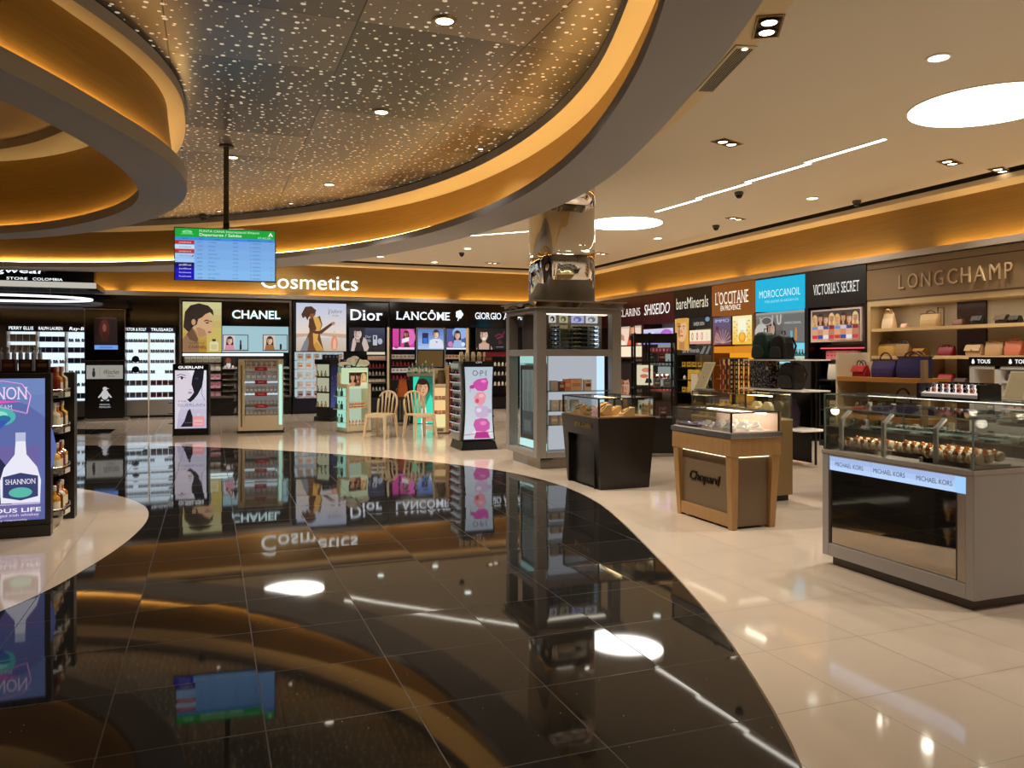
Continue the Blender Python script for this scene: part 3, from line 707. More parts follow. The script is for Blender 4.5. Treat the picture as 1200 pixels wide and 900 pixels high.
# two framed faces on stands between the sunglasses
for r, lb in ((2, 'small dark picture disc on the third shelf of the unit beside the black tower'), (3, 'small dark picture disc on the fourth shelf of the unit beside the black tower')):
    mb = MB(); mb.prof([(0.085 * math.cos(a), 0.10 + 0.085 * math.sin(a)) for a in [math.pi / 6 * i for i in range(12)]], -0.01, 0.01, mat('#14161f', 0.2)); mb.box(-0.05, 0.05, -0.02, 0.04, 0, 0.015, M_BLACK)
    mb.ell = None
    solo(mb, 'picture_stand', lb, 'display stand', loc_of((XE[2], YW, 0), 0, 0.305, 0.17, EZ[r]), group='picture discs among the sunglasses')
# black glossy fascia above the eyewear, taller beyond the tower, and its canopy
mb = MB(); mb.box(-13, -0.74, YW - 0.02, YW + 0.34, 2.28, 3.04, M_GLOSS)
solo(mb, 'black_fascia', 'plain glossy black fascia board above the lit eyewear wall', 'fascia')
xf = bx(113)
t = thing('shop_fascia', 'tall black fascia with white script lettering over the menswear corner', 'fascia', (0, 21.3, 0))
mb = MB(); mb.box(-12.9, xf, 0, 0.35, 3.08, 3.72, M_GLOSS); mb.build('board', t)
letters(t, 'Munsingwear', on_y(-10, 21.3)[0], zat(319.5, 19.0), 0.13, L_WHITE, -0.004, w=2.15, slant=0.15, bold=0.01)
letters(t, 'STORE', on_y(20, 21.3)[0], zat(329.5, 19.1), 0.06, L_WHITE, -0.004, w=.42); letters(t, 'COLOMBIA', on_y(56, 21.3)[0], zat(329.5, 19.1), 0.06, L_WHITE, -0.004, w=.62)
yc = 19.6
t = thing('shop_canopy', 'black glossy canopy with a pale front edge over the menswear corner', 'canopy', (0, yc, 0))
x1 = on_y(112.5, yc)[0]; d1 = on_y(90, yc)[1]
mb = MB(); mb.box(-12.9, x1, 0.04, 1.6, zat(337.5, d1), zat(331, d1), M_GLOSS); mb.build('slab', t)
mb = MB(); mb.box(-12.9, x1, 0, 0.04, zat(337.5, d1), zat(331, d1), lit('#d7d2c3', 0.75)); mb.build('front_edge', t)
xr, yr = on_y(5, 20.3)[0], 20.3; zr = zat(349, on_y(5, 20.3)[1])
t = thing('ring_pendant', 'white oval ring light hanging below the black canopy', 'pendant light', (xr, yr, zr))
mb = MB(); N = 40; mb.tube([(1.72 * math.cos(2 * math.pi * i / N), 1.0 * math.sin(2 * math.pi * i / N), 0) for i in range(N)], 0.026, lit('#f4f7ff', 1.8, True), 8, True); mb.build('light_ring', t, smooth=True)
for k, (a, b) in enumerate(((-1.2, 0.82), (1.2, 0.82), (1.0, -0.70), (-1.0, -0.70))):
    mb = MB(); mb.tube([(a, b, 0.04), (a, b, zat(337.5, d1) - zr)], 0.008, M_STEEL, 5); mb.build('hanger', t)
# black tower in front of the eyewear wall
xt, yt = at_d(123, 18.85); wt = 40 * 18.85 / FPX / 0.95
zt = lambda py: zat(py, 18.85)
t = thing('display_tower', 'tall black tower with a dark screen and white bird emblem, before the lit eyewear wall', 'display tower', (xt, yt, 0), -0.02)
h = wt / 2
mb = MB(); mb.box(-h, h, 0, 0.45, 0.10, zt(424), M_BLACK); mb.box(-h, h, 0.02, 0.45, zt(424), zt(361), M_GLOSS); mb.box(-h - 0.06, h + 0.06, -0.03, 0.5, zt(361), zt(351), M_GLOSS); mb.build('body', t, bevel=0.008)
mb = MB(); mb.box(-h - 0.02, h + 0.06, -0.06, 0.5, 0, 0.05, M_TAUPE); mb.box(-h + 0.04, h - 0.04, 0.03, 0.45, 0.05, 0.10, M_BLACK); mb.build('plinth', t)
mb = MB(); mb.frame(-h - 0.01, h + 0.01, zt(423), zt(362), -0.006, 0.03, 0.012, M_STEEL); mb.build('chrome_trim', t)
a = Art(-h * .55, h * .62, zt(404), zt(371), -0.004, 0.8, bg='#1d0c0b', gloss=True); a.ell(.45, .55, .22, .35, '#4a1712'); a.ell(.45, .6, .08, .14, '#8a4a3a'); a.poly([(.3, .1), (.38, .45), (.55, .45), (.62, .1)], '#35100d'); a.rect(.05, .93, .95, .96, '#5a2a24')
a.build('screen', t)
a = Art(-h * .52, h * .65, zt(409.5), zt(404.5), -0.004, 1.0, bg='#6f9be8'); a.text('ORIGINAL', .5, .5, .45, '#27447e'); a.build('lit_label', t)
a = Art(-h * .92, h * .9, zt(444), zt(428), -0.006, 0.5, bg='#cfcbc2')
a.ell(.2, .38, .045, .26, '#3a3a3a'); a.ell(.2, .7, .03, .1, '#3a3a3a'); a.rect(.36, .15, .365, .85, '#777777'); a.text('Watches', .66, .52, .34, '#333333', w=.44, slant=.3); a.rect(.56, .17, .78, .21, '#555555'); a.build('sign_plate', t)
mb = MB(); wm = lit('#d8d8d8', 0.75); P = lambda pts: mb.add([(x * 0.9, -0.004, zt(463.5) + z * 0.9) for x, z in pts], [tuple(range(len(pts)))], wm)
P([(0.09 * math.cos(q), 0.02 + 0.13 * math.sin(q)) for q in [math.pi / 8 * i for i in range(16)]]); P([(0.055 * math.cos(q), 0.18 + 0.05 * math.sin(q)) for q in [math.pi / 6 * i for i in range(12)]])
P([(-.07, .09), (-.17, -.05), (-.13, -.06), (-.06, .02)]); P([(.07, .09), (.06, .02), (.13, -.06), (.17, -.05)]); P([(.04, .2), (.11, .18), (.04, .17)]); P([(-.09, -.1), (-.02, -.14), (-.1, -.145)]); P([(.09, -.1), (.02, -.14), (.1, -.145)])
mb.build('bird_emblem', t)
letters(t, 'ORIGINAL', 0.0, zt(474), 0.035, wm, -0.004); letters(t, 'PENGUIN', 0.0, zt(477), 0.04, wm, -0.004)

# ================================================================== back wall: perfume walls
ZB = 3.03
def zb(py, px): return zat(py, on_y(px, YW)[1])
# --- unit with the gold profile poster
X0c = bx(210); b = (X0c, YW, 0); wc = bx(341.5) - X0c; c_ = lambda px: bx(px, X0c)
ANC = 'white-lettered black perfume wall'
t = wall_unit('perfume_wall_unit', 'black perfume wall with gold profile poster, cool white lettering and silver frame', b, 0, wc, ZB, M_BLACK, group='backlit perfume walls', base_h=0.46)
mb = MB(); mb.frame(0, wc, 0.46, ZB - 0.03, -0.03, 0.0, 0.05, mat('#7d776f', 0.3, 0.7)); mb.build('silver_frame', t)
hd = header(t, c_(260), c_(339), zb(382.5, 300), zb(354, 300), M_GLOSS)
letters(hd, 'CHANEL', c_(300.5), zb(368.7, 300), 0.21, lit('#d9f6f8', 1.3), -0.024, w=1.20, bold=0.022)
a = Art(c_(214), c_(259.5), zb(413, 236), zb(354, 236), -0.02, 0.85, bg='#c9b870')
a.blend(.0, 1, '#b98b30', '#d8d39a', 8); a.rect(.62, .0, 1, .5, '#d2bd66')
a.poly([(0, 0), (.42, 0), (.40, .25), (.34, .42), (.22, .52), (.08, .34), (0, .26)], '#9a7350')
a.poly([(.10, .36), (.24, .48), (.40, .27), (.36, .20), (.18, .25)], '#6e4d33')
a.poly([(.20, .62), (.24, .80), (.42, .88), (.64, .86), (.71, .72), (.73, .60), (.79, .51), (.75, .48), (.76, .44), (.72, .42), (.73, .39), (.66, .33), (.52, .32), (.44, .29), (.40, .37), (.24, .50)], '#d9ac80')
a.poly([(.42, .29), (.52, .32), (.62, .34), (.56, .45), (.42, .50), (.34, .48)], '#b98a60')
a.poly([(.02, .50), (.06, .80), (.2, .93), (.42, .975), (.66, .93), (.78, .84), (.80, .73), (.70, .80), (.58, .76), (.50, .70), (.40, .66), (.36, .55), (.28, .52), (.22, .46), (.16, .40), (.08, .45)], '#2a1a10')
a.ell(.28, .60, .055, .06, '#cf9c72'); a.curve([(.55, .62), (.62, .645), (.68, .62)], .03, '#2d1a0f'); a.ell(.63, .59, .045, .014, '#21130c'); a.curve([(.70, .63), (.75, .61)], .025, '#2d1a0f'); a.ell(.69, .405, .05, .016, '#96504a')
a.poly([(.69, .03), (.69, .20), (.74, .22), (.86, .22), (.92, .20), (.92, .03)], '#e8dfae'); a.rect(.76, .22, .85, .27, '#3b3325'); a.rect(.73, .06, .88, .16, '#d9c987')
a.text('GABRIELLE', .36, .185, .035, '#5d4126', w=.40); a.text('CHANEL', .38, .11, .06, '#4a321c', w=.46, bold=.01)
a.build('profile_poster', t)
panel(t, 'light_panel', c_(260.5), c_(338), zb(413, 300), zb(382.5, 300), 0.02, 0.04, lit('#a8cfda', 0.85, True))
for q, (p0, p1, lb) in enumerate(((261, 291, 0), (308, 337, 1))):
    mb = MB(); mb.frame(c_(p0), c_(p1), zb(411, p0), zb(392, p0), -0.02, 0.02, 0.015, M_BLACK); f = mb.build('display_frame', t)
    a = Art(c_(p0) + .015, c_(p0 + 14.5), zb(411, p0) + .015, zb(392, p0) - .015, 0.0, 0.9, bg=('#d9c7cf', '#d8c8b8')[q]); a.face(.55, .62, .22, '#e6bda0', ('#2c2226', '#39281c')[q], '#c0304a'); a.poly([(.1, 0), (.2, .34), (.85, .34), (1, 0)], ('#d592a2', '#a06a3e')[q]); a.build('portrait', f)
    mb = MB(); xx = c_(p0 + 21); z0 = zb(411, p0) + .015
    mb.box(c_(p0 + 15), c_(p1) - .015, -0.015, 0.02, z0, z0 + .02, mat('#cbb49a', .5)); mb.lathe([(.025, z0 + .02), (.025, z0 + .14), (.018, z0 + .15), (.018, z0 + .25 - .09 * q), (.012, z0 + .26 - .09 * q)], M_BLACK, 12, xx, 0.0); mb.build('lipstick', f)
panel(t, 'strip_light', c_(214), c_(332), zb(417, 270), zb(414.3, 270), 0.0, 0.03, lit('#eaffff', 1.8, True))
panel(t, 'back_panel', c_(214), c_(260), 0.46, zb(417, 236), 0.40, 0.42, mat('#8f8b85', .5))
CZ = [zb(y, 236) for y in (425, 434.5, 445, 455.5, 466)]
cc = [('#d8d2c6', '#b7a98d'), ('#c9c6bb', '#e6e3da'), ('#e7c6d6', '#cf5f97'), ('#edb9d3', '#d76aa6'), ('#e9a9cc', '#f0cfe0')]
for r, z in enumerate(CZ):
    shelf(t, c_(214), c_(260), z, M_BLACK, 0.06, 0.40, 0.03)
    n = 6; row('perfume_box', ('pb', r), carton(0.13, 0.08, 0.15 + 0.02 * (r % 2), *cc[r]), 'perfume box', n, b, 0, c_(216), c_(259), 0.15, z,
        lambda i, r=r: '%s %s box along, %s shelf below the gold profile poster' % (ORD[i], ('cream', 'pale grey', 'pink and white', 'pink', 'light pink')[r], SHELF[r]), 'perfume boxes below the profile poster')
panel(t, 'tester_back', c_(261), c_(338), 0.46, zb(417, 300), 0.36, 0.40, mat('#1a1817', .4))
a = Art(c_(262), c_(276), zb(430, 268), zb(418, 268), 0.05, .8, bg='#2a1510'); a.ell(.4, .6, .22, .3, '#8a4530'); a.rect(.25, 0, .6, .35, '#d7dbe8'); a.rect(.6, .05, .9, .4, '#0d0d0d'); a.build('tester_picture', t)
for r, y in enumerate((432, 438.5, 445, 451.5, 458.5, 464.5, 472)):
    z = zb(y, 270)
    for q, (p0, p1) in enumerate(((261, 278), (332, 339))):
        mb = MB(); mb.profx([(0.0, z - .035), (0.30, z + .03), (0.30, z + .05), (0.0, z - .01)], c_(p0), c_(p1), mat(('#c9c4b8', '#8f8a80', '#b9b09a')[r % 3], .3)); mb.box(c_(p0), c_(p1), -0.005, 0.0, z - .035, z - .005, M_BLACK); mb.build('tester_tray', t)
for q, px in enumerate((264, 268, 273)):
    item('tester_pot', 'pot', lambda mb: mb.lathe([(.03, 0), (.032, .05), (.026, .055), (.026, .08)], M_WHITE, 12), '%s white tester pot above the black tester trays' % ORD[q], 'tester pot', loc_of(b, 0, c_(px), 0.06, zb(432, 270) + 0.0), group='white tester pots')

# --- unit with dancing-woman poster
X0d = bx(343); b = (X0d, YW, 0); wd = bx(456) - X0d; c_ = lambda px: bx(px, X0d)
t = wall_unit('perfume_wall_unit', 'black perfume wall with beach dancer poster and large white serif lettering', b, 0, wd, ZB, M_BLACK, group='backlit perfume walls', base_h=0.40, plinth=mat('#10122a', .3))
hd = header(t, c_(406), c_(455), zb(383, 430), zb(355, 430), M_GLOSS)
letters(hd, 'Dior', c_(429.5), zb(369, 430), 0.29, lit('#f1f6ff', 1.35), -0.024, w=0.88, serif=True, bold=0.012)
a = Art(c_(347), c_(405.5), zb(411.5, 376), zb(355.5, 376), -0.02, 0.95, bg='#d5d6e2')
a.blend(.35, 1, '#e6d5c8', '#c3cbe2', 8); a.poly([(0, .28), (.45, .33), (1, .27), (1, .36), (.6, .38), (0, .36)], '#c9a58a'); a.blend(0, .28, '#c9b59e', '#cdc4ba', 5)
a.poly([(.08, 0), (.18, .22), (.26, .40), (.25, .66), (.30, .72), (.40, .70), (.47, .74), (.52, .55), (.46, .40), (.50, .20), (.55, 0)], '#6b4020')
a.poly([(.33, .72), (.44, .70), (.50, .55), (.44, .36), (.42, .25), (.55, 0), (.42, .02), (.34, .15), (.33, .36), (.40, .46)], '#d9a752')
a.poly([(.40, .20), (.55, 0), (.40, 0), (.34, .12)], '#c08f3e'); a.poly([(.08, 0), (.16, .20), (.24, .30), (.25, .18), (.22, 0)], '#7d7f88')
a.poly([(.28, .42), (.46, .42), (.70, .60), (.73, .56), (.50, .36), (.38, .36)], '#55301a'); a.ell(.74, .585, .035, .035, '#b78262'); a.poly([(.26, .68), (.34, .66), (.40, .48), (.30, .42), (.24, .5)], '#55301a')
a.ell(.30, .80, .085, .10, '#8a532e'); a.poly([(.10, .76), (.18, .92), (.30, .935), (.40, .85), (.36, .78), (.28, .78), (.22, .64), (.18, .72), (.13, .68)], '#4a2a18')
a.poly([(.71, .02), (.69, .15), (.71, .27), (.75, .34), (.77, .34), (.81, .27), (.83, .15), (.80, .02)], '#d98868'); a.poly([(.73, .04), (.73, .2), (.77, .3), (.80, .2), (.79, .04)], '#eeb296'); a.rect(.75, .34, .77, .44, '#c8b9a8'); a.ell(.76, .46, .035, .035, '#d8d8da')
a.curve([(.64, .90), (.65, .78), (.67, .77)], .008, '#77777c'); a.text("J'adore", .77, .84, .08, '#77777c', w=.27, slant=.3); a.text('in joy', .78, .755, .045, '#77777c', w=.13, slant=.3)
a.build('dancer_poster', t)
a = Art(c_(409), c_(451), zb(411.5, 430), zb(384, 430), -0.01, .8, bg='#15151d')
a.rect(.38, .3, 1, 1, '#1a2036'); a.blend(.55, 1, '#222c4c', '#39415a', 4, .45, 1.0); a.face(.24, .72, .105, '#e3cfc6', '#1c1216', '#8e4a52', '#b99a90'); a.poly([(.05, 0), (.1, .5), (.16, .6), (.2, .25), (.34, .25), (.40, .6), (.48, .5), (.55, .15), (.5, 0)], '#d8c2b8'); a.poly([(.14, 0), (.2, .34), (.35, .34), (.42, 0)], '#20141a')
a.rect(.66, .25, .78, .68, '#c9ccda'); a.rect(.69, .50, .74, .64, '#20202a'); a.ell(.86, .42, .07, .13, '#b9bdd6'); a.text('Dior', .53, .62, .11, '#c8cad8', w=.16); a.rect(.46, .46, .60, .49, '#a8aabc'); a.rect(.46, .4, .6, .43, '#a8aabc'); a.build('model_poster', t)
panel(t, 'light_panel', c_(347), c_(405), 0.44, zb(412.5, 376), 0.38, 0.40, lit('#c3d7dc', .75, True))
DZ = [zb(y, 360) for y in (422, 432.5, 443.5, 455, 466)]
for r, z in enumerate(DZ):
    shelf(t, c_(347), c_(405), z, mat('#c7ced4', .4), 0.08, 0.38, 0.02)
    row('perfume_box', ('jb', r), carton(0.14, 0.08, 0.17, ('#e7e4e0', '#e2dedb', '#d9dcdf', '#ded9d8', '#c9aebc')[r], ('#c98a55', '#c9743e', '#c9b39c', '#d7a6ae', '#3a2b38')[r], .22), 'perfume box', 6, b, 0, c_(348), c_(404), 0.15, z,
        lambda i, r=r: '%s pale perfume box along, %s shelf below the dancer poster' % (ORD[i], SHELF[r]), 'pale perfume boxes below the dancer poster')
panel(t, 'strip_light', c_(430), c_(451), zb(415.5, 440), zb(412.5, 440), -0.01, 0.02, lit('#e9dfc0', .8))
for r, y in enumerate((422, 431, 440, 449, 458)):
    z = zb(y, 440); shelf(t, c_(431), c_(453), z, M_CHAR, 0.05, 0.40, 0.02)
    cols = ['#caa9a0', '#7a2530', '#8a8378', '#5b5048', '#9a9a90']
    row('tester', ('dt', r), (carton(0.12, 0.06, 0.12, cols[r], '#d9d2c4', .2) if r in (0, 3) else bottle(0.03, 0.13, cols[r])), 'tester', 5, b, 0, c_(432), c_(452), 0.10, z,
        lambda i, r=r: '%s make-up tester along, %s shelf below the dark model poster' % (ORD[i], SHELF[r]), 'testers below the dark model poster')

# --- unit with three small pictures
X0l = bx(456.5); b = (X0l, YW, 0); wl = bx(549) - X0l; c_ = lambda px: bx(px, X0l)
t = wall_unit('perfume_wall_unit', 'black beauty wall with three small lit pictures, white serif lettering and flower sign', b, 0, wl, ZB, M_BLACK, group='backlit perfume walls', base_h=0.35)
hd = header(t, 0.0, wl, zb(384, 500), zb(355, 500), M_GLOSS)
LL = lit('#f1f6ff', 1.35)
letters(hd, 'LANCÔME', c_(496), zb(370.2, 496), 0.22, LL, -0.024, w=1.56, serif=True, bold=0.012)
mb = MB()
for k in range(5):
    q = 2 * math.pi * k / 5; cx, cz = c_(538) + 0.06 * math.cos(q), zb(368.5, 538) + 0.065 * math.sin(q)
    mb.prof([(cx + 0.055 * math.cos(s), cz + 0.06 * math.sin(s)) for s in [math.pi / 5 * i for i in range(10)]], -0.03, -0.022, LL)
mb.tube([(c_(538), -0.026, zb(371, 538)), (c_(536), -0.026, zb(376, 538))], 0.014, LL, 5); mb.build('flower_sign', hd)
pics = ((460, 485.5, '#d23a9a'), (489.5, 520, '#6f8fd0'), (523, 546, '#4a5a9a'))
for q, (p0, p1, bg) in enumerate(pics):
    pm = (p0 + p1) / 2
    a = Art(c_(p0), c_(p1), zb(409.5, pm), zb(385.3, pm), -0.012, .95, bg=bg)
    if q == 0:
        a.ell(.75, .6, .3, .4, '#e26ab8'); a.rect(.28, .15, .36, 1, '#35102c'); a.face(.62, .72, .10, '#8a4a40', '#2a1014'); a.poly([(.42, .3), (.75, .42), (.75, .6), (.42, .5)], '#f2eef4'); a.poly([(.5, .1), (.55, .34), (.72, .34), (.78, .1)], '#3a1424'); a.rect(0, 0, 1, .10, '#f3d7ea'); a.ell(.16, .12, .1, .08, '#b02a82')
    elif q == 1:
        a.blend(0, 1, '#a9c4ec', '#5f7fc4', 6); a.rect(.17, .28, .40, .80, '#16244e'); a.rect(.2, .3, .37, .55, '#2f6fd4'); a.face(.70, .72, .10, '#e8cdbb', '#2a2026', long=False); a.poly([(.42, .05), (.46, .45), (.6, .52), (.82, .52), (.95, .42), (1, .05)], '#dbe2f0'); a.ell(.72, .36, .03, .03, '#3a3f55')
    else:
        a.ell(.7, .8, .4, .3, '#8fb0e8'); a.face(.56, .68, .13, '#e2b8a2', '#1b1a2a'); a.poly([(.3, .1), (.4, .45), (.75, .45), (.9, .1)], '#9db6e2'); a.ell(.2, .25, .12, .14, '#d77fb0'); a.ell(.85, .25, .1, .1, '#dfe6f6'); a.rect(0, 0, 1, .08, '#e9eefc')
    a.build('lit_picture', t)
mb = MB(); mb.frame(c_(487.5), c_(522), 0.5, zb(383.5, 505), -0.02, 0.0, 0.035, mat('#8b8f92', .3, .7)); mb.box(c_(453.5), c_(456), -0.02, 0, 0.4, zb(383.5, 455), mat('#b8a988', .4)); mb.box(c_(546), c_(549), -0.02, 0, 0.4, zb(383.5, 548), mat('#c2ad82', .4)); mb.build('silver_frame', t)
panel(t, 'mirror_panel', c_(490), c_(519), zb(430, 505), zb(411, 505), 0.0, 0.02, mat('#7a6a45', .2, .5))
for s_, (p0, p1) in enumerate(((459, 487), (489, 520), (522, 546))):
    for r, y in enumerate((420.5, 428.5, 436.5, 444.5)):
        if s_ == 1 and r < 2: continue
        z = zb(y, (p0 + p1) / 2); shelf(t, c_(p0), c_(p1), z, M_CHAR, 0.05, 0.42, 0.02)
        cs = ['#b8b2a6', '#7b2230', '#d2cfd6', '#8f2032', '#c9a58f', '#7f9aa6']
        c = cs[(s_ * 2 + r) % 6]
        row('tester', ('lt', c, r % 2), bottle(0.032, 0.13, c) if r % 2 else carton(0.10, 0.06, 0.12, c, '#2a2426', .25), 'tester', 6, b, 0, c_(p0 + .5), c_(p1 - .5), 0.10, z,
            lambda i, r=r, s_=s_: '%s tester along, %s shelf below the %s picture' % (ORD[i], SHELF[r], ('magenta', 'blue bottle', 'blue and pink')[s_]), 'testers below the small lit pictures')

# --- unit with laughing-woman picture
X0g = bx(549.5); b = (X0g, YW, 0); wg = 2.1; c_ = lambda px: bx(px, X0g)
t = wall_unit('perfume_wall_unit', 'black beauty wall with laughing woman picture, partly hidden by the column kiosk', b, 0, wg, ZB, M_BLACK, group='backlit perfume walls', base_h=0.35)
hd = header(t, 0.0, wg, zb(384, 570), zb(355, 570), M_GLOSS)
letters(hd, 'GIORGIO ARMANI', c_(556.5), zb(370.2, 570), 0.19, LL, -0.024, w=1.62, serif=True, align='L', bold=0.006)
a = Art(c_(557), c_(577), zb(409.5, 567), zb(384.5, 567), -0.012, .9, bg='#08080a'); a.face(.5, .66, .22, '#d9b8a8', '#130d0e', '#7d2b33'); a.ell(.5, .50, .11, .07, '#f2e6e0'); a.poly([(.05, 0), (.15, .22), (.38, .32), (.62, .32), (.88, .22), (1, 0)], '#cba894'); a.rect(.1, 0, .2, .24, '#15151a'); a.rect(.8, 0, .9, .24, '#15151a'); a.build('laughing_picture', t)
a = Art(c_(577), c_(593), zb(409.5, 585), zb(384.5, 585), -0.012, .8, bg='#0c0f16'); a.curve([(.2, .6), (.45, .72), (.7, .66), (.9, .85)], .12, '#6a1f3a'); a.curve([(.3, .5), (.8, .62)], .08, '#8a2a4a'); a.text('Si', .55, .35, .18, '#8a2a3a'); a.rect(.25, .1, .8, .13, '#8a8a92'); a.build('red_art', t)
for r, y in enumerate((417.5, 429, 440, 452)):
    z = zb(y, 575); shelf(t, c_(553), c_(598), z, M_CHAR, 0.05, 0.42, 0.02)
    c = ('#8f1f30', '#cfc6b2', '#b8b4ac', '#d8d2c2')[r]
    row('tester', ('gt', r), bottle(0.034, 0.14, c) if r else carton(0.11, 0.06, 0.12, c), 'tester', 7, b, 0, c_(566), c_(597), 0.10, z,
        lambda i, r=r: '%s tester along, %s shelf below the laughing woman picture' % (ORD[i], SHELF[r]), 'testers below the laughing woman picture')
mb = MB(); mb.box(X0g + wg + .01, XW - 0.03, YW, YW + 0.5, 0, ZB, M_BLACK); solo(mb, 'corner_panel', 'plain black panel closing the far corner behind the kiosk', 'panel')
# big letters on the gold wall
yl = YW + 0.33
t = thing('wall_lettering', 'big white illuminated word on the gold wall above the perfume walls', 'sign', (0, yl, 0))
letters(t, 'Cosmetics', (on_y(305.5, yl)[0] + on_y(419, yl)[0]) / 2, zat(330.5, on_y(365, yl)[1]), 0.40, lit('#fbfaf2', 1.6, True), 0.0, w=on_y(419, yl)[0] - on_y(305.5, yl)[0], depth=0.05)

# ================================================================== bag wall side: beauty walls
RZ = -math.pi / 2
YE = [20.96, 19.46, 17.96, 16.44, 14.91, 13.43, 11.94, 10.47]
ZR = 3.09
def ry(px): return on_x(px, XW)[0]
def zrr(py, px): return zat(py, on_x(px, XW)[1])
def rwall(k, label, m, base_h=0.4, **kw):
    w = YE[k] - YE[k + 1] - 0.004
    t = wall_unit('beauty_wall_unit', label, (XW, YE[k], 0), RZ, w, ZR, m, group='beauty walls under the gold cove', base_h=base_h, **kw)
    return t, (XW, YE[k], 0), w
def shelves_of(t, b, w, zs, m, goods, cat, what, unit, back=None, n=6, group=None, x0=0.1, x1=None, lip=None):
    x1 = x1 or w - 0.1
    if back: panel(t, 'light_panel', 0.05, w - 0.05, zs[-1] - 0.02, zs[0] + 0.33, 0.42, 0.44, back)
    for r, z in enumerate(zs):
        shelf(t, 0.05, w - 0.05, z, m, 0.05, 0.42, 0.025, lip)
        key, fn = goods[r % len(goods)]
        row(what.split()[-1], key, fn, cat, n, b, RZ, x0, x1, 0.14, z, lambda i, r=r: '%s %s along, %s shelf of the %s' % (ORD[i], what, SHELF[r], unit), group)
# corner unit, mostly behind the kiosk
t, b, w = rwall(0, 'dark maroon beauty wall in the far corner behind the kiosk', mat('#2a0d0e', .4)); header(t, 0, w, 2.35, ZR, mat('#3d0f12', .35))
# dark red unit
t, b, w = rwall(1, 'dark red beauty wall with picture of a woman in orange and serif lettering', mat('#3a1010', .4))
hd = header(t, 0, w, 2.36, ZR, mat('#4a1113', .35)); letters(hd, 'CLARINS', w * 0.56, 2.70, 0.20, lit('#f3ead9', 1.0), -0.024, w=1.15, serif=True)
a = Art(0.08, w - 0.06, 1.83, 2.33, -0.012, 1.0, bg='#f2d2bd'); a.rect(0, .9, 1, 1, '#c9b8a6'); a.poly([(.45, 0), (.52, .45), (.62, .6), (.78, .55), (.88, 0)], '#dd5a38'); a.face(.66, .76, .085, '#dfa584', '#3a2018'); a.poly([(.1, .4), (.2, .66), (.34, .5), (.36, .2)], '#b98a72'); a.poly([(.05, .05), (.2, .3), (.4, .2), (.4, 0)], '#f7e6d4'); a.build('lit_picture', t)
panel(t, 'light_panel', 0.08, w - 0.06, 1.52, 1.80, 0.10, 0.12, lit('#f6e6c4', 1.05))
shelves_of(t, b, w, [1.48, 1.18, 0.88, 0.58], M_CHAR, [('ca', bottle(.035, .15, '#b8332c', '#d9d4cc')), ('cb', carton(.09, .06, .15, '#e8ddcf', '#b23a34'))], 'cosmetics bottle', 'cosmetic pot', 'dark red wall', n=8, group='goods on the dark red wall')
# maroon unit
t, b, w = rwall(2, 'maroon beauty wall with slanted white lettering and purple picture', mat('#2c0d10', .4))
hd = header(t, 0, w, 2.35, ZR, mat('#541417', .35)); letters(hd, 'SHISEIDO', w * 0.47, 2.72, 0.27, lit('#fbf4ee', 1.15), -0.024, w=1.20, slant=0.12)
a = Art(0.06, w - 0.06, 1.83, 2.22, -0.012, .95, bg='#b7b4e0'); a.blend(0, 1, '#8f8fce', '#d3d0ee', 5); a.ell(.78, .55, .2, .4, '#b56ad0'); a.ell(.8, .5, .1, .2, '#d495e6'); a.poly([(.1, 0), (.18, .7), (.26, .75), (.32, 0)], '#6f6fb8'); a.ell(.33, .55, .07, .25, '#eceaf8'); a.build('lit_picture', t)
shelves_of(t, b, w, [1.62, 1.30, 0.98, 0.66], M_CHAR, [('sa', carton(.10, .06, .13, '#c9475e', '#f0e6e2')), ('sb', bottle(.033, .15, '#6f8f8a')), ('sc', bottle(.033, .15, '#8a2a3c', '#c9b98a'))], 'cosmetics', 'cosmetic bottle', 'maroon wall', back=lit('#b7c2bf', .55), n=8, group='goods on the maroon wall')
# black unit with blonde face
t, b, w = rwall(3, 'black beauty wall with pale condensed lettering and blonde face picture', mat('#0d0c0b', .35))
hd = header(t, 0, w, 2.43, ZR, mat('#0e0d0a', .3)); letters(hd, 'bareMinerals', w * 0.49, 2.78, 0.27, lit('#e9dfc2', .95), -0.024, w=1.30)
a = Art(0.02, w * .40, 1.81, 2.42, -0.012, .95, bg='#c98a3c'); a.blend(0, 1, '#8a5420', '#e0b060', 5); a.face(.5, .56, .36, '#e9b583', '#d9a048', '#c2553f', '#b97f4c', long=True); a.build('blonde_picture', t)
a = Art(w * .42, w - .05, 2.16, 2.43, -0.012, .7, bg='#0c0c0c'); a.text('SHEER SKIN', .45, .42, .3, '#e9e6d9', w=.5); a.ell(.85, .75, .1, .2, '#7fa8c4'); a.build('slogan_board', t)
a = Art(w * .42, w - .05, 1.81, 2.13, -0.012, 1.0, bg='#f2e3c2'); a.rect(0, 0, 1, .2, '#d9988a')
for i, c in enumerate(('#a8703a', '#c23a44', '#d95a72', '#d9cfae')): a.ell(.14 + .23 * i, .55, .045, .28, c); a.ell(.14 + .23 * i, .55, .02, .18, '#f6ded0')
a.build('product_picture', t)
a = Art(0.1, w - .06, 1.56, 1.78, -0.0, .6, bg='#23221f'); a.text('bareMinerals', .42, .5, .5, '#d9d6cc', w=.5); a.poly([(.68, .1), (.8, .9), (.88, .9), (.78, .1)], '#8a8a84'); a.poly([(.84, .1), (.94, .9), (1, .9), (.92, .1)], '#8a8a84'); a.build('shelf_banner', t)
shelves_of(t, b, w, [1.28, 0.98, 0.68], M_BLACK, [('ba', carton(.14, .07, .12, '#d8b23a', '#3a2c10')), ('bb', bottle(.04, .12, '#d9d0bd', '#1a1a1a'))], 'cosmetics', 'powder jar', 'black wall with the blonde face', n=6, group='goods on the black wall')
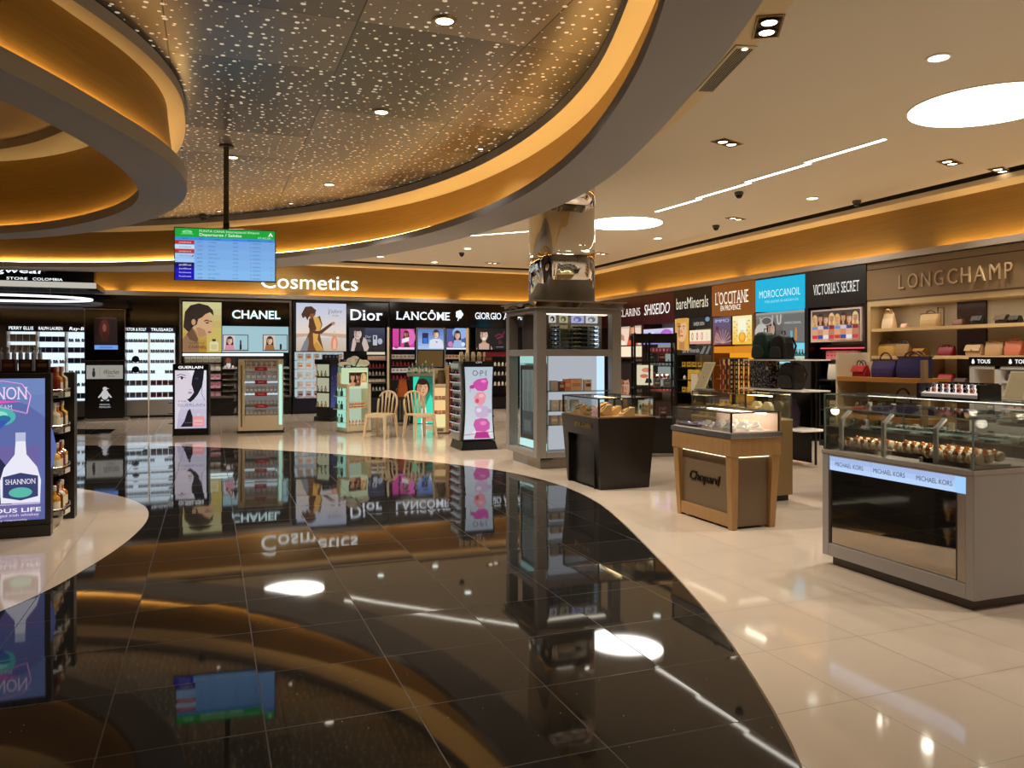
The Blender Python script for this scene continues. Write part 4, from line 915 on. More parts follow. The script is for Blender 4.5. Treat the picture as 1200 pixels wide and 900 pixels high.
panel(t, 'price_board', w * .30, w * .62, .70, 1.22, 0.06, 0.09, mat('#c9a53a', .5)); panel(t, 'shade_card', w * .42, w * .60, .62, 1.12, 0.03, 0.05, mat('#cfc6b2', .5))
# ochre unit
t, b, w = rwall(4, 'ochre orange beauty wall with cream serif lettering and two lit flower pictures', mat('#6a3c12', .4))
hd = header(t, 0, w, 2.41, ZR, lit('#8a4b0c', .9)); letters(hd, "L'OCCITANE", w * 0.48, 2.79, 0.27, lit('#fbeed6', 1.1), -0.024, w=1.16, serif=True); letters(hd, 'EN PROVENCE', w * 0.46, 2.575, 0.11, lit('#fbeed6', 1.1), -0.024, w=0.70, bold=.01)
a = Art(0.05, w * .46, 1.78, 2.38, -0.012, .8, bg='#6b4a5c'); a.blend(0, 1, '#7a4a52', '#5d5a86', 6); a.ell(.22, .60, .09, .08, '#7a1c1c'); a.poly([(0, .0), (.15, .5), (.5, .1)], '#b57a72')
for i in range(9): q = math.pi * (i + .5) / 9; a.curve([(.55, .05), (.55 + .5 * math.cos(q), .05 + .5 * math.sin(q))], .03, '#c9a0a8')
a.text('IMMO', .5, .87, .12, '#d8d6ee', w=.8); a.build('flower_picture', t)
a = Art(w * .50, w - .09, 1.78, 2.38, -0.012, 1.0, bg='#f3dc84'); a.blend(0, 1, '#f0c04a', '#f6ecb4', 6); a.poly([(.28, .1), (.28, .9), (.72, .9), (.72, .1)], '#f6f2d2'); a.ell(.5, .24, .2, .2, '#eb9a12'); a.ell(.5, .26, .12, .12, '#f4bd3c'); a.rect(.42, .4, .58, .5, '#d9d2b0')
for i in range(7): a.ell(.12 + .12 * (i % 2), .2 + .1 * i, .04, .025, '#d8a42a'); a.ell(.86 - .1 * (i % 2), .15 + .11 * i, .04, .025, '#cf9a2a')
a.build('yellow_picture', t)
for x0_, x1_ in ((0.05, w * .48), (w * .51, w - .08)): panel(t, 'drawer', x0_, x1_, 1.60, 1.74, 0.0, 0.3, lit('#e28a14', .85))
shelves_of(t, b, w, [1.34, 1.04, 0.74, 0.46], mat('#8a4b0c', .5), [('oa', carton(.13, .06, .12, '#f0cf7c', '#b8661a')), ('ob', bottle(.035, .15, '#b5471d', '#efe0b0')), ('oc', bottle(.035, .15, '#d8912a', '#efe0b0'))], 'cosmetics', 'amber bottle', 'ochre wall', back=lit('#f2a020', .95, True), n=8, group='goods on the ochre wall')
# turquoise unit
t, b, w = rwall(5, 'turquoise lit beauty wall with thin white lettering and grey salon picture', mat('#0d0d0e', .35))
hd = header(t, 0.03, w - .03, 2.43, ZR - .02, lit('#12b4dd', 1.0, True)); letters(hd, 'MOROCCANOIL', w * 0.51, 2.77, 0.15, lit('#d9f3fb', 1.2), -0.024, w=1.20, bold=-.012); letters(hd, 'THE LEADER IN ARGAN OIL', w * 0.55, 2.615, 0.05, lit('#9fe0f4', 1.1), -0.024, w=1.0)
a = Art(.03, w - .03, 1.80, 2.40, -0.012, .7, bg='#77716a'); a.blend(0, 1, '#57524c', '#8f8a83', 5); a.rect(0, .93, 1, 1, '#b5b2ac'); a.rect(.58, 0, 1, .9, '#7c7b79')
a.ell(.12, .35, .14, .3, '#d9d6cf'); a.face(.34, .42, .07, '#d2b6a2', '#3a2a22'); a.ell(.24, .72, .13, .14, '#c9c6c0'); a.ell(.24, .72, .10, .11, '#6a655e'); a.curve([(.37, .9), (.36, .55)], .03, '#c9c6c0'); a.curve([(.46, .9), (.48, .6), (.53, .62), (.54, .9)], .03, '#d5d2cc'); a.curve([(.1, .85), (.12, .6)], .03, '#c2bfb8')
a.text('MOROCCANOIL', .78, .62, .07, '#efefec', w=.32); a.rect(.73, .05, .775, .36, '#7fc4d6'); a.rect(.82, .05, .865, .40, '#d99a4a'); a.rect(.83, .40, .855, .46, '#d99a4a'); a.build('salon_picture', t)
panel(t, 'light_panel', .04, w - .04, 1.42, 1.79, .40, .42, lit('#7fd0e8', 1.0, True))
shelf(t, .04, w - .04, 1.42, lit('#a9e0ee', .9), 0.02, 0.40, 0.04)
row('hair_oil_box', 'tq', carton(.13, .07, .20, '#0f7f86', '#cfeef0', .2), 'hair oil box', 7, b, RZ, .10, w * .66, .15, 1.42, lambda i: '%s teal hair oil box along the lit shelf of the turquoise wall' % ORD[i], 'teal boxes on the turquoise wall')
row('hair_oil_bottle', 'tb', bottle(.04, .24, '#1d6f6a', '#d9d6c9', '#cfe6da'), 'hair oil bottle', 5, b, RZ, w * .68, w - .08, .15, 1.42, lambda i: '%s hair oil bottle at the pale end of the turquoise wall shelf' % ORD[i], 'bottles on the turquoise wall')
for z in (1.1, .8, .5): shelf(t, .05, w - .05, z, M_BLACK, .05, .42, .025)
# black unit with group of models
t, b, w = rwall(6, 'black beauty wall with group picture of swimwear models and pink boxes', mat('#080808', .3))
hd = header(t, 0, w, 2.42, ZR, mat('#080808', .3)); letters(hd, "VICTORIA'S SECRET", w * 0.52, 2.745, 0.19, lit('#ecebe6', 1.0), -0.024, w=1.12, serif=True)
x0_, x1_ = b[1] - ry(953), b[1] - ry(1009.5)
mb = MB(); mb.frame(x0_ - .03, x1_ + .03, 1.78, 2.37, -.03, 0, .03, mat('#c9bdb4', .4)); f = mb.build('picture_frame', t)
a = Art(x0_, x1_, 1.81, 2.34, -0.02, .95, bg='#8a6a5e'); a.rect(0, .6, 1, 1, '#4a3c3a')
random.seed(3)
for i in range(8):
    u = .06 + .125 * i; sk = ('#d99c78', '#c98a66', '#e2ab88', '#b97a58')[i % 4]
    a.poly([(u - .07, 0), (u - .06, .5), (u + .06, .5), (u + .075, 0)], sk); a.poly([(u - .055, .38), (u - .05, .5), (u + .05, .5), (u + .055, .38)], ('#5f8fc8', '#8a2030', '#2a4f94', '#c9c2cc')[(i * 3) % 4]); a.poly([(u - .055, .06), (u - .06, .18), (u + .06, .18), (u + .055, .06)], ('#c8303a', '#274a9c', '#dfe0e6', '#c23a4a')[i % 4])
    a.face(u, .70 + .04 * (i % 2), .045, sk, ('#d8ac62', '#3a221a', '#6a4326', '#e2c07c')[(i * 5) % 4])
a.build('models_picture', f)
panel(t, 'niche_back', .08, w - .08, 1.46, 1.74, .30, .32, mat('#2a0c12', .5)); shelf(t, .08, w - .08, 1.46, M_BLACK, .02, .32, .02)
row('perfume_box', 'vs', carton(.09, .07, .16, '#ef8f93', '#d8434f', .2), 'pink box', 8, b, RZ, w * .28, w * .80, .12, 1.46, lambda i: '%s pink box along the shelf below the swimwear picture' % ORD[i], 'pink boxes below the swimwear picture')
panel(t, 'glow_strip', w * .1, w * .8, 1.66, 1.68, .2, .24, lit('#ff5a66', 1.2))
for z in (1.12, .82): shelf(t, .05, w - .05, z, M_BLACK, .05, .42, .025)

# ================================================================== handbags
def handbag(name, label, loc, rz, w, h, d, c, top=1.0, handle='two', trim='#4a2a18', flap=None, group=None, hh=0.5, rough=.5, cat='handbag'):
    """w, h, d of the body; top = width of the mouth over width of the base"""
    t = thing(name, label, cat, loc, rz, group)
    M = mat(c, rough); T = mat(trim, .45); mb = MB(); k = 5; n = 6
    ring = []
    for j in range(k):
        f = j / (k - 1); ww = w / 2 * (1 + (top - 1) * f) * (1 + .05 * math.sin(math.pi * f)); dd = d / 2 * (1 - .72 * f ** 1.3) * (1 + .14 * math.sin(math.pi * f))
        z = h * f; q = []
        for i in range(12):
            a = 2 * math.pi * i / 12; ca, sa = math.cos(a), math.sin(a)
            q.append((ww * math.copysign(abs(ca) ** .35, ca), dd * math.copysign(abs(sa) ** .35, sa), z + (0.035 * h * (abs(ca) - .5) if j == k - 1 else 0)))
        ring.append(q)
    vs = [p for q in ring for p in q]; fs = [(j * 12 + i, j * 12 + (i + 1) % 12, (j + 1) * 12 + (i + 1) % 12, (j + 1) * 12 + i) for j in range(k - 1) for i in range(12)]
    fs += [tuple(range(11, -1, -1)), tuple((k - 1) * 12 + i for i in range(12))]
    mb.add(vs, fs, M); mb.build('body', t, smooth=False, bevel=min(.012, h * .05))
    if flap:
        mb = MB(); F = mat(flap, rough); fw = w * .5 * (1 + (top - 1) * .7) * .97
        mb.profx([(-d * .14, h * 1.01), (-d * .30, h * .96), (-d * .56, h * .58), (-d * .56 - .006, h * .42), (-d * .56 - .012, h * .44), (-d * .33, h * .98), (-d * .12, h * 1.04), (d * .14, h * 1.04), (d * .14, h * 1.01)], -fw, fw, F)
        fl_ = mb.build('flap', t, bevel=.004); mb = MB(); mb.lathe([(.006, -.003), (.012, 0), (.006, .004)], M_GOLDM, 10); mb.v = [(x, z - d * .56 - .014, y + h * .50) for x, y, z in mb.v]; mb.build('clasp', fl_)
    else:
        mb = MB(); wt_ = w / 2 * top * 1.02; mb.box(-wt_, wt_, -d * .17, -d * .12, h * .93, h * 1.01, T); mb.box(-wt_, wt_, d * .12, d * .17, h * .93, h * 1.01, T); mb.build('top_trim', t, bevel=.003)
    if handle:
        for s in ((-1, 1) if handle == 'two' else (0,)):
            a = w * .24 * top; pts = [(a * math.cos(q), s * d * .16 + s * .01 * math.sin(q), h * .95 + h * hh * math.sin(q)) for q in [math.pi * i / 10 for i in range(11)]]
            mb = MB(); mb.tube(pts, min(.011, w * .035), T, 6); mb.build('handle', t, smooth=True)
    return t

# ================================================================== the bag shop niche in the wall
yB, yE = 10.465, 4.6; wB = yB - yE; b = (XW, yB, 0)
def bxl(px, X=XW): return yB - on_x(px, X)[0]
M_NICHE = mat('#b79e72', .55); M_SIGNB = mat('#7d6647', .6); M_SHELF = mat('#c9ab78', .45)
t = thing('bag_wall_niche', 'long cream bag display niche with raised letters on its brown sign band', 'display unit', b, RZ)
mb = MB(); mb.box(0, .07, 0, .5, 0, 2.44, M_NICHE); mb.box(wB - .07, wB, 0, .5, 0, 2.44, M_NICHE); mb.box(.07, wB - .07, .44, .5, 0, 2.44, mat('#c2b49b', .5)); mb.box(.07, wB - .07, .0, .44, 2.36, 2.44, M_NICHE); mb.build('carcass', t)
mb = MB(); mb.box(0, wB, -.01, .3, 2.47, 2.97, M_SIGNB); mb.box(0, wB, -.005, .3, 2.985, ZR, M_SIGNB); mb.box(0, wB, 0, .3, 2.44, 2.46, M_SIGNB); mb.box(0, wB, .01, .3, 2.96, 3.0, mat('#241608', .6)); mb.box(0, wB, .01, .3, 2.455, 2.475, mat('#241608', .6)); sg = mb.build('sign_band', t)
x0_, x1_ = bxl(1055), bxl(1188); mb = MB(); text(mb, 'LONGCHAMP', (x0_ + x1_) / 2, 2.725, .235, mat('#b59c78', .4), w=x1_ - x0_, y=-.01, depth=.025, track=.16, bold=-.006); mb.build('lettering', sg)
BS = [1.985, 1.53, 1.09, .62]
for z in BS: shelf(t, .07, wB - .07, z, M_SHELF, .02, .44, .05)
xa, xb_ = bxl(1122, XW + .42), bxl(1156, XW + .42); mb = MB(); mb.box(xa, xb_, .41, .44, 0, 2.36, mat('#3a2018', .3)); mb.build('dark_back_panel', t)
mb = MB(); mb.box(bxl(1077.5), bxl(1083.5), .0, .43, 0, 1.48, mat('#8a6a48', .5)); mb.build('upright', t)
mb = MB(); mb.frame(bxl(1098, XW + .36), bxl(1106, XW + .36), 2.0, 2.30, .36, .38, .014, mat('#8a6a3a', .4)); mb.build('wire_frame', t)
L = bpy.data.lights.new('niche_light', 'AREA'); L.shape = 'RECTANGLE'; L.size = wB - .4; L.size_y = .06; L.energy = 9; L.color = (1, .86, .66)
o = bpy.data.objects.new('lamp_strip', L); COL.objects.link(o); o.parent = t; o.location = (wB / 2, .12, 2.345)
def bag_at(p0, p1, y_top, shelf_z, c, label, d=.14, dep=.20, **kw):
    x0_, x1_ = bxl(p0, XW + dep), bxl(p1, XW + dep); d_ = on_x((p0 + p1) / 2, XW + dep)[1]
    hh = max(.06, zat(y_top, d_) - shelf_z)
    return handbag(kw.pop('name', 'handbag'), label, loc_of(b, RZ, (x0_ + x1_) / 2, dep, shelf_z), RZ + random.uniform(-.08, .08), abs(x1_ - x0_) * .96, hh, d, c, group='handbags in the wall niche', **kw)
bag_at(1035, 1049, 367, BS[0], '#dcc3a0', 'tall cream bucket tote at the end of the top niche shelf', top=.8, hh=.30, trim='#b9966a')
bag_at(1056.5, 1063, 379, BS[0], '#cfa493', 'tiny blush pouch on the top niche shelf beside the cream bucket tote', handle=None, d=.08, trim='#b98a78', cat='pouch', name='pouch')
bag_at(1080, 1101, 367, BS[0], '#b89a6a', 'slouchy tan shoulder bag on the top niche shelf before a wire frame', top=1.05, handle='one', hh=.25, trim='#5a4632')
bag_at(1117.5, 1131, 374, BS[0], '#6b3a1c', 'small chestnut bag on the top niche shelf beside the dark back panel', top=.7, handle='one', hh=.4)
bag_at(1141, 1154, 370, BS[0], '#14120f', 'black square bag with silver clasp on the top niche shelf', flap='#1a1714', handle='one', hh=.4, trim='#111111')
bag_at(1168, 1183, 369, BS[0], '#4a3520', 'small olive brown flap pouch on the top niche shelf', flap='#503a24', handle=None, cat='pouch', name='pouch')
bag_at(1185, 1197, 370, BS[0], '#15140f', 'small black flap pouch on the top niche shelf next to the olive one', flap='#1c1a14', handle=None, cat='pouch', name='pouch')
bag_at(1031, 1052, 402, BS[1], '#b98f3e', 'wide mustard tote on the middle niche shelf above the purple totes', hh=.22, trim='#5a3a1c')
bag_at(1050, 1067, 402, BS[1], '#a07a48', 'tan tote with dark hanging handles beside the wide mustard tote', dep=.10, hh=.2, trim='#3a2012', d=.10)
bag_at(1069, 1088, 408.5, BS[1], '#a8802f', 'flat mustard clutch on the middle niche shelf beside the totes', handle=None, flap='#b5832f', d=.18, cat='clutch', name='clutch_bag')
bag_at(1101, 1118.5, 406, BS[1], '#8c171f', 'bright red handbag on the middle niche shelf', hh=.22, trim='#6a1016')
bag_at(1133.5, 1153, 404, BS[1], '#c9a878', 'beige flap satchel before the dark back panel, middle niche shelf', flap='#cdae80', handle=None)
bag_at(1156, 1177, 400, BS[1], '#bf9d70', 'beige tote standing beside the coral tote on the middle niche shelf', hh=.12, trim='#8a6a44')
bag_at(1179, 1199, 399, BS[1], '#cf7a5c', 'coral tote on the middle niche shelf', hh=.2, trim='#b5644a')
bag_at(1084, 1096, 443, BS[2], '#17181a', 'small black pouch on the lowest visible niche shelf', handle=None, cat='pouch', name='pouch')
bag_at(1102.5, 1119, 438, BS[2], '#9a1620', 'red boxy handbag on the lowest visible niche shelf', flap='#a21a24', handle=None)
bag_at(1121, 1136, 443, BS[2], '#2f1a12', 'dark brown flap bag beside the red boxy handbag', flap='#352016', handle=None)

# ================================================================== freestanding displays on the floor
# --- liquor gondola with a lit screen
gx, gy = -1.25, 7.62
t = thing('liquor_gondola', 'dark liquor gondola with a glowing blue bottle advert screen on its front', 'display unit', (gx, gy, 0))
mb = MB(); mb.box(-1.9, -.34, .12, .72, .12, 1.36, M_CHAR); mb.box(-1.9, 0.07, .74, .90, 0.0, 1.36, mat('#1d1815', .35)); mb.box(-1.95, -.04, .10, .74, 1.36, 1.385, M_BLACK); mb.build('body', t)
mb = MB(); mb.box(-1.9, -.02, .1, .72, 0.0, .12, mat('#c9bda6', .4)); mb.build('plinth', t)
mb = MB(); mb.frame(-.78, 0, .10, 1.37, 0, .10, .045, M_CHAR); mb.box(-.735, -.045, .02, .10, .145, 1.325, M_BLACK); mb.box(-.78, 0, -.01, .10, .0, .10, mat('#2d2a27', .3)); mb.build('screen_housing', t, bevel=.004)
a = Art(-.735, -.03, .13, 1.345, .004, 1.0, bg='#5f72ac', gloss=True); a.blend(0, 1, '#565f9c', '#6f86bd', 8); a.ell(.5, .5, .6, .35, '#5d6aa6'); a.poly([(.25, .02), (.25, .52), (.92, .52), (.92, .02)], '#6c62a0'); a.rect(0, .12, .93, .2, '#b9b2d6')
fr = [(.10, .95), (.55, .965), (.74, .945), (.83, .865), (.79, .745), (.45, .80), (.14, .77), (.05, .86), (.10, .95)]
a.curve(fr, .016, '#e6b4e2'); a.curve([(x * .985 + .006, y * .99 + .008) for x, y in fr], .008, '#8a5bb0')
a.text('SHANNON', .45, .885, .085, '#f0d3f0', w=.70, serif=True); a.poly([(.2, .825), (.5, .838), (.74, .825), (.5, .815)], '#e257b6'); a.text('IRISH CREAM', .46, .79, .032, '#d7c6ea', w=.36)
a.ell(.52, .725, .16, .062, '#4fb5b0'); a.ell(.50, .735, .10, .03, '#8fe0c9'); a.ell(.56, .71, .07, .025, '#2b6f9e'); a.poly([(.42, .70), (.52, .64), (.62, .70)], '#3a57b0')
def adb(cx, base, s, body, neck, lab):
    a.poly([(cx - .20 * s, base), (cx - .21 * s, base + .15 * s), (cx - .17 * s, base + .24 * s), (cx - .06 * s, base + .33 * s), (cx - .045 * s, base + .47 * s), (cx + .045 * s, base + .47 * s), (cx + .06 * s, base + .33 * s), (cx + .17 * s, base + .24 * s), (cx + .21 * s, base + .15 * s), (cx + .20 * s, base)], body)
    a.rect(cx - .052 * s, base + .42 * s, cx + .052 * s, base + .48 * s, neck)
    a.poly([(cx - .18 * s, base + .04 * s), (cx - .18 * s, base + .18 * s), (cx, base + .205 * s), (cx + .18 * s, base + .18 * s), (cx + .18 * s, base + .04 * s), (cx, base + .015 * s)], lab); a.ell(cx, base + .07 * s, .12 * s, .035 * s, '#58b7a8')
    a.text('SHANNON', cx, base + .145 * s, .035 * s, '#f2e8f6', w=.31 * s, serif=True)
adb(.44, .13, 1.0, '#232a4a', '#1a1d33', '#3a2a56'); adb(.73, .135, 1.0, '#e9e8f6', '#b9bfdc', '#37406e')
a.text('DELICIOUS LIFE', .52, .085, .028, '#eef0fa', w=.84, bold=.015); a.text('from the finest aged irish whiskey', .52, .052, .018, '#dfe3f4', w=.80); a.text('enjoy responsibly', .62, .02, .011, '#cfd4ea', w=.36)
a.build('advert_screen', t)
SZ = [1.17, .86, .50, .14]
for z in SZ:
    sh = shelf(t, -.32, .03, z, M_CHAR, .14, .72, .015)
    mb = MB(); pts = [(-.02, .13), (.05, .2), (.08, .42), (.05, .62), (-.02, .70)]
    mb.tube([(x, y, z + .05) for x, y in pts], .006, M_STEEL, 5); mb.add([(x, y, z - .02) for x, y in pts] + [(x, y, z + .03) for x, y in pts], [(i, i + 1, 6 + i, 5 + i) for i in range(4)], M_STEEL)
    mb.add([(.066, .26, z - .015), (.085, .40, z - .015), (.085, .40, z + .027), (.066, .26, z + .027)], [(0, 1, 2, 3)], mat('#cfc4b4', .5)); mb.build('shelf_rail', t)
cols = ['#7a2318', '#c98a2a', '#5a3a1c', '#d9c9b0', '#b56a1c', '#3a2412', '#e0b04a', '#8a4a22']
for r, z in enumerate(SZ):
    for i in range(4):
        c = cols[(r * 3 + i) % 8]
        item('liquor_bottle', ('lb', c), bottle(.052, .25, c, '#c9c2b4' if i % 2 else '#7a1a1a', '#e2d6ba' if i % 2 else None), '%s liquor bottle along, %s side shelf of the screen gondola' % (ORD[i], SHELF[r]), 'liquor bottle', (gx - .015, gy + .22 + .125 * i, z), group='bottles on the gondola side shelves')
for i in range(9):
    item('bottle_box', ('bbx', i % 3), carton(.10, .10, .10, ('#17110f', '#3a2a18', '#4a1614')[i % 3], '#7a5a30'), '%s dark bottle box along the gondola top, counted from the screen edge' % ORD[i], 'bottle box', (gx - .10 - .125 * i, gy + .25, 1.385), group='dark boxes on the gondola top')
def tall(mb): mb.lathe([(.017, 0), (.018, .05), (.018, .15), (.009, .165), (.008, .19)], mat('#b9bccb', .08), 12); mb.lathe([(.011, .185), (.011, .205)], M_STEEL, 10)
for i in range(16): item('miniature_bottle', 'mini', tall, '%s clear slender bottle behind the dark boxes on the gondola' % ORD[i], 'bottle', (gx - .16 - .05 * i, gy + .46, 1.385), group='clear bottles on the gondola top')

# --- black display with the half-face advert
x, y = at_d(223.5, 15.3); wv = 39.5 * 15.3 / FPX / 2; zf = lambda p: zat(p, 15.3)
t = thing('advert_display', 'slim black display stand with half-face perfume advert and pink bottle', 'advert display', (x, y, 0), -.12)
mb = MB(); mb.box(-wv, wv, 0, .30, .015, zf(426.5), M_BLACK); mb.box(-wv - .01, wv + .01, -.02, .32, 0, .015, M_BLACK); mb.build('housing', t, bevel=.006)
a = Art(-wv * .87, wv * .88, zf(502), zf(434), -.004, .95, bg='#d9d5e6')
a.blend(0, 1, '#bdb6cf', '#e6e2ef', 6); a.poly([(.05, .0), (.1, .25), (.28, .48), (.42, .50), (.50, .56), (.56, .62), (.52, .66), (.57, .70), (.52, .74), (.55, .80), (.5, .92), (.4, 1), (0, 1), (0, 0)], '#dcd3df')
a.poly([(.62, 1), (.55, .88), (.52, .76), (.56, .70), (.60, .62), (.55, .58), (.46, .52), (.38, .50), (.48, .45), (.60, .50), (.72, .58), (.84, .70), (.90, .85), (.92, 1)], '#191722')
a.poly([(.30, .13), (.40, .30), (.48, .34), (.56, .20), (.56, .03), (.18, .03)], '#191722'); a.curve([(.92, 1), (.86, .72), (.84, .60), (.95, .48)], .012, '#2a2733')
a.curve([(.06, .91), (.18, .935), (.34, .91)], .022, '#4a4252'); a.ell(.22, .87, .12, .024, '#f4f2f8'); a.ell(.22, .87, .045, .026, '#2f3b4a'); a.curve([(.09, .87), (.2, .897), (.34, .865)], .022, '#211c28'); a.ell(.69, .86, .06, .018, '#3a3642'); a.ell(.48, .615, .07, .018, '#b38a9a'); a.curve([(.46, .67), (.52, .665)], .02, '#a595a8')
a.text('MA', .24, .47, .03, '#8a8296', w=.26); a.text('GUERLAIN', .52, .405, .045, '#7d7690', w=.86); a.rect(.1, .37, .95, .373, '#8a8296')
a.poly([(.56, .03), (.56, .18), (.60, .21), (.90, .21), (.93, .18), (.93, .03)], '#e79aa2'); a.rect(.60, .06, .88, .15, '#efb4b4'); a.rect(.70, .21, .79, .26, '#d9c9d2'); a.ell(.745, .28, .06, .018, '#c9b7c6'); a.rect(.62, .09, .86, .10, '#c77a86')
a.text('EAU DE PARFUM', .42, .10, .014, '#8d8798', w=.22); a.build('advert', t)
letters(t, 'GUERLAIN', 0, zf(430.4), .048, lit('#f3f3f3', 1.2), -.004, w=wv * 1.38, bold=.03)
for k in range(5):
    mb = MB(); mb.box(-wv - .09, -wv, .06, .26, .22 + .2 * k, .235 + .2 * k, M_BLACK); mb.build('side_shelf', t)

# --- beige gondola with boxes and red shelf tags
D = 15.75; x, y = at_d(305.5, D); wv = 50 * D / FPX / 2; zf = lambda p: zat(p, D); base = (x, y, 0); rz = -.10
t = thing('beige_gondola', 'beige product gondola with silver boxes, red shelf tags and a mint light edge', 'display unit', base, rz)
M_SAND = mat('#d0bf9f', .45)
mb = MB(); mb.box(-wv, -wv + .12, 0, .62, .05, zf(421), M_SAND); mb.box(wv - .10, wv, 0, .62, .05, zf(421), M_SAND); mb.box(-wv + .12, wv - .10, .40, .62, .05, zf(421), M_SAND); mb.box(-wv + .12, wv - .10, .06, .40, zf(421) - .03, zf(421), M_SAND); mb.box(-wv + .12, wv - .10, 0, .40, .05, zf(487), M_SAND); mb.box(-wv - .02, wv + .02, .02, .60, 0, .05, M_MATT); mb.build('body', t, bevel=.006)
mb = MB(); mb.box(wv - .075, wv - .015, -.012, 0.0, zf(498), zf(427), lit('#b4efe0', 1.05, True)); mb.build('light_edge', t)
mb = MB(); mb.box(-wv + .05, -wv + .075, -.008, 0, zf(500), zf(428), mat('#7a6a44', .3, .6)); mb.build('trim_strip', t)
panel(t, 'back_panel', -wv + .12, wv - .10, zf(487), zf(424), .36, .40, lit('#8f8a86', .55))  # no lamp: a glow added to brighten the recess
for r, (p, m) in enumerate(((431.5, M_SAND), (447, lit('#d9ecf2', .8, True)), (461, lit('#d9ecf2', .9, True)), (475, mat('#5d5745', .5)), (488, M_SAND))):
    z = zf(p) - .004; shelf(t, -wv + .12, wv - .10, z, m, .03, .37, .025)
    if r < 4:
        mb = MB(); mb.box(-.11, .12, .0, .03, z - .05, z + .028, mat('#9d1f2b', .4)); mb.box(-.05, .06, -.001, .0, z - .02, z - .002, mat('#d98a90', .4)); mb.build('red_tag', t)
    n = 6 if r in (0, 1) else 8
    row('skincare_box', ('sk', r), carton(.085 if n == 6 else .062, .06, (.13, .20, .14, .10, .13)[r], ('#c9bca6', '#a9a9ab', '#8f8684', '#9a9896', '#a5a19c')[r], ('#8d7f68', '#d9d9db', '#d0cac6', '#c9c6c2', '#c6c2bb')[r], .25), 'skincare box', n, base, rz, -wv + .13, wv - .11, .13, z,
        lambda i, r=r: '%s silver grey box along, %s shelf of the beige gondola' % (ORD[i], SHELF[r]), 'boxes on the beige gondola')
for r in range(4):
    for i in range(3):
        item('side_tester', ('st', r % 2), bottle(.025, .13, ('#b9a8b0', '#8a8f9a')[r % 2], '#2a2a2a'), '%s tester along the open flank, %s peg shelf of the beige gondola' % (ORD[i], SHELF[r]), 'tester', loc_of(base, rz, -wv - .06, .15 + .15 * i, .40 + .24 * r), group='testers on the gondola flank')
    mb = MB(); mb.box(-wv - .11, -wv, .08, .56, .385 + .24 * r, .40 + .24 * r, M_CHAR); mb.build('flank_shelf', t)

# --- navy night-sky totem
D = 18.7; x, y = at_d(385, D); zf = lambda p: zat(p, D); base = (x, y, 0); rz = .62
t = thing('perfume_totem', 'navy starry perfume totem with small lit shelves on one flank', 'display unit', base, rz)
mb = MB(); mb.box(-.05, .36, -.1, .36, .1, zf(427), mat('#0e1018', .3)); mb.box(-.09, .40, -.14, .40, 0, .1, M_BLACK); mb.box(-.08, .39, -.13, .39, zf(427), zf(421), M_BLACK); mb.build('body', t, bevel=.006)
a = Art(-.03, .34, .32, zf(429), -.103, .5, bg='#1d2352'); a.blend(0, 1, '#5a63a8', '#141a44', 8)
for i in range(14): a.ell(random.uniform(.1, .9), random.uniform(.3, .95), .015, .008, '#c9cff0')
a.build('night_panel', t)
for r in range(3):
    z0 = .34 + .36 * r; mb = MB(); mb.box(-.054, -.05, -.07, .33, z0, z0 + .32, lit('#b9bd9c', .8)); mb.box(-.13, -.05, -.07, .33, z0 - .012, z0, M_CHAR); mb.build('lit_niche', t)
    for i in range(3): item('perfume_bottle', ('pf', r), bottle(.03, .13, ('#d8c28a', '#c9d0d6', '#b7c9a8')[r], '#2b2b2b'), '%s perfume bottle along, %s flank niche of the navy totem' % (ORD[i], ('lowest', 'middle', 'top')[r]), 'perfume bottle', loc_of(base, rz, -.095, .0 + .13 * i, z0), rz, 'bottles in the navy totem')
for i in range(4): item('navy_box', 'nb', carton(.09, .08, .11, '#141a3a', '#8a8fb5'), '%s navy box along the top of the starry totem' % ORD[i], 'perfume box', loc_of(base, rz, -.02 + .12 * i, .1, zf(421)), rz, 'navy boxes on the totem')

# --- cream stand with three-women picture
D = 15.9; x, y = at_d(421, D); zf = lambda p: zat(p, D); base = (x, y, 0); rz = .34; hw = .27
t = thing('skincare_stand', 'cream skincare stand with picture of three women and orange bottles', 'display unit', base, rz)
M_CR = mat('#d8cfae', .5)
mb = MB(); mb.box(-hw, -hw + .05, 0, .42, .03, zf(450), M_CR); mb.box(hw - .07, hw, 0, .42, .03, zf(450), M_CR); mb.box(-hw + .05, hw - .07, .30, .42, .03, zf(432), M_CR); mb.box(-hw + .05, hw - .07, 0, .30, .03, zf(499), M_CR); mb.box(-hw - .02, hw + .02, -.01, .44, 0, .03, mat('#8a8270', .5)); mb.box(-hw, hw, .3, .42, zf(450), zf(437), M_CR); mb.build('body', t, bevel=.006)
panel(t, 'lit_back', -hw + .05, hw - .07, zf(499), zf(455), .27, .30, lit('#c3d9bd', .75, True))
mb = MB(); mb.box(-hw + .02, hw - .06, .02, .28, zf(455.5), zf(431), lit('#d5ecc0', .8)); pb = mb.build('picture_box', t)
a = Art(-hw + .05, hw - .09, zf(452.5), zf(434.5), .018, .95, bg='#e2e6b8')
a.rect(0, .2, 1, .9, '#3a2c1c')
for u, sk, hr in ((.2, '#c98e6a', '#2a1712'), (.5, '#7a4a32', '#1a100c'), (.8, '#e9c49c', '#d9a95a')): a.face(u, .56, .12, sk, hr, '#b5564a'); a.poly([(u - .2, 0), (u - .14, .24), (u + .14, .24), (u + .2, 0)], sk if u != .8 else '#ead8b0')
a.text('LIVE', .5, .1, .1, '#2a2a20', w=.2); a.build('women_picture', pb)
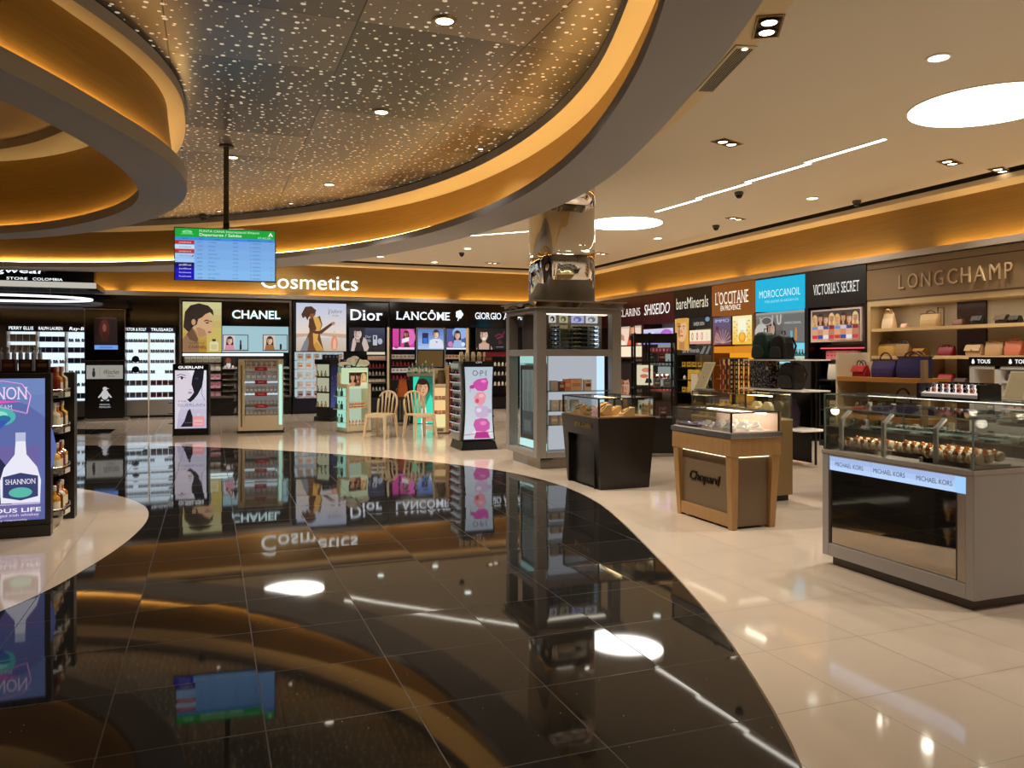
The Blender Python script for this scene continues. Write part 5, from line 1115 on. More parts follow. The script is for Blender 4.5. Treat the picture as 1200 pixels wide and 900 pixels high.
for r, p in enumerate((477.5, 498.5)):
    shelf(t, -hw + .05, hw - .07, zf(p), M_CR, .0, .28, .015)
    n = 8 if r == 0 else 5
    row('orange_bottle', 'orb', bottle(.021, .125, '#d9733a', '#e9dcc0', '#ead9b8'), 'skincare bottle', n, base, rz, -hw + .07, hw - .09, .10, zf(p), lambda i, r=r: '%s orange capped bottle along, %s shelf of the cream stand' % (ORD[i], ('upper', 'lower')[r]), 'orange bottles on the cream stand')
panel(t, 'flank_light', -hw - .005, -hw, .1, zf(455), .05, .40, lit('#a8e8d2', .85))
for r in range(3):
    mb = MB(); mb.box(-hw - .10, -hw, .05, .40, .2 + .26 * r, .212 + .26 * r, mat('#bfe6dc', .3)); mb.build('flank_shelf', t)
    for i in range(3): item('flank_bottle', ('fb', i % 2), bottle(.027, .16, ('#24423c', '#c7e2d6')[i % 2], '#1a2522'), '%s dark green or pale bottle along, %s flank shelf of the cream stand' % (ORD[i], ('lowest', 'middle', 'top')[r]), 'bottle', loc_of(base, rz, -hw - .055, .12 + .11 * i, .212 + .26 * r), 0, 'bottles on the cream stand flank')
mb = MB(); mb.box(-.08, .10, -.0, .02, 0, .06, M_BLACK); text(mb, 'LIVE', .01, .03, .04, lit('#e8e8e0', 1), y=-.003)
solo(mb, 'name_plate', 'small black name plate with white letters on top of the cream stand', 'name plate', loc_of(base, rz, -.22, .06, zf(431)), rz)
mb = MB()
for cx, cz, rx, rz_ in ((-.22, .05, .13, .05), (-.05, .10, .12, .09), (.10, .08, .14, .08), (.24, .07, .11, .07), (.02, .16, .09, .06)): mb.ball((cx, .1, cz + .02), rx, .09, rz_, mat('#f2ecdc', .7), 14, 8)
mb.tube([(-.02, .0, .03), (.06, -.01, .18)], .012, M_BLACK, 6)
solo(mb, 'paper_cloud', 'white billowing paper decoration on top of the cream stand', 'decoration', loc_of(base, rz, .0, .12, zf(431)), rz, smooth=True)
mb = MB(); mb.lathe([(.03, 0), (.032, .1), (.012, .14), (.012, .24), (.02, .25), (.02, .28)], mat('#9fcfd6', .1), 12); solo(mb, 'tall_bottle', 'tall pale blue bottle standing on top of the cream stand', 'bottle', loc_of(base, rz, -.25, .36, zf(437)), rz)

# --- two moulded chairs
def chair(label, loc, rz):
    t = thing('plastic_chair', label, 'chair', loc, rz, 'beige moulded plastic chairs')
    M = mat('#d6c19a', .4); mb = MB()
    mb.prism([(-.21, -.20), (.21, -.20), (.225, -.05), (.20, .20), (-.20, .20), (-.225, -.05)], .425, .45, M); mb.box(-.20, .20, -.205, -.19, .385, .43, M); mb.build('seat', t, bevel=.01)
    mb = MB(); o = []
    for k in range(13):
        q = math.pi * k / 12; o.append((-.205 * math.cos(q) * (1 - .0 * k), .20 + .085 * (.40 + .45 * math.sin(q)), .63 + .23 * math.sin(q) ** .8))
    o = [(-.19, .19, .43)] + o + [(.19, .19, .43)]
    mb.tube(o, .021, M, 6)
    for sx in (-.105, -.035, .035, .105): mb.prof([(sx - .017, .44), (sx + .017, .44), (sx * 1.15 + .022, .84), (sx * 1.15 - .022, .84)], .205, .217, M) if False else mb.tube([(sx, .195, .44), (sx * 1.05, .235, .66), (sx * 1.2, .265, .845)], .017, M, 5)
    mb.build('backrest', t, smooth=True)
    for sx in (-1, 1):
        for sy in (-1, 1):
            mb = MB(); a_ = (sx * .19, sy * .18, .43); b_ = (sx * .225, sy * .235, 0)
            vs = []
            for (cx, cy, cz), w_ in ((a_, .03), (b_, .018)): vs += [(cx - w_, cy - w_ * .8, cz), (cx + w_, cy - w_ * .8, cz), (cx + w_, cy + w_ * .8, cz), (cx - w_, cy + w_ * .8, cz)]
            mb.add(vs, [(0, 1, 2, 3), (7, 6, 5, 4), (0, 4, 5, 1), (1, 5, 6, 2), (2, 6, 7, 3), (3, 7, 4, 0)], M); mb.build('leg', t)
    return t
x, y = at_d(446.5, 14.85); chair('beige moulded plastic chair beside the cream stand, slats before dark shelves', (x, y, 0), -.75)
x, y = at_d(492, 14.85); chair('beige moulded plastic chair before the teal portrait screen', (x, y, 0), .25)

# --- counter with teal portrait
D = 18.0; x, y = at_d(493, D); zf = lambda p: zat(p, D); base = (x, y, 0)
t = thing('portrait_counter', 'tall beauty counter with lit portrait of a woman in teal on its front', 'counter', base, -.25)
mb = MB(); mb.box(-.26, .29, 0, .55, .04, zf(441), M_CHAR); mb.box(-.24, .27, .03, .52, 0, .04, M_BLACK); mb.build('body', t)
mb = MB(); mb.box(-.31, .31, -.03, .58, zf(441), zf(437.5), mat('#a9b9a4', .15)); mb.build('top', t, bevel=.005)
a = Art(-.17, .29, zf(496), zf(441.5), -.004, 1.0, bg='#123a34'); a.blend(.0, 1, '#2fc9a2', '#1c6a58', 6); a.poly([(0, 0), (0, .3), (.2, .55), (.35, .4), (.4, 0)], '#37d6b0'); a.poly([(.55, 0), (.6, .35), (.85, .62), (1, .5), (1, 0)], '#3fe0ba')
a.face(.46, .74, .27, '#dba57c', '#2a1a14', '#b5564a', '#b97f58', .3, False); a.poly([(.38, 0), (.42, .32), (.62, .34), (.7, 0)], '#e9efe9'); a.poly([(.34, .42), (.52, .30), (.62, .38), (.55, .48), (.44, .52)], '#d39a72'); a.poly([(.62, .12), (.9, .14), (.95, .05), (.6, .03)], '#d39a72'); a.poly([(0, .62), (0, 1), (.3, 1), (.12, .8)], '#37d6b0'); a.build('portrait_screen', t)
cc = ['#2f8a5a', '#8fb7c9', '#2a6f4a', '#c9d9d6', '#5a9fc0', '#3f9a6a', '#b9c9a0', '#7f8fa6']
for i in range(8): item('serum_bottle', ('sb', i), bottle(.03, .15 + .07 * (i % 3), cc[i], '#d9d6cc', '#e9efe6'), '%s green or blue serum bottle along the portrait counter top' % ORD[i], 'bottle', loc_of(base, -.25, -.26 + .075 * i, .10, zf(437.5)), 0, 'bottles on the portrait counter')
x, y = at_d(473, 17.6); zf = lambda p: zat(p, 17.6)
t = thing('suitcase', 'dark upright suitcase with grey sides between the two plastic chairs', 'suitcase', (x, y, 0))
mb = MB(); mb.box(-.20, .16, 0, .24, .06, .62, mat('#26262a', .4)); mb.build('shell', t, bevel=.03)
mb = MB()
for k in range(5): mb.box(-.16 + .07 * k, -.14 + .07 * k, -.008, .0, .12, .56, mat('#8a8d92', .3, .6))
mb.build('ridges', t)
for sx in (-.15, .11): mb = MB(); mb.lathe([(.012, -.02), (.03, -.012), (.03, .012), (.012, .02)], M_BLACK, 12); mb.v = [(z + sx, x_ * 1 + .05, y_ + .03) for x_, y_, z in mb.v]; mb.build('wheel', t)
mb = MB(); mb.tube([(-.12, .2, .62), (-.12, .2, .80), (.08, .2, .80), (.08, .2, .62)], .009, M_STEEL, 5); mb.build('handle', t)
handbag('shopping_bag', 'bright orange folded bag leaning on top of the dark suitcase', (x - .0, y + .1, .62), .2, .26, .38, .10, '#c9621c', top=.62, handle='one', hh=.12, trim='#a84a10', cat='bag')

# --- cream lit shelf with red end
D = 15.6; x, y = at_d(516, D); zf = lambda p: zat(p, D); base = (x, y, 0); rz = -.24
t = thing('lit_shelf_unit', 'narrow cream shelf unit with three glowing orange niches and a red end', 'display unit', base, rz)
mb = MB(); mb.box(-.14, -.11, 0, .4, .03, zf(432), M_IVORY); mb.box(.11, .17, 0, .4, .03, zf(428), mat('#b0955f', .5)); mb.box(.17, .22, .02, .4, .03, zf(430), mat('#7a1f1a', .4)); mb.box(-.11, .11, .3, .4, .03, zf(432), M_IVORY); mb.box(-.11, .11, 0, .3, .03, .09, M_IVORY); mb.box(-.06, .06, -.004, 0, .05, .11, mat('#7a6a4a', .4)); mb.box(-.14, .17, 0, .4, zf(453), zf(450), M_IVORY); mb.build('body', t)
for r, (p0, p1, c) in enumerate(((455, 468, '#f3c890'), (470, 485, '#f6cf90'), (487, 502, '#efe3a4'))):
    mb = MB(); mb.box(-.11, .11, .27, .30, zf(p1), zf(p0), lit(c, 1.0, True)); mb.box(-.11, .11, .02, .3, zf(p1) - .012, zf(p1), M_IVORY); mb.build('glow_niche', t)
    if r < 2:
        for i in range(3): item('soap_box', ('so', r), carton(.06, .05, .06, ('#c46a3a', '#d9482f')[r], '#f0c9a0'), '%s small orange box along, %s glowing niche beside the polish tower' % (ORD[i], ('upper', 'middle')[r]), 'soap box', loc_of(base, rz, -.075 + .072 * i, .12, zf(p1)), rz, 'boxes in the glowing niches')
handbag('hat_box_bag', 'brown leaning shoulder bag on top of the narrow cream shelf unit', loc_of(base, rz, 0.02, .15, zf(450)), rz + .1, .17, .26, .10, '#6b5136', top=.7, handle=None, trim='#4a3826', cat='bag')

# --- nail polish tower
D = 12.92; x, y = at_d(561, D); zf = lambda p: zat(p, D); base = (x, y, 0); rz = -.02; hw = .27; dp = .62
t = thing('polish_tower', 'waisted black nail polish tower with stacked pink bottles picture', 'display unit', base, rz)
ks = [(0.0, 1.12, 0), (zf(516), 1.04, 0), (zf(505), .98, 0), (zf(495), .94, 0), (zf(482), .91, 0), (zf(470), .90, 0), (zf(457), .905, 0), (zf(445), .925, 0), (zf(426), .98, 0)]
mb = MB()
for (z0, s0, o0), (z1, s1, o1) in zip(ks[1:], ks[2:]):
    mb.add([(-hw * s0, o0, z0), (hw * s0, o0, z0), (hw * s0, dp, z0), (-hw * s0, dp, z0), (-hw * s1, o1, z1), (hw * s1, o1, z1), (hw * s1, dp, z1), (-hw * s1, dp, z1)], [(0, 1, 5, 4), (1, 2, 6, 5), (2, 3, 7, 6), (3, 0, 4, 7)], M_BLACK)
mb.box(-hw * .98, hw * .98, 0, dp, zf(426), zf(423.5), M_BLACK); mb.build('body', t)
mb = MB(); mb.box(-hw * 1.14, hw * 1.14, -.05, dp + .02, 0, zf(517), M_BLACK, tx=-.035, ty=-.03); mb.build('base', t)
# curved picture following the waisted front
def wz(z):
    for (z0, s0, o0), (z1, s1, o1) in zip(ks, ks[1:]):
        if z0 <= z <= z1: f = (z - z0) / (z1 - z0); return s0 + (s1 - s0) * f, o0 + (o1 - o0) * f
    return .97, .01
a = Art(-hw * .92, hw * .92, zf(514.5), zf(430), 0, .95, bg=None); a.blend(0, 1, '#d2d8e0', '#b9c6d2', 16)
a.text('O·P·I', .53, .915, .075, '#4a5a6a', w=.52, serif=True)
def pol_(pts, c): a.poly(pts, c)
pol_([(.28, .73), (.30, .79), (.46, .83), (.78, .85), (.86, .79), (.82, .69), (.66, .66), (.46, .67), (.34, .71)], '#cf4fa8'); pol_([(.16, .70), (.16, .74), (.32, .76), (.32, .70)], '#b83a8e'); a.curve([(.18, .71), (.17, .65)], .02, '#cf4fa8'); a.ell(.68, .80, .10, .02, '#e889c9')
pol_([(.34, .50), (.32, .58), (.44, .65), (.68, .65), (.78, .60), (.72, .50), (.56, .46)], '#e79aa6'); a.ell(.44, .53, .07, .03, '#c9526a'); a.ell(.6, .60, .10, .025, '#f2bcc2')
pol_([(.34, .38), (.36, .45), (.60, .47), (.84, .45), (.88, .38), (.82, .31), (.60, .29), (.42, .31)], '#c9b3cf'); pol_([(.84, .42), (.98, .41), (.98, .36), (.84, .36)], '#b9a6c6'); a.ell(.5, .40, .10, .03, '#e6d9ea')
pol_([(.30, .20), (.36, .27), (.56, .29), (.80, .28), (.90, .22), (.88, .14), (.72, .10), (.40, .11)], '#cf5aa6'); a.ell(.66, .22, .12, .03, '#e488c2'); pol_([(.34, .01), (.40, .10), (.80, .10), (.88, .01)], '#b8308a'); a.ell(.34, .09, .055, .03, '#e9e2ee'); a.ell(.90, .09, .055, .03, '#e9e2ee'); a.curve([(0, .06), (.4, .075), (1, .10)], .02, '#c23a88')
a.mb.v = [(x_ * wz(z_)[0], y_ + wz(z_)[1] - .004, z_) for x_, y_, z_ in a.mb.v]
# the background strips follow the curve; add the vertical cuts they need
a.build('polish_picture', t)
letters(t, 'OPI', 0.0, zf(424.7) , .03, lit('#cfcfcf', .9), -.004, w=.10)
for s_, zz in ((-1, zf(460)), (1, zf(460)), (-1, zf(488)), (1, zf(488))): mb = MB(); q = wz(zz); mb.box(s_ * hw * q[0] - .012, s_ * hw * q[0] + .012, q[1] - .02, q[1] + .02, zz - .01, zz + .01, M_BLACK); mb.build('clip', t)
mb = MB()
for (z0, s0, o0), (z1, s1, o1) in zip(ks[1:], ks[2:]): mb.add([(-hw * s0 - .035, dp * .95, z0), (-hw * s0 - .035, .07, z0), (-hw * s1 - .035, .08, z1), (-hw * s1 - .035, dp * .95, z1), (-hw * s0, dp * .95, z0), (-hw * s0, .07, z0), (-hw * s1, .08, z1), (-hw * s1, dp * .95, z1)], [(0, 1, 2, 3), (1, 5, 6, 2), (4, 0, 3, 7)], mat('#b9bcbf', .25, .7))
mb.build('silver_flank', t)
mb = MB(); mb.box(-hw - .05, -hw + .02, .1, dp * .9, zf(431.5), zf(426), mat('#8f9f9f', .3)); mb.build('flank_plate', t)
for r in range(8):
    z = zf(437 + 9.6 * r) - .02; q = wz(z)[0]
    mb = MB(); mb.box(-hw * q - .085, -hw * q - .034, .10, dp * .92, z - .012, z, lit('#dfe3e6', .55)); mb.build('polish_shelf', t)
    for i in range(5):
        c = ('#2a1620', '#a83a68', '#1a1216', '#4a1626', '#141014')[(r + i) % 5]
        item('nail_polish', ('np', c), lambda mb, c=c: (mb.lathe([(.014, 0), (.016, .01), (.016, .03), (.009, .038)], mat(c, .1), 10), mb.lathe([(.009, .036), (.010, .07), (.007, .072)], M_BLACK, 10)), '%s nail polish along, %s flank shelf of the polish tower' % (ORD[i], SHELF[r]), 'nail polish', loc_of(base, rz, -hw * q - .060, .15 + .1 * i, z), 0, 'nail polishes on the tower flank')
for i in range(9):
    def hand(mb): mb.lathe([(.022, 0), (.020, .05), (.024, .09), (.016, .15), (.007, .155)], mat('#cbb690', .5), 10)
    item('hand_cream_tube', 'hct', hand, '%s cream coloured tube along the top of the polish tower' % ORD[i], 'tube', loc_of(base, rz, -.24 + .052 * i, .25 + .08 * (i % 2), zf(423.5)), 0, 'cream tubes on the polish tower')
item('orange_box', 'ob1', carton(.13, .08, .07, '#b5653a', '#d99a70'), 'small orange box at the end of the polish tower top', 'box', loc_of(base, rz, .20, .15, zf(423.5)), rz)

# ================================================================== kiosk round the mirrored column
kx, ky, kw, kd = 4.07, 9.76, 1.27, 1.18
t = thing('column_kiosk', 'taupe four-sided display kiosk wrapped round the mirrored column', 'kiosk', (kx, ky, 0))
MT = mat((0.25, 0.225, 0.20), .45); s = .14
mb = MB()
for (x0_, x1_) in ((0, s), (kw - s, kw)):
    for (y0_, y1_) in ((0, s * .9), (kd - s * .9, kd)): mb.box(x0_, x1_, y0_, y1_, .15, 2.16, MT)
for z0, z1 in ((.15, .23), (1.52, 1.61), (2.10, 2.16)):
    mb.box(s, kw - s, 0, .10, z0, z1, MT); mb.box(s, kw - s, kd - .10, kd, z0, z1, MT); mb.box(0, .10, s * .9, kd - s * .9, z0, z1, MT); mb.box(kw - .10, kw, s * .9, kd - s * .9, z0, z1, MT)
for z0, z1 in ((.16, .20), (1.54, 1.58), (2.13, 2.155)): mb.box(.1, kw - .1, .1, kd - .1, z0, z1, MT)
mb.build('frame', t, bevel=.006)
mb = MB(); mb.box(.08, kw - .08, .08, kd - .08, 0, .15, M_MIRROR); mb.build('mirror_plinth', t)
mb = MB(); mb.box(-.04, kw + .04, -.04, kd + .04, 2.16, 2.175, MT); mb.box(-.02, kw + .02, -.02, kd + .02, 2.175, 2.25, M_COLUMN); mb.box(-.06, kw + .06, -.06, kd + .06, 2.25, 2.265, MT); mb.build('mirror_crown', t)
mb = MB(); mb.box(.30, kw - .30, .34, kd - .34, .2, 1.54, mat('#d9d9dd', .5)); mb.build('core', t)
# big front niche
panel(t, 'lit_back', s, kw - s, .23, 1.52, .28, .30, lit('#c3c9d3', .75, True))
for x0_ in (s, kw - s - .10): panel(t, 'light_column', x0_, x0_ + (.03 if x0_ == s else .10), .23, 1.52, .24, .28, lit('#bfe0f6', 1.15, True))
KS = [1.045, .78, .59]
for z in KS: mb = MB(); mb.box(s, kw - s, .06, .28, z - .012, z, M_GLASS_EDGE); mb.build('glass_shelf', t)
gift = [(.33, .10, .14, '#cfc2ae', None), (.44, .08, .13, '#6a2f1c', '#c9a27a'), (.53, .09, .16, '#c9794a', '#d99a70'), (.66, .17, .165, '#cfa27a', '#b57a52'), (.84, .10, .15, '#d2b695', '#5a3a2a')]
for i, (x_, w_, h_, c, c2) in enumerate(gift): item('gift_box', ('gb', i), carton(w_, .08, h_, c, c2), '%s gift box along the top glass shelf of the column kiosk' % ORD[i], 'gift box', (kx + x_ - .02, ky + .16, KS[0]), 0, 'gift boxes in the kiosk niche')
for i, (x_, z_, c) in enumerate(((.32, KS[1], '#d3cabb'), (.45, KS[1], '#cdb59a'), (.62, KS[1], '#d9c9bd'), (.31, KS[2], '#c9a98f'), (.44, KS[2], '#d0b9a0'))):
    item('gift_box', ('gc', i), carton(.11, .08, .14 if i < 3 else .12, c, '#e6ddd0'), '%s pale box on the lower glass shelves of the column kiosk' % ORD[i], 'gift box', (kx + x_, ky + .16, z_), 0, 'gift boxes in the kiosk niche')
# flank with framed screen
panel(t, 'flank_back', .20, .22, .23, 1.52, s * .9, kd - s * .9, mat('#c9dcd8', .5))
mb = MB(); mb.box(.17, .20, s * .9, kd - s * .9, 1.42, 1.52, lit('#a9dcd6', .9, True)); mb.box(.17, .20, s * .9, kd - s * .9, .23, .33, lit('#bfeee8', 1.0, True)); mb.box(.17, .20, kd - s * .9 - .10, kd - s * .9, .33, 1.42, lit('#8fc4be', .8, True)); mb.build('mint_light', t)
mb = MB(); x_ = .12; y0_, y1_ = .10, kd - .30
mb.box(x_, .17, y0_, y1_, .36, 1.39, mat('#2d2a28', .3)); mb.box(x_ - .012, x_, y0_, y0_ + .05, .36, 1.39, M_CHAR); mb.box(x_ - .012, x_, y1_ - .05, y1_, .36, 1.39, M_CHAR); mb.box(x_ - .012, x_, y0_ + .05, y1_ - .05, .36, .42, M_CHAR); mb.box(x_ - .012, x_, y0_ + .05, y1_ - .05, 1.33, 1.39, M_CHAR); fr_ = mb.build('screen_frame', t)
a = Art(-y1_ + .05, -y0_ - .05, .42, 1.33, 0, .55, bg='#63706d'); a.blend(0, 1, '#56605f', '#7d8a86', 6); a.rect(0, 0, 1, .36, '#4a5556'); a.rect(.1, .05, .5, .22, '#68726f'); a.rect(.5, .14, .8, .2, '#3f494c')
for i in range(7): a.curve([(.06 + .13 * i, 1), (.10 + .13 * i, .8), (.05 + .13 * i, .6), (.09 + .13 * i, .36)], .035, ('#8d9c97', '#74827e')[i % 2])
a.mb.v = [(x_ - .004 + q[1], -q[0], q[2]) for q in a.mb.v]; a.build('curtain_picture', fr_)
# upper showcase: eyewear trays and small pictures
panel(t, 'showcase_back', s + .01, kw - s - .01, 1.615, 2.095, .30, .32, mat('#8a8278', .4)); panel(t, 'showcase_light', s + .02, kw - s - .02, 2.086, 2.096, .12, .2, lit('#fff2dc', 3.0, True)); panel(t, 'showcase_side', .20, .22, 1.615, 2.095, .14, kd - .14, mat('#4a423a', .5))
px_ = lambda p: on_y(p, ky + .26)[0] - kx
for i, (p0, p1, bg, c) in enumerate(((643, 651, '#e2e0dc', '#2a1d18'), (655, 665, '#b9b48c', '#5a5238'), (669, 684, '#b9bde8', '#6f6fae'), (686, 700, '#d9d9de', '#7a7a7e'))):
    a = Art(px_(p0), px_(p1), 1.98, 2.085, .25, .75, bg=bg); a.ell(.5, .5, .32, .36, c); a.ell(.42, .4, .14, .2, bg); a.build('small_picture', t)
for p0, p1 in ((643, 653), (668, 702)):
    mb = MB(); mb.frame(px_(p0), px_(p1), 1.62, 1.955, .22, .27, .02, mat('#a9a28f', .4)); mb.build('tray_frame', t)
panel(t, 'tray_light', px_(651), px_(653) + .01, 1.63, 1.94, .25, .27, lit('#9fc6f0', 1.4)); panel(t, 'tray_light', px_(697), px_(701), 1.63, 1.94, .25, .27, lit('#cfe4ff', 1.8)); panel(t, 'mirror_strip', px_(678), px_(688), 1.63, 1.94, .25, .27, M_BLACK)
panel(t, 'cream_board', px_(656), px_(665), 1.63, 1.95, .25, .27, mat('#b3a67f', .5)); panel(t, 'grey_card', px_(658), px_(665), 1.62, 1.74, .22, .245, mat('#9a9a9c', .4))
for c_i, p in enumerate((645.5, 650, 671.5, 676, 691, 695.5)):
    for r in range(5):
        z = 1.655 + .06 * r
        item('sunglasses', 'shades_small', lambda mb: (mb.box(-.03, .03, .0, .03, 0, .012, M_IVORY), mb.__setattr__('T', Matrix.Translation((0, 0, .008)) @ Matrix.Scale(.5, 4)), shades(mb), mb.__setattr__('T', None)), '%s sunglasses up, %s upright row of the column kiosk showcase' % (ORD[r], ORD[c_i]), 'sunglasses', (kx + px_(p), ky + .19, z), 0, 'sunglasses in the kiosk showcase')
for r in range(5): panel(t, 'tray_ledge', px_(643), px_(700), 1.643 + .06 * r, 1.655 + .06 * r, .16, .25, M_GLASS_EDGE)
# the column
mb = MB(); cxm, cym = 4.70, 10.36; q = []
for i in range(48):
    a_ = 2 * math.pi * i / 48; c, s_ = math.cos(a_), math.sin(a_); q.append((cxm + .41 * math.copysign(abs(c) ** .42, c), cym + .39 * math.copysign(abs(s_) ** .42, s_)))
mb.prism(q, 2.266, 3.62, M_COLUMN); mb.prism([(cxm + (x_ - cxm) * 1.004, cym + (y_ - cym) * 1.004) for x_, y_ in q], 3.625, 4.09, M_COLUMN); mb.prism([(cxm + (x_ - cxm) * .99, cym + (y_ - cym) * .99) for x_, y_ in q], 3.62, 3.625, M_BLACK)
o = struct(mb, 'pillar'); 
for p in o.data.polygons: p.use_smooth = len(p.vertices) == 4

# ================================================================== counters along the aisle (fronts face the dark floor)
def clear_case(t, x0, x1, y0, y1, z0, z1, edge, r=.008, back=True, top=True):
    """glass case; the metal or polished edges are one part, the panes another"""
    mb = MB(); e = .004
    mb.box(x0, x1, y0, y0 + e, z0, z1, M_GLASS); mb.box(x0, x0 + e, y0 + e, y1 - e, z0, z1, M_GLASS); mb.box(x1 - e, x1, y0 + e, y1 - e, z0, z1, M_GLASS)
    if back: mb.box(x0, x1, y1 - e, y1, z0, z1, M_GLASS)
    if top: mb.box(x0, x1, y0, y1, z1, z1 + e * 1.5, M_GLASS)
    mb.build('glass_case', t)
    mb = MB()
    for x in (x0, x1):
        for y in (y0, y1): mb.box(x - r, x + r, y - r, y + r, z0, z1, edge)
    for z in (z1,):
        for y in (y0, y1): mb.box(x0 - r, x1 + r, y - r, y + r, z - r * .6, z + r, edge)
        for x in (x0, x1): mb.box(x - r, x + r, y0, y1, z - r * .6, z + r, edge)
    return mb.build('case_edges', t)

# --- tapered black jewellery counter
b = (4.12, 8.90, 0); wf, dp, zt_ = .88, .63, .815
t = thing('jewellery_counter', 'tapered black jewellery counter with glass case and gold letters, before the column kiosk', 'display counter', b, RZ, 'display counters along the dark floor')
M_BRZ = mat('#15100c', .28); mb = MB(); o = .055
mb.add([(0, 0, .0), (wf, 0, .0), (wf, dp, .0), (0, dp, .0), (-o, -o, zt_), (wf + o, -o, zt_), (wf + o, dp + o, zt_), (-o, dp + o, zt_)], [(0, 3, 2, 1), (4, 5, 6, 7), (1, 2, 6, 5), (2, 3, 7, 6), (3, 0, 4, 7)], M_BRZ)
fy = lambda z: -o * z / zt_
def quadf(x0, z0, x1, z1, m, off=0.0): mb.add([(x0, fy(z0) + off, z0), (x1, fy(z0) + off, z0), (x1, fy(z1) + off, z1), (x0, fy(z1) + off, z1)], [(0, 1, 2, 3)], m)
quadf(0 - o * .0, 0, .10, .60, M_BRZ); quadf(wf - .10, 0, wf, .60, M_BRZ); mb.add([(-o * .6 / zt_, fy(.60), .60), (wf + o * .6 / zt_, fy(.60), .60), (wf + o, -o, zt_), (-o, -o, zt_)], [(0, 1, 2, 3)], M_BRZ)
mb.add([(0, 0, 0), (0, 0, 0), (-o * .6 / zt_, fy(.6), .6)], [(0, 1, 2)], M_BRZ); mb.add([(0, 0, 0), (0.0, fy(.6), .6), (-o * .6 / zt_, fy(.6), .6)], [(0, 1, 2)], M_BRZ); mb.add([(wf, 0, 0), (wf + o * .6 / zt_, fy(.6), .6), (wf, fy(.6), .6)], [(0, 1, 2)], M_BRZ)
mb.build('body', t)
mb = MB(); mb.box(.10, wf - .10, .03, .04, 0, .60, M_BLACK); mb.box(.10, wf - .10, -.04, .04, .595, .605, M_BRZ); mb.box(.09, .10, -.03, .04, 0, .60, M_BRZ); mb.box(wf - .10, wf - .09, -.03, .04, 0, .60, M_BRZ); mb.build('recessed_panel', t)
letters(t, 'BVLGARI', wf * .62, .715, .055, mat('#b59a5c', .35, .8), -.056, w=.42, serif=True, depth=.006)
mb = MB(); mb.box(-o + .02, wf + o - .02, -o + .02, dp + o - .02, zt_, zt_ + .012, mat('#b08050', .4)); mb.build('tan_deck', t)
clear_case(t, -o + .015, wf + o - .015, -o + .015, dp + o - .015, zt_ + .012, 1.035, M_BRZ, .009)
mb = MB(); mb.box(.1, wf - .1, dp * .5, dp * .5 + .02, 1.02, 1.03, lit('#ffd9a0', 12, True)); mb.build('case_light', t)
def cush(w, d, h, c, band=None):
    def f(mb):
        mb.profx([(-d / 2, 0), (d / 2, 0), (d / 2, h), (d * .1, h * .9), (-d / 2, h * .25)], -w / 2, w / 2, mat(c, .7))
        if band: mb.tube([(w * .3 * math.cos(q), -d * .12 + d * .28 * math.sin(q), h * .72 + h * .26 * math.sin(q)) for q in [2 * math.pi * i / 14 for i in range(14)]], .006, mat(band, .25, .8), 5, True)
    return f
for i, (x_, y_, h_) in enumerate(((.10, .12, .10), (.24, .34, .13), (.38, .14, .10), (.52, .36, .14), (.66, .16, .12), (.80, .38, .16), (.50, .10, .07))):
    item('jewellery_cushion', ('jc', i % 3), cush(.12, .15, h_, ('#d8b37c', '#cfa672', '#e0c08c')[i % 3], '#c9a04a'), '%s tan cushion with gold chain in the tapered black counter' % ORD[i], 'jewellery cushion', loc_of(b, RZ, x_, y_, zt_ + .012), RZ, 'cushions in the black jewellery counter')

# --- oak counter with script lettering
b = (4.22, 6.60, 0); wf, dp = .86, .46
t = thing('oak_counter', 'oak jewellery counter with tapered posts, dark script lettering and glass case', 'display counter', b, RZ, 'display counters along the dark floor')
mb = MB(); tp = .035
for x in (0, wf):
    for y in (0, dp):
        s1, s2 = .06, .085; sx = 1 if x == 0 else -1; sy = 1 if y == 0 else -1; ox, oy = -sx * tp, -sy * tp
        pts = lambda s_, ax, ay: [(x + ax, y + ay), (x + ax + sx * s_, y + ay), (x + ax + sx * s_, y + ay + sy * s_), (x + ax, y + ay + sy * s_)]
        p0, p1 = pts(s1, 0, 0), pts(s2, ox, oy)
        if sx * sy < 0: p0.reverse(); p1.reverse()
        mb.prism(p0, .0, .80, M_WOOD, p1)
mb.box(-tp, wf + tp, -tp, dp + tp, .64, .80, M_WOOD); mb.box(.04, wf - .04, 0.005, dp - .005, .02, .13, M_WOOD); mb.build('frame', t, bevel=.004)
mb = MB(); mb.box(.03, wf - .03, .03, dp - .03, .02, .64, mat('#6e5b43', .5)); mb.build('recessed_panel', t)
mb = MB(); mb.box(.08, wf - .08, .012, .028, .625, .64, lit('#ffe9c4', 2.4, True)); mb.build('panel_light', t)
mb = MB(); mb.v = []; mb.box(.012, .028, .06, dp - .06, .625, .64, lit('#ffe9c4', 2.0, True)); mb.v = [(x + wf - .04, y, z) for x, y, z in mb.v]; mb.build('panel_light', t)
letters(t, 'Chopard', wf * .47, .40, .085, mat('#2a211a', .35, .4), .03, w=.46, slant=.25, depth=.012)
mb = MB(); mb.box(-tp - .01, wf + tp + .01, -tp - .01, dp + tp + .01, .80, .845, M_STEEL); mb.build('silver_band', t, bevel=.004)
mb = MB(); mb.box(-tp + .01, wf + tp - .01, -tp + .01, dp + tp - .01, .845, .852, mat('#e6cfc0', .6)); mb.box(-tp + .01, wf + tp - .01, dp + tp - .03, dp + tp - .015, .852, 1.0, mat('#e2c4b4', .6)); mb.box(-tp, wf + tp, dp + tp - .015, dp + tp, .845, 1.02, M_WOOD); mb.build('pink_lining', t)
clear_case(t, -tp + .01, wf + tp - .01, -tp + .01, dp + tp - .02, .852, 1.02, mat('#3a3630', .3, .5), .007, back=False)
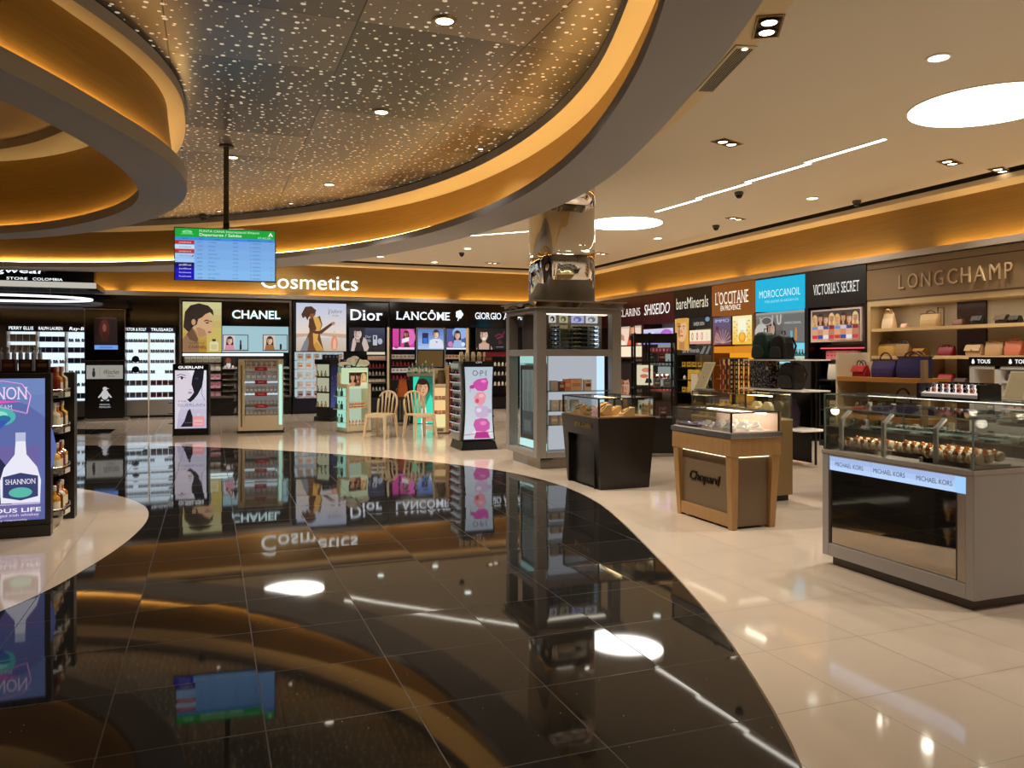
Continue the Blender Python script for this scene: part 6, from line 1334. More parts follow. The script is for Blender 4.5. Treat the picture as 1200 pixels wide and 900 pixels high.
mb = MB(); mb.box(.0, wf, dp * .75, dp * .75 + .02, 1.0, 1.01, lit('#fff0d8', 16, True)); mb.build('case_light', t)
def neck(mb):
    mb.lathe([(.075, 0), (.07, .02), (.045, .05), (.03, .075)], mat('#efe0d4', .6), 14, 0, 0, 1, .7)
    mb.tube([(.05 * math.cos(q), .035 * math.sin(q) - .012, .045 + .018 * math.sin(q)) for q in [2 * math.pi * i / 16 for i in range(16)]], .005, mat('#f5f0ea', .15, .3), 5, True)
def tray_(mb): mb.box(-.08, .08, -.05, .05, 0, .018, mat('#3b3346', .4)); mb.box(-.07, .07, -.04, .04, .018, .024, mat('#cfc6dc', .5)); mb.tube([(.05 * math.cos(q), .025 * math.sin(q), .03) for q in [2 * math.pi * i / 12 for i in range(12)]], .006, mat('#9a8fb5', .2, .5), 5, True)
for i in range(4): item('jewellery_tray', 'jt', tray_, '%s dark tray with lilac jewels in the oak counter' % ORD[i], 'jewellery tray', loc_of(b, RZ, .07 + .10 * (i // 2) * 1.7, .06 + .17 * (i % 2), .852), RZ, 'trays in the oak counter')
for i in range(9): item('necklace_stand', 'ns', neck, '%s white necklace stand in the oak counter' % ORD[i], 'necklace stand', loc_of(b, RZ, .44 + .155 * (i % 3), .05 + .145 * (i // 3), .852), RZ, 'necklace stands in the oak counter')
def cmirror(label, loc, rz, w, h):
    t = thing('counter_mirror', label, 'mirror', loc, rz, 'tilting counter mirrors')
    mb = MB(); mb.box(-w * .45, w * .45, -.02, .16, 0, .015, M_STEEL); mb.build('foot', t, bevel=.004)
    mb = MB(); mb.T = Matrix.Translation((0, 0, .02)) @ Matrix.Rotation(-.5, 4, 'X'); mb.box(-w / 2, w / 2, -.006, .006, 0, h, mat('#b9ad90', .35)); mb.box(-w / 2 + .012, w / 2 - .012, -.0075, -.006, .015, h - .015, mat('#c2b592', .12, .35)); mb.T = None; mb.build('mirror_plate', t, bevel=.003)
    mb = MB(); mb.tube([(0, .14, .01), (0, .06, h * .45)], .008, M_STEEL, 6); mb.build('stay', t)
# pale counter behind the oak one
b2 = (5.12, 7.72, 0); wf2, dp2 = .98, .60
t = thing('glass_counter', 'pale wood glass counter behind the oak counter, yellow jewellery displays inside', 'display counter', b2, RZ, 'display counters along the dark floor')
mb = MB(); mb.box(0, wf2, 0, dp2, .06, .84, mat('#8a7148', .45)); mb.box(.03, wf2 - .03, .03, dp2 - .03, 0, .06, M_BLACK); mb.build('body', t, bevel=.004)
mb = MB(); mb.box(.0, wf2, 0, dp2, .84, .855, mat('#c9b48a', .5)); mb.build('deck', t)
clear_case(t, .01, wf2 - .01, .01, dp2 - .01, .855, 1.12, mat('#4a443a', .3, .4), .006)
mb = MB(); mb.box(.05, wf2 - .05, dp2 * .6, dp2 * .6 + .02, 1.09, 1.10, lit('#ffe6b0', 9, True)); mb.build('case_light', t)
for i in range(8): item('jewellery_cushion', ('yc', i % 2), cush(.11, .12, .09 + .03 * (i % 2), ('#d9c06a', '#cdb98a')[i % 2], '#c9a04a'), '%s yellow cushion in the pale glass counter behind the oak one' % ORD[i], 'jewellery cushion', loc_of(b2, RZ, .12 + .12 * (i % 4) * 1.6, .12 + .2 * (i // 4), .855), RZ, 'cushions in the pale glass counter')
for i in range(2):
    mb = MB(); mb.prof([(-.07, 0), (.07, 0), (.085, .05), (.07, .13), (.03, .17), (-.03, .17), (-.07, .13), (-.085, .05)], -.02, .02, mat('#c9bb93', .6)); mb.tube([(.05 * math.cos(q), -.024, .10 + .055 * math.sin(q)) for q in [math.pi + math.pi * i_ / 8 for i_ in range(9)]], .004, M_GOLDM, 5)
    solo(mb, 'necklace_bust', ('first', 'second')[i] + ' flat beige necklace bust standing in the pale glass counter', 'necklace bust', loc_of(b2, RZ, .60 + .17 * i, .45, .855), RZ, 'necklace busts', bevel=.01)
xm, ym = at_d(820, 9.02); cmirror('tilted beige counter mirror standing on the pale glass counter', (xm, ym, 1.127), -1.42, .17, .34)

# --- taupe watch counter
b = (4.18, 4.61, 0); wf, dp = 1.23, .80; zt_ = .835
MT2 = mat((0.33, 0.30, 0.275), .42)
t = thing('watch_counter', 'taupe watch counter with mirror front and light blue lettered band, closest to the viewer', 'display counter', b, RZ, 'display counters along the dark floor')
mb = MB(); mb.box(0, .06, 0, dp, .07, zt_, MT2); mb.box(wf - .055, wf, 0, dp, .07, zt_, MT2); mb.box(.06, wf - .055, .03, dp, .07, zt_ - .03, MT2); mb.box(.06, wf - .055, 0, .03, .07, .16, MT2); mb.box(.06, wf - .055, 0, .03, zt_ - .045, zt_ - .03, MT2); mb.box(.05, wf - .05, .05, dp - .05, 0, .07, mat('#4a4038', .4)); mb.build('body', t, bevel=.003)
mb = MB(); mb.box(-.004, wf + .004, -.006, dp, zt_ - .03, zt_, mat((0.33, 0.285, 0.24), .35)); mb.build('top', t, bevel=.004)
mb = MB(); mb.box(.065, wf - .115, .018, .03, .165, .69, M_DMIRROR); mb.build('mirror_front', t)
mb = MB(); mb.box(wf - .115, wf - .055, .0, .03, .165, .69, mat('#a39789', .3, .3)); mb.box(wf - .118, wf - .113, -.003, .03, .165, .69, M_CHAR); mb.build('inner_stile', t)
a = Art(.062, wf - .058, .69, .79, .012, 1.0, bg='#a9c4f2'); a.blend(0, 1, '#b9d4fb', '#a3bae6', 3)
for k in range(3): a.text('MICHAEL KORS', .165 + .315 * k, .48, .32, '#1d2233', w=.235)
a.rect(.345, 0, .347, 1, '#7f92bd'); a.rect(.93, 0, 1, 1, '#9fd0ff'); a.build('lit_band', t)
clear_case(t, .03, wf - .006, .0, dp - .05, zt_, 1.135, mat('#6f8078', .12), .004)
mb = MB(); mb.box(.03, wf - .03, dp * .5, dp - .06, .985, .992, M_GLASS); mb.box(.03, wf - .03, dp * .5 - .003, dp * .5, .983, .994, M_GLASS_EDGE); mb.build('glass_shelf', t)
for k, x_ in enumerate((.14, .52, .93)):
    mb = MB(); mb.box(x_ - .014, x_ + .014, .035, .055, zt_, 1.06, mat('#9a958c', .35)); mb.T = Matrix.Translation((x_, .045, 1.055)) @ Matrix.Rotation(-.9, 4, 'X'); mb.box(-.014, .014, -.01, .01, 0, .10, mat('#9a958c', .35)); mb.T = None
    p_ = mb.build('lamp_post', t, bevel=.003); mb = MB(); mb.lathe([(.002, 0), (.010, 0.0)], lit('#fff0d0', 4), 8, x_, .12); mb.v = [(x, y, z + 1.118) for x, y, z in mb.v]; mb.build('lens', p_)
    L = bpy.data.lights.new('case_spot', 'POINT'); L.energy = 1.6; L.color = (1, .88, .70); L.shadow_soft_size = .03; o = bpy.data.objects.new('lamp_beam', L); COL.objects.link(o); o.parent = t; o.location = (x_ + .12, .30, 1.09)
def wcush(mb):
    mb.lathe([(.022, -.031), (.029, -.026), (.032, 0), (.029, .026), (.022, .031)], mat('#d9cdb2', .7), 12); mb.v = [(z, y, x + .032) for x, y, z in mb.v]
def wband(c):
    def f(mb): mb.lathe([(.0335, -.010), (.0345, -.008), (.0345, .008), (.0335, .010)], mat(c, .25, .6), 14); mb.lathe([(.017, 0), (.019, .006), (.017, .010)], mat(c, .2, .8), 14); n_ = 14 * 4; mb.v = [(z, y, x + .032) for x, y, z in mb.v[:n_]] + [(x, -(z + .0335) * .7 - .0, y + .032 + .022) for x, y, z in mb.v[n_:]]
    return f
_W = {}
def watch(label, loc, rz, c):
    t = thing('watch_cushion', label, 'watch', loc, rz, 'watches on cushions in the watch counter')
    for nm, key, fn in (('cushion', 'wc', wcush), ('watch', ('wb', c), wband(c))):
        if key not in _W: mb = MB(); fn(mb); o = mb.build(nm, t); _W[key] = o.data
        else: o = bpy.data.objects.new(nm, _W[key]); COL.objects.link(o); o.parent = t
for q, (x0_, x1_, n, nr, z_, y_) in enumerate(((.10, .44, 5, 2, zt_, .08), (.46, .78, 5, 2, zt_, .16), (.80, 1.19, 6, 3, zt_, .06))):
    mb = MB(); mb.box(x0_, x1_, y_, y_ + .09 * nr + .03, 0, .022, mat('#a39a88', .4)); mb.frame(x0_ - .004, x1_ + .004, 0, .03, y_ - .006, y_, .03, mat('#8c867a', .3, .4))
    solo(mb, 'watch_tray', '%s flat grey tray of watches in the taupe counter, counted from the oak counter end' % ORD[q], 'tray', loc_of(b, RZ, 0, 0, z_), RZ, 'watch trays')
    for r in range(nr):
        for i in range(n):
            watch('%s watch cushion along, %s row of the %s tray in the taupe counter' % (ORD[i], ORD[r], ORD[q]), loc_of(b, RZ, x0_ + (x1_ - x0_) * (i + .5) / n, y_ + .055 + .088 * r, z_ + .0225 + .006 * r), RZ + random.uniform(-.2, .2), ('#b5813a', '#c98a5a', '#a8682f')[(i + r + q) % 3])
# darker counter behind it
b2 = (5.95, 6.55, 0); wf2, dp2 = 2.5, .60
t = thing('dark_glass_counter', 'long dark glass counter full of watches behind the taupe counter', 'display counter', b2, RZ, 'display counters along the dark floor')
mb = MB(); mb.box(0, wf2, 0, dp2, .06, .78, M_CHAR); mb.box(.03, wf2 - .03, .03, dp2 - .03, 0, .06, M_BLACK); mb.build('body', t, bevel=.004)
mb = MB(); mb.box(0, wf2, 0, dp2, .78, .795, mat('#2a2622', .3)); mb.build('deck', t)
clear_case(t, .01, wf2 - .01, .01, dp2 - .01, .795, 1.12, mat('#5f6e68', .2), .006)
mb = MB(); mb.box(.02, wf2 - .02, .2, dp2 - .02, .95, .957, M_GLASS); mb.build('glass_shelf', t)
mb = MB(); mb.box(.1, wf2 - .1, .5, .52, 1.09, 1.10, lit('#fff2dc', 9, True)); mb.build('case_light', t)
def wstand(c, c2):
    def f(mb):
        mb.box(-.03, .03, -.03, .03, 0, .012, mat(c2, .4)); mb.profx([(-.02, .012), (.025, .012), (.025, .09), (.012, .09)], -.024, .024, mat(c2, .5))
        mb.tube([(.018 * math.cos(q), -.012 + .006 * math.sin(q), .055 + .022 * math.sin(q)) for q in [2 * math.pi * i / 12 for i in range(12)]], .006, mat(c, .15, .9), 5, True); mb.box(-.012, .012, -.026, -.016, .04, .066, mat(c, .15, .9))
    return f
for r in range(2):
    for i in range(16):
        k_ = (i * 3 + r) % 4
        item('watch_stand', ('ws', k_), wstand(('#d9d9dc', '#c9a04a', '#c23a3a', '#b9bcc2')[k_], ('#d6d0c2', '#1a1a1a', '#efece4', '#3a3a3c')[k_]), '%s watch on a stand, %s row in the long dark glass counter' % (ORD[i], ('deck', 'glass shelf')[r]), 'watch', loc_of(b2, RZ, .12 + .15 * i, .14 + .2 * r, .795 if r == 0 else .957), RZ, 'watches in the long dark counter')
mb = MB(); mb.box(-.32, .32, -.13, .13, 0, .02, M_BLACK); mb.profx([(-.10, .02), (.12, .02), (.12, .13), (.10, .13), (-.10, .05)], -.30, .30, mat('#e6e3e8', .5)); mb.box(-.32, -.30, -.13, .13, .02, .14, M_BLACK); mb.box(.30, .32, -.13, .13, .02, .14, M_BLACK); mb.box(-.3, .3, .12, .13, .02, .15, M_BLACK)
bt = loc_of(b2, RZ, 1.35, .28, 1.126); solo(mb, 'watch_display_box', 'black and white slanted box of watches on top of the long dark counter', 'display box', bt, RZ)
random.seed(11)
for i in range(18):
    u, v = (i % 9), i // 9; c = ('#16161a', '#c23a4a', '#16161a', '#8a8fa6', '#2a2a30', '#d98a6a')[(i * 5) % 6]
    item('watch', ('wx', c), lambda mb, c=c: (mb.tube([(.02 * math.cos(q), .0, .02 + .02 * math.sin(q)) for q in [2 * math.pi * k / 12 for k in range(12)]], .006, mat(c, .3), 5, True), mb.box(-.013, .013, -.009, -.004, .008, .032, mat(c, .15, .5))), '%s watch on the slanted white board, %s row, atop the long dark counter' % (ORD[u], ('lower', 'upper')[v]), 'watch', loc_of(bt, RZ, -.26 + .065 * u, -.09 + .075 * v + .03, .062 + .035 * v), RZ, 'watches on the slanted board')
xm, ym = at_d(1187, 6.55); cmirror('tilted tan counter mirror on the long dark counter, before the white jewellery stand', (xm, ym, 1.127), -1.42, .17, .27)

# --- white jewellery stand with black header
b = (7.6, 6.2, 0); w_ = .86
t = thing('jewellery_stand', 'white jewellery stand with black lettered header, before the bag wall', 'display unit', b, RZ)
zs_ = 1.505; mb = MB(); mb.box(0, .06, 0, .4, .05, zs_ - .09, M_WHITE); mb.box(w_ - .06, w_, 0, .4, .05, zs_ - .09, M_WHITE); mb.box(.06, w_ - .06, .34, .4, .05, zs_ - .09, M_WHITE); mb.box(.29, .36, 0, .34, .9, zs_ - .09, M_WHITE); mb.box(.06, w_ - .06, 0, .34, .05, .80, M_WHITE); mb.box(.02, w_ - .02, .02, .38, 0, .05, M_BLACK); mb.box(.06, w_ - .06, 0, .34, zs_ - .13, zs_ - .09, M_WHITE); mb.build('body', t, bevel=.003)
hd = panel(t, 'header_panel', 0, w_, zs_ - .09, zs_, -.01, .4, M_BLACK)
for cx in (.16, .58):
    letters(hd, 'TOUS', cx + .02, zs_ - .045, .04, lit('#f4f4f0', 1.2), -.014, w=.15, bold=.02)
    mb = MB(); cxx = cx - .105; mb.prof([(cxx + .016 * math.cos(q), zs_ - .055 + .016 * math.sin(q)) for q in [math.pi / 6 * i for i in range(12)]], -.016, -.010, lit('#f4f4f0', 1.2)); mb.prof([(cxx + .011 * math.cos(q), zs_ - .033 + .011 * math.sin(q)) for q in [math.pi / 5 * i for i in range(10)]], -.016, -.010, lit('#f4f4f0', 1.2)); mb.build('emblem', hd)
a = Art(.06, .29, 1.12, 1.37, .28, .5, bg='#a5783a'); a.rect(.3, .5, 1, 1, '#8a1f26'); a.rect(0, .15, 1, .45, '#b9822f'); a.rect(0, 0, 1, .12, '#c9b58a'); a.build('picture_niche', t)
for r, z in enumerate((1.26, 1.13, .98, .86)):
    shelf(t, .36, w_ - .06, z, M_WHITE, .01, .34, .02)
    for i in range(5): item('jewel_box', ('jb2', r % 2), carton(.065, .05, .07, ('#e6b9b5', '#e9cfc6')[r % 2], '#5a3a3a', .25), '%s blush jewel box along, %s shelf of the white jewellery stand' % (ORD[i], SHELF[r]), 'jewel box', loc_of(b, RZ, .41 + .085 * i, .10, z), RZ, 'jewel boxes on the white stand')
for z in (1.30, 1.18, 1.06): mb = MB(); mb.ball((-.012, .05, z), .016, .016, .016, M_WHITE, 10, 6); mb.build('knob', t)

# --- wooden island with big totes
b = (7.0, 7.50, 0); w_ = 1.26
t = thing('tote_island', 'low cream and orange wood island shelf holding dark totes', 'display unit', b, RZ)
mb = MB(); mb.box(0, .03, 0, .5, .04, 1.56, mat('#cdbf9f', .5)); mb.box(w_ - .05, w_, 0, .06, .04, 1.47, mat('#8f6f4a', .5)); mb.box(w_ - .05, w_, .40, .44, .04, .80, mat('#d2c6a8', .5)); mb.box(.03, w_ - .36, .44, .5, .04, 1.45, mat('#d2c6a8', .5)); mb.box(.03, w_ - .05, .02, .44, .04, .12, mat('#9a6a2c', .5)); mb.build('body', t, bevel=.004)
for z in (1.275, .84): shelf(t, .03, w_ - .05, z, mat('#b0742c', .45), -.01, .44, .05)
def tote(x, y, z, w, h, d, c, lb, **kw): return handbag('handbag', lb, loc_of(b, RZ, x, y, z), RZ, w, h, d, c, group='bags on the tote island', **kw)
tote(.56, .20, 1.275, .30, .20, .18, '#2a1d52', 'purple folding tote with brown leather flap on the orange wood island', top=1.15, trim='#4a2a18', hh=.45, handle='one')
tote(.94, .22, 1.275, .36, .24, .20, '#1f1a4a', 'larger navy purple tote beside the smaller purple one on the island', top=1.18, trim='#5a2f18', hh=.25)
tote(.22, .18, 1.275, .20, .13, .12, '#9a1a20', 'red bag with gold stripe and patterned handles on the island', top=1.0, trim='#2a1a16', hh=.5, flap='#a81e24')
tote(.42, .30, 1.275, .13, .15, .10, '#6a1018', 'small dark red bag tucked beside the purple tote on the island', top=.9, hh=.4)
tote(.80, .20, .84, .42, .16, .20, '#1c1a34', 'dark navy bag with round loop handle on the lower island shelf', top=1.1, trim='#2a1a1e', handle='one', hh=1.0)
tote(.36, .20, .84, .30, .15, .18, '#6a2418', 'rust red bag on the lower island shelf', top=1.0, handle=None, flap='#7a2c1e')

# --- rack with backpacks
D = 11.9; b = (*at_d(868, D), 0); zf = lambda p: zat(p, D); w_ = 1.35
t = thing('backpack_rack', 'white metal shelf rack holding backpacks and a sequinned bag', 'rack', b, RZ)
for x in (.14, w_ - .30): mb = MB(); mb.box(x - .012, x + .012, .46, .484, 0, zf(420), M_BLACK); mb.build('upright', t)
mb = MB(); mb.box(.05, w_ - .38, .462, .475, .02, zf(454), M_BLACK); mb.build('back_panel', t)
for p, x0_ in ((421, .10), (454, .0), (496, .0)): mb = MB(); mb.box(x0_, w_, -.03, .46, zf(p) - .02, zf(p), M_WHITE); mb.build('shelf', t, bevel=.004)
def pack(name, lb, x, y, z, w, h, c, trim):
    t = thing(name, lb, 'backpack', loc_of(b, RZ, x, y, z), RZ, 'backpacks on the rack')
    mb = MB(); pr = [(-w / 2, 0), (w / 2, 0), (w * .54, h * .25), (w * .5, h * .65), (w * .36, h * .93), (w * .12, h), (-w * .12, h), (-w * .36, h * .93), (-w * .5, h * .65), (-w * .54, h * .25)]
    mb.prof(pr, -.11, .10, mat(c, .6)); mb.build('body', t, bevel=.05, seg=3)
    mb = MB(); mb.prof([(x_ * .72, .02 + z_ * .48) for x_, z_ in pr], -.15, -.10, mat(trim, .6)); mb.build('pocket', t, bevel=.02)
    mb = MB(); mb.tube([(-.04, .02, h * .97), (-.03, .02, h + .05), (.03, .02, h + .05), (.04, .02, h * .97)], .01, mat(trim, .5), 6); mb.build('handle', t)
    for s_ in (-1, 1): mb = MB(); mb.tube([(s_ * w * .25, .11, h * .9), (s_ * w * .32, .16, h * .55), (s_ * w * .3, .11, h * .1)], .016, mat(trim, .5), 6); mb.build('strap', t)
pack('backpack', 'teal green backpack on top of the white rack', .30, .2, zf(421), .34, .40, '#0d3b36', '#0a2c28')
pack('backpack', 'black backpack beside the teal one on top of the white rack', .66, .22, zf(421), .30, .35, '#0c0c0e', '#141416')
pack('backpack', 'dark grey backpack beside the sequinned bag on the middle rack shelf', .86, .22, zf(454), .36, .38, '#1e1d1f', '#2a292b')
pack('backpack', 'purple backpack hanging low on the bottom rack shelf', .72, .22, zf(496), .40, .42, '#2a1636', '#1e102a')
def sequin():
    t_ = NT('sequins'); g, _ = t_.pos(); vo = t_.n('ShaderNodeTexVoronoi'); vo.inputs['Scale'].default_value = 60; t_.link(g.outputs['Position'], vo.inputs['Vector'])
    sc_ = t_.n('ShaderNodeSeparateColor'); t_.link(vo.outputs['Color'], sc_.inputs[0])
    t_.link(t_.mix(t_.math('GREATER_THAN', sc_.outputs[0], .7), (.03, .03, .035), (.35, .32, .36)), t_.b.inputs['Base Color']); t_.b.inputs['Metallic'].default_value = .6; t_.b.inputs['Roughness'].default_value = .25; return t_.m
t2 = thing('handbag', 'square black bag covered in glittering sequins on the middle rack shelf', 'handbag', loc_of(b, RZ, .30, .18, zf(454)), RZ)
mb = MB(); mb.box(-.24, .24, -.08, .10, 0, .42, sequin()); mb.build('body', t2, bevel=.02)
for s_ in (-1, 1): mb = MB(); mb.tube([(-.12, s_ * .04, .41), (-.10, s_ * .04, .50), (.10, s_ * .04, .50), (.12, s_ * .04, .41)], .010, M_BLACK, 6); mb.build('handle', t2)
mb = MB(); mb.ball((.20, -.10, .36), .035, .03, .045, mat('#5a2a3a', .5), 10, 8); mb.box(.185, .215, -.11, -.09, .27, .32, mat('#c9c2b8', .4)); mb.build('tag', t2)
# hanging luggage straps in front of the ochre wall
D = 12.6; b = (*at_d(845, D), 0); zf = lambda p: zat(p, D)
t = thing('strap_stand', 'dark stand with a bar for patterned luggage straps, before the ochre wall', 'rack', b, -.5)
mb = MB(); mb.box(-.02, .42, -.012, .012, zf(421), zf(421) + .025, M_STEEL); mb.box(.18, .22, .10, .14, .02, zf(421) + .02, M_BLACK); mb.box(.18, .22, .0, .14, zf(421) - .02, zf(421), M_BLACK); mb.box(0, .4, -.1, .3, 0, .02, M_BLACK); mb.build('frame', t)
for i in range(6):
    c1, c2 = (('#8a2f1c', '#d9cdb8'), ('#5a2018', '#cfc2a8'), ('#14120f', '#d9d0b8'), ('#14120f', '#c9b890'), ('#101010', '#d8d2c2'), ('#4a1c18', '#b59a6a'))[i]
    mb = MB(); L_ = .48; mb.box(-.026, .026, -.006, .006, -L_, 0, mat(c1, .6))
    for k in range(6): mb.box(-.012, .012, -.0075, -.006, -L_ + .03 + .075 * k, -L_ + .07 + .075 * k, mat(c2, .6)) if i > 1 else mb.box(-.026 + .04 * (k % 2), -.016 + .042 * (k % 2), -.0075, -.006, -L_ + .08 * k, -L_ + .08 * (k + 1), mat(c2, .6))
    solo(mb, 'luggage_strap', '%s hanging luggage strap along the bar, counted from the oak counter side' % ORD[i], 'luggage strap', loc_of(b, -.5, .01 + .075 * i, -.02, zf(421)), -.5, 'hanging luggage straps')

# --- tall portrait lightbox before the swimwear wall
X_ = 10.12; y0_ = on_x(927, X_)[0]; y1_ = on_x(950, X_)[0]; d_ = on_x(938, X_)[1]; b = (X_, y0_, 0); w_ = y0_ - y1_; zf = lambda p: zat(p, d_)
t = thing('portrait_lightbox', 'tall black lightbox with dark haired woman looking over her bare shoulder', 'advert display', b, RZ)
mb = MB(); mb.box(-.02, w_ + .02, 0, .22, .03, zf(421), M_BLACK); mb.box(-.05, w_ + .05, -.03, .26, 0, .03, M_BLACK); mb.build('housing', t, bevel=.006)
a = Art(0, w_, zf(509), zf(424), -.004, .85, bg='#140d0b')
a.poly([(.02, .12), (.06, .45), (.20, .56), (.45, .60), (.75, .52), (.88, .42), (.92, .10)], '#c9946e'); a.poly([(.30, .12), (.36, .40), (.42, .12)], '#9a6646'); a.poly([(.42, .58), (.74, .58), (.72, .72), (.44, .70)], '#a9764f')
a.poly([(.30, .92), (.55, .98), (.86, .90), (.98, .70), (.95, .45), (.80, .44), (.72, .60), (.74, .78)], '#1d120d'); a.poly([(.20, .82), (.26, .92), (.48, .95), (.72, .90), (.76, .76), (.66, .66), (.50, .585), (.36, .60), (.26, .66), (.20, .72)], '#d6a27a'); a.poly([(.56, .62), (.70, .68), (.75, .80), (.66, .86)], '#a9764f')
a.poly([(.14, .84), (.22, .94), (.50, 1.0), (.80, .94), (.90, .80), (.78, .84), (.66, .92), (.42, .925), (.28, .89), (.22, .80)], '#1d120d')
a.curve([(.24, .81), (.34, .825), (.42, .80)], .03, '#2a1710'); a.curve([(.50, .80), (.60, .83), (.70, .81)], .03, '#2a1710'); a.ell(.35, .78, .06, .012, '#1a100c'); a.ell(.60, .785, .07, .012, '#1a100c'); a.curve([(.40, .77), (.36, .70), (.44, .695)], .02, '#9a6646'); a.ell(.42, .645, .09, .013, '#a8524a')
a.poly([(.60, .60), (.70, .50), (.80, .60)], '#1d120d'); a.curve([(.78, .52), (.80, .12)], .03, '#120c0a')
a.text("VICTORIA'S", .52, .135, .035, '#efe8e0', w=.78, serif=True); a.text('SECRET', .52, .085, .035, '#efe8e0', w=.52, serif=True); a.build('portrait', t)
# black shelf column with white tote bags beside it
X_ = 9.75; b = (X_, on_x(960, X_)[0], 0); d_ = on_x(970, X_)[1]; zf = lambda p: zat(p, d_); w_ = .62
t = thing('black_shelf_column', 'black shelf column with white and striped tote bags beside the lightbox', 'display unit', b, RZ)
mb = MB(); mb.box(0, .03, 0, .42, 0, 1.02, M_BLACK); mb.box(w_ - .03, w_, 0, .42, 0, 1.02, M_BLACK); mb.box(.03, w_ - .03, .38, .42, 0, 1.02, M_BLACK); mb.box(.03, w_ - .03, 0, .38, 0, .1, M_BLACK); mb.build('body', t)
for z in (zf(445), .62, .34): mb = MB(); mb.box(0, w_, -.01, .42, z - .02, z, M_BLACK); mb.build('shelf', t)
handbag('tote_bag', 'white tote bag with black dotted rim on the black shelf column', loc_of(b, RZ, .17, .18, zf(445)), RZ, .26, .28, .12, '#d9d2c2', top=1.0, trim='#1a1a1a', hh=.25, cat='bag')
handbag('tote_bag', 'dark brown and white striped tote beside the white tote on the shelf column', loc_of(b, RZ, .46, .16, zf(445)), RZ, .22, .25, .12, '#4a3226', top=.9, trim='#d9d2c2', hh=.25, cat='bag')
for i, z in enumerate((.62, .34)): item('white_box', 'wbx', carton(.13, .10, .15, '#d2c9b4', '#8a7a5a'), ('white carton on the middle shelf of the black shelf column', 'white carton on the low shelf of the black shelf column')[i], 'box', loc_of(b, RZ, .2, .15, z), RZ)

# --- black glass tower
D = 12.05; x, y = at_d(768, D); b = (x, y, 0); rz = -.42; hw = .31; zf = lambda p: zat(p, D)
t = thing('glass_tower', 'slim black framed glass tower between the black counter and the oak counter', 'display cabinet', b, rz)
mb = MB(); z0 = zf(490)
mb.box(-hw, hw, 0, .45, .05, z0, M_BLACK)
for x_ in (-hw, -.09, hw): mb.box(x_ - .014, x_ + .014, -.014, .014, z0, zf(390), M_BLACK); mb.box(x_ - .014, x_ + .014, .436, .464, z0, zf(390), M_BLACK)
for p in (392, 424.5, 455): mb.box(-hw, hw, -.012, .012, zf(p) - .012, zf(p) + .012, M_BLACK); mb.box(-hw - .012, -hw + .012, 0, .45, zf(p) - .012, zf(p) + .012, M_BLACK); mb.box(hw - .012, hw + .012, 0, .45, zf(p) - .012, zf(p) + .012, M_BLACK); mb.box(-hw, hw, .438, .462, zf(p) - .012, zf(p) + .012, M_BLACK)
mb.build('frame', t)
mb = MB(); mb.box(-hw - .02, hw + .02, -.02, .47, 0, .05, M_STEEL); mb.build('plinth', t)
mb = MB(); mb.box(-hw, hw, -.02, .0, zf(402), zf(391), mat('#150c0c', .3)); text(mb, 'SALVATORE', 0, zf(396.5), .03, mat('#5a1a1a', .4), y=-.024, w=.3) if False else None; mb.build('header_panel', t)
mb = MB(); mb.box(-hw, hw, .0, .004, z0, zf(402), M_GLASS); mb.box(-hw, -hw + .004, .004, .44, z0, zf(392), M_GLASS); mb.box(hw - .004, hw, .004, .44, z0, zf(392), M_GLASS); mb.build('panes', t)
for p in (424.5, 455): mb = MB(); mb.box(-hw + .02, hw - .02, .02, .43, zf(p) - .004, zf(p) + .004, M_GLASS); mb.build('glass_shelf', t)
a = Art(-hw + .06, -.0, zf(452), zf(428), .30, .9, bg='#f2e2c4'); a.ell(.6, .75, .3, .12, '#e08a72'); a.ell(.45, .45, .25, .1, '#d9705a'); a.poly([(.5, .1), (.6, .35), (.9, .3), (.95, .1)], '#2a1a1a'); a.build('accessory_picture', t)
a = Art(-hw + .08, .02, zf(487), zf(470), .30, .7, bg='#efe3bf')
for i in range(5): a.ell(.15 + .17 * i, .5 + .1 * (i % 2), .08, .18, '#1a1714')
a.build('chain_picture', t)
for i, (x_, p, c) in enumerate(((.12, 424.5, '#9a1f2c'), (-.05, 424.5, '#3a4a44'), (.2, 455, '#8a8f92'), (.05, 455, '#5a6a70'), (.14, 490, '#7a2430'), (-.14, 490, '#c9c2b2'))):
    item('tower_box', ('tw', i), carton(.10, .09, .14, c, '#d9d2c2', .2), '%s small box in the glass tower, counted from its top shelf down' % ORD[i], 'box', loc_of(b, rz, x_, .2, zf(p) + .006), rz, 'boxes in the glass tower')
# face poster at the foot of the dark red wall
X_ = 10.2; b = (X_, on_x(727, X_)[0], 0); w_ = b[1] - on_x(740, X_)[0]; d_ = on_x(733, X_)[1]; zf = lambda p: zat(p, d_)
t = thing('face_lightbox', 'dark lightbox with close-up of a woman, beside the slim glass tower', 'advert display', b, RZ)
mb = MB(); mb.box(-.02, w_ + .02, 0, .15, 0, zf(424), M_BLACK); mb.build('housing', t)
a = Art(0, w_, .2, zf(426), -.004, .8, bg='#1d100d'); a.face(.45, .46, .40, '#c98e6e', '#1d100d', '#a8433f', '#8a573c', .2); a.build('portrait', t)

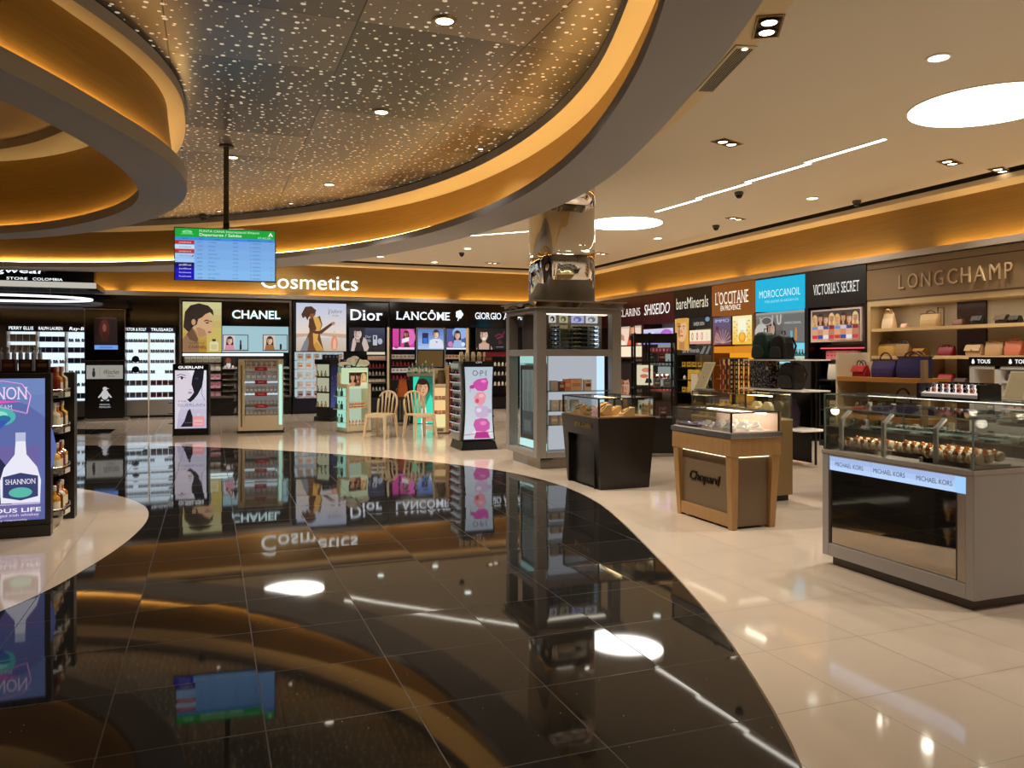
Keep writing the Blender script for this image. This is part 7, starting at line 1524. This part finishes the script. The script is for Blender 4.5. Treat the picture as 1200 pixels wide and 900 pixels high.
# ================================================================== departures screen on its pole
D = 10.0; x, y = at_d(264.5, D); rz = -.11; zf = lambda p: zat(p, D); hw = 111 * D / FPX / 2 / math.cos(YAW - .11) * .985
t = thing('departures_screen', 'flat airport departures screen hanging from the ceiling on a dark pole', 'screen', (x, y, zf(329.5)), rz)
hh = zf(268) - zf(329.5)
mb = MB(); mb.box(-hw, hw, 0, .06, 0, hh, M_BLACK); mb.build('housing', t, bevel=.006)
a = Art(-hw + .012, hw - .012, .012, hh - .012, -.003, .95, bg='#7fb0ea', gloss=True); a.blend(0, .80, '#86bdf2', '#78a9e6', 4)
a.rect(0, .83, 1, 1, '#14a83c'); a.rect(0, .77, 1, .83, '#3f8fdc'); a.ell(.12, .93, .05, .03, '#8fe0a6'); a.poly([(.05, .88), (.12, .95), (.19, .88)], '#5fcf80')
a.text('PUNTA CANA International Airport', .54, .955, .045, '#d8f6dc', w=.60); a.text('Departures / Salidas', .45, .885, .055, '#e6fae8', w=.42, bold=.01); a.text('07:42:20', .89, .855, .035, '#d0f4d4', w=.13); a.poly([(.93, .89), (.955, .97), (.98, .89), (.965, .89), (.955, .93), (.945, .89)], '#f2fff2')
for u, s_ in ((.10, 'Airline'), (.26, 'Flight'), (.42, 'Destino'), (.60, 'Hora'), (.78, 'Observaciones'), (.95, 'Gate')): a.text(s_, u, .80, .028, '#1d4f8f')
for k, (c, s_) in enumerate((('#b8332f', 'avianca'), ('#cfe0f4', 'copa'), ('#b8332f', 'avianca'), ('#a9cdf4', 'delta'), ('#a9cdf4', ' '))): a.rect(0, .77 - .088 * (k + 1) + .006, .19, .77 - .088 * k - .006, c); a.text(s_, .10, .77 - .088 * (k + .5), .03, '#f4e6e6' if c == '#b8332f' else '#5a7fae', w=.12) if s_.strip() else None
a.poly([(.16, .45), (.19, .49), (.175, .44)], '#2a3a8a'); a.rect(0, 0, .19, .33, '#1512b8'); a.blend(.22, .33, '#12107a', '#0f0d5e', 3, 0, .19)
for k, s_ in enumerate(('jetBlue', 'JetBlue', 'Southwest', 'Southwest')): a.text(s_, .10, .285 - .075 * k, .038 if k == 0 else .028, '#e4e6fb', w=.12)
random.seed(5)
for k in range(10):
    v = .735 - .078 * k
    if v < .03: break
    a.text(('%03d' % random.randint(20, 990)), .245, v, .022, '#3a5f92', w=.05); a.text(random.choice(('BOGOTA', 'PANAMA CITY', 'MEDELLIN', 'NEW YORK JFK', 'ATLANTA', 'BOSTON', 'ORLANDO', 'BALTIMORE', 'NEWARK')), .33, v, .022, '#3a5f92', align='L'); a.text('%02d:%02d' % (8 + k // 2, (k * 25) % 60), .60, v, .022, '#3a5f92', w=.05); a.text('A TIEMPO', .80, v, .022, '#3a5f92', w=.11); a.text(str(4 + k), .965, v, .022, '#3a5f92')
a.build('screen_picture', t)
mb = MB(); mb.box(-.035, .035, .06, .12, hh * .2, hh + .10, M_BLACK); mb.box(-.15, .15, .055, .075, hh * .3, hh * .7, M_BLACK); mb.build('bracket', t)
mb = MB(); mb.box(-.03, .03, .05, .12, hh + .08, 4.2 - zf(329.5), mat('#3a332c', .4)); mb.lathe([(.09, 4.17 - zf(329.5)), (.09, 4.198 - zf(329.5))], mat('#3a332c', .4), 16, 0, .085); mb.build('pole', t)
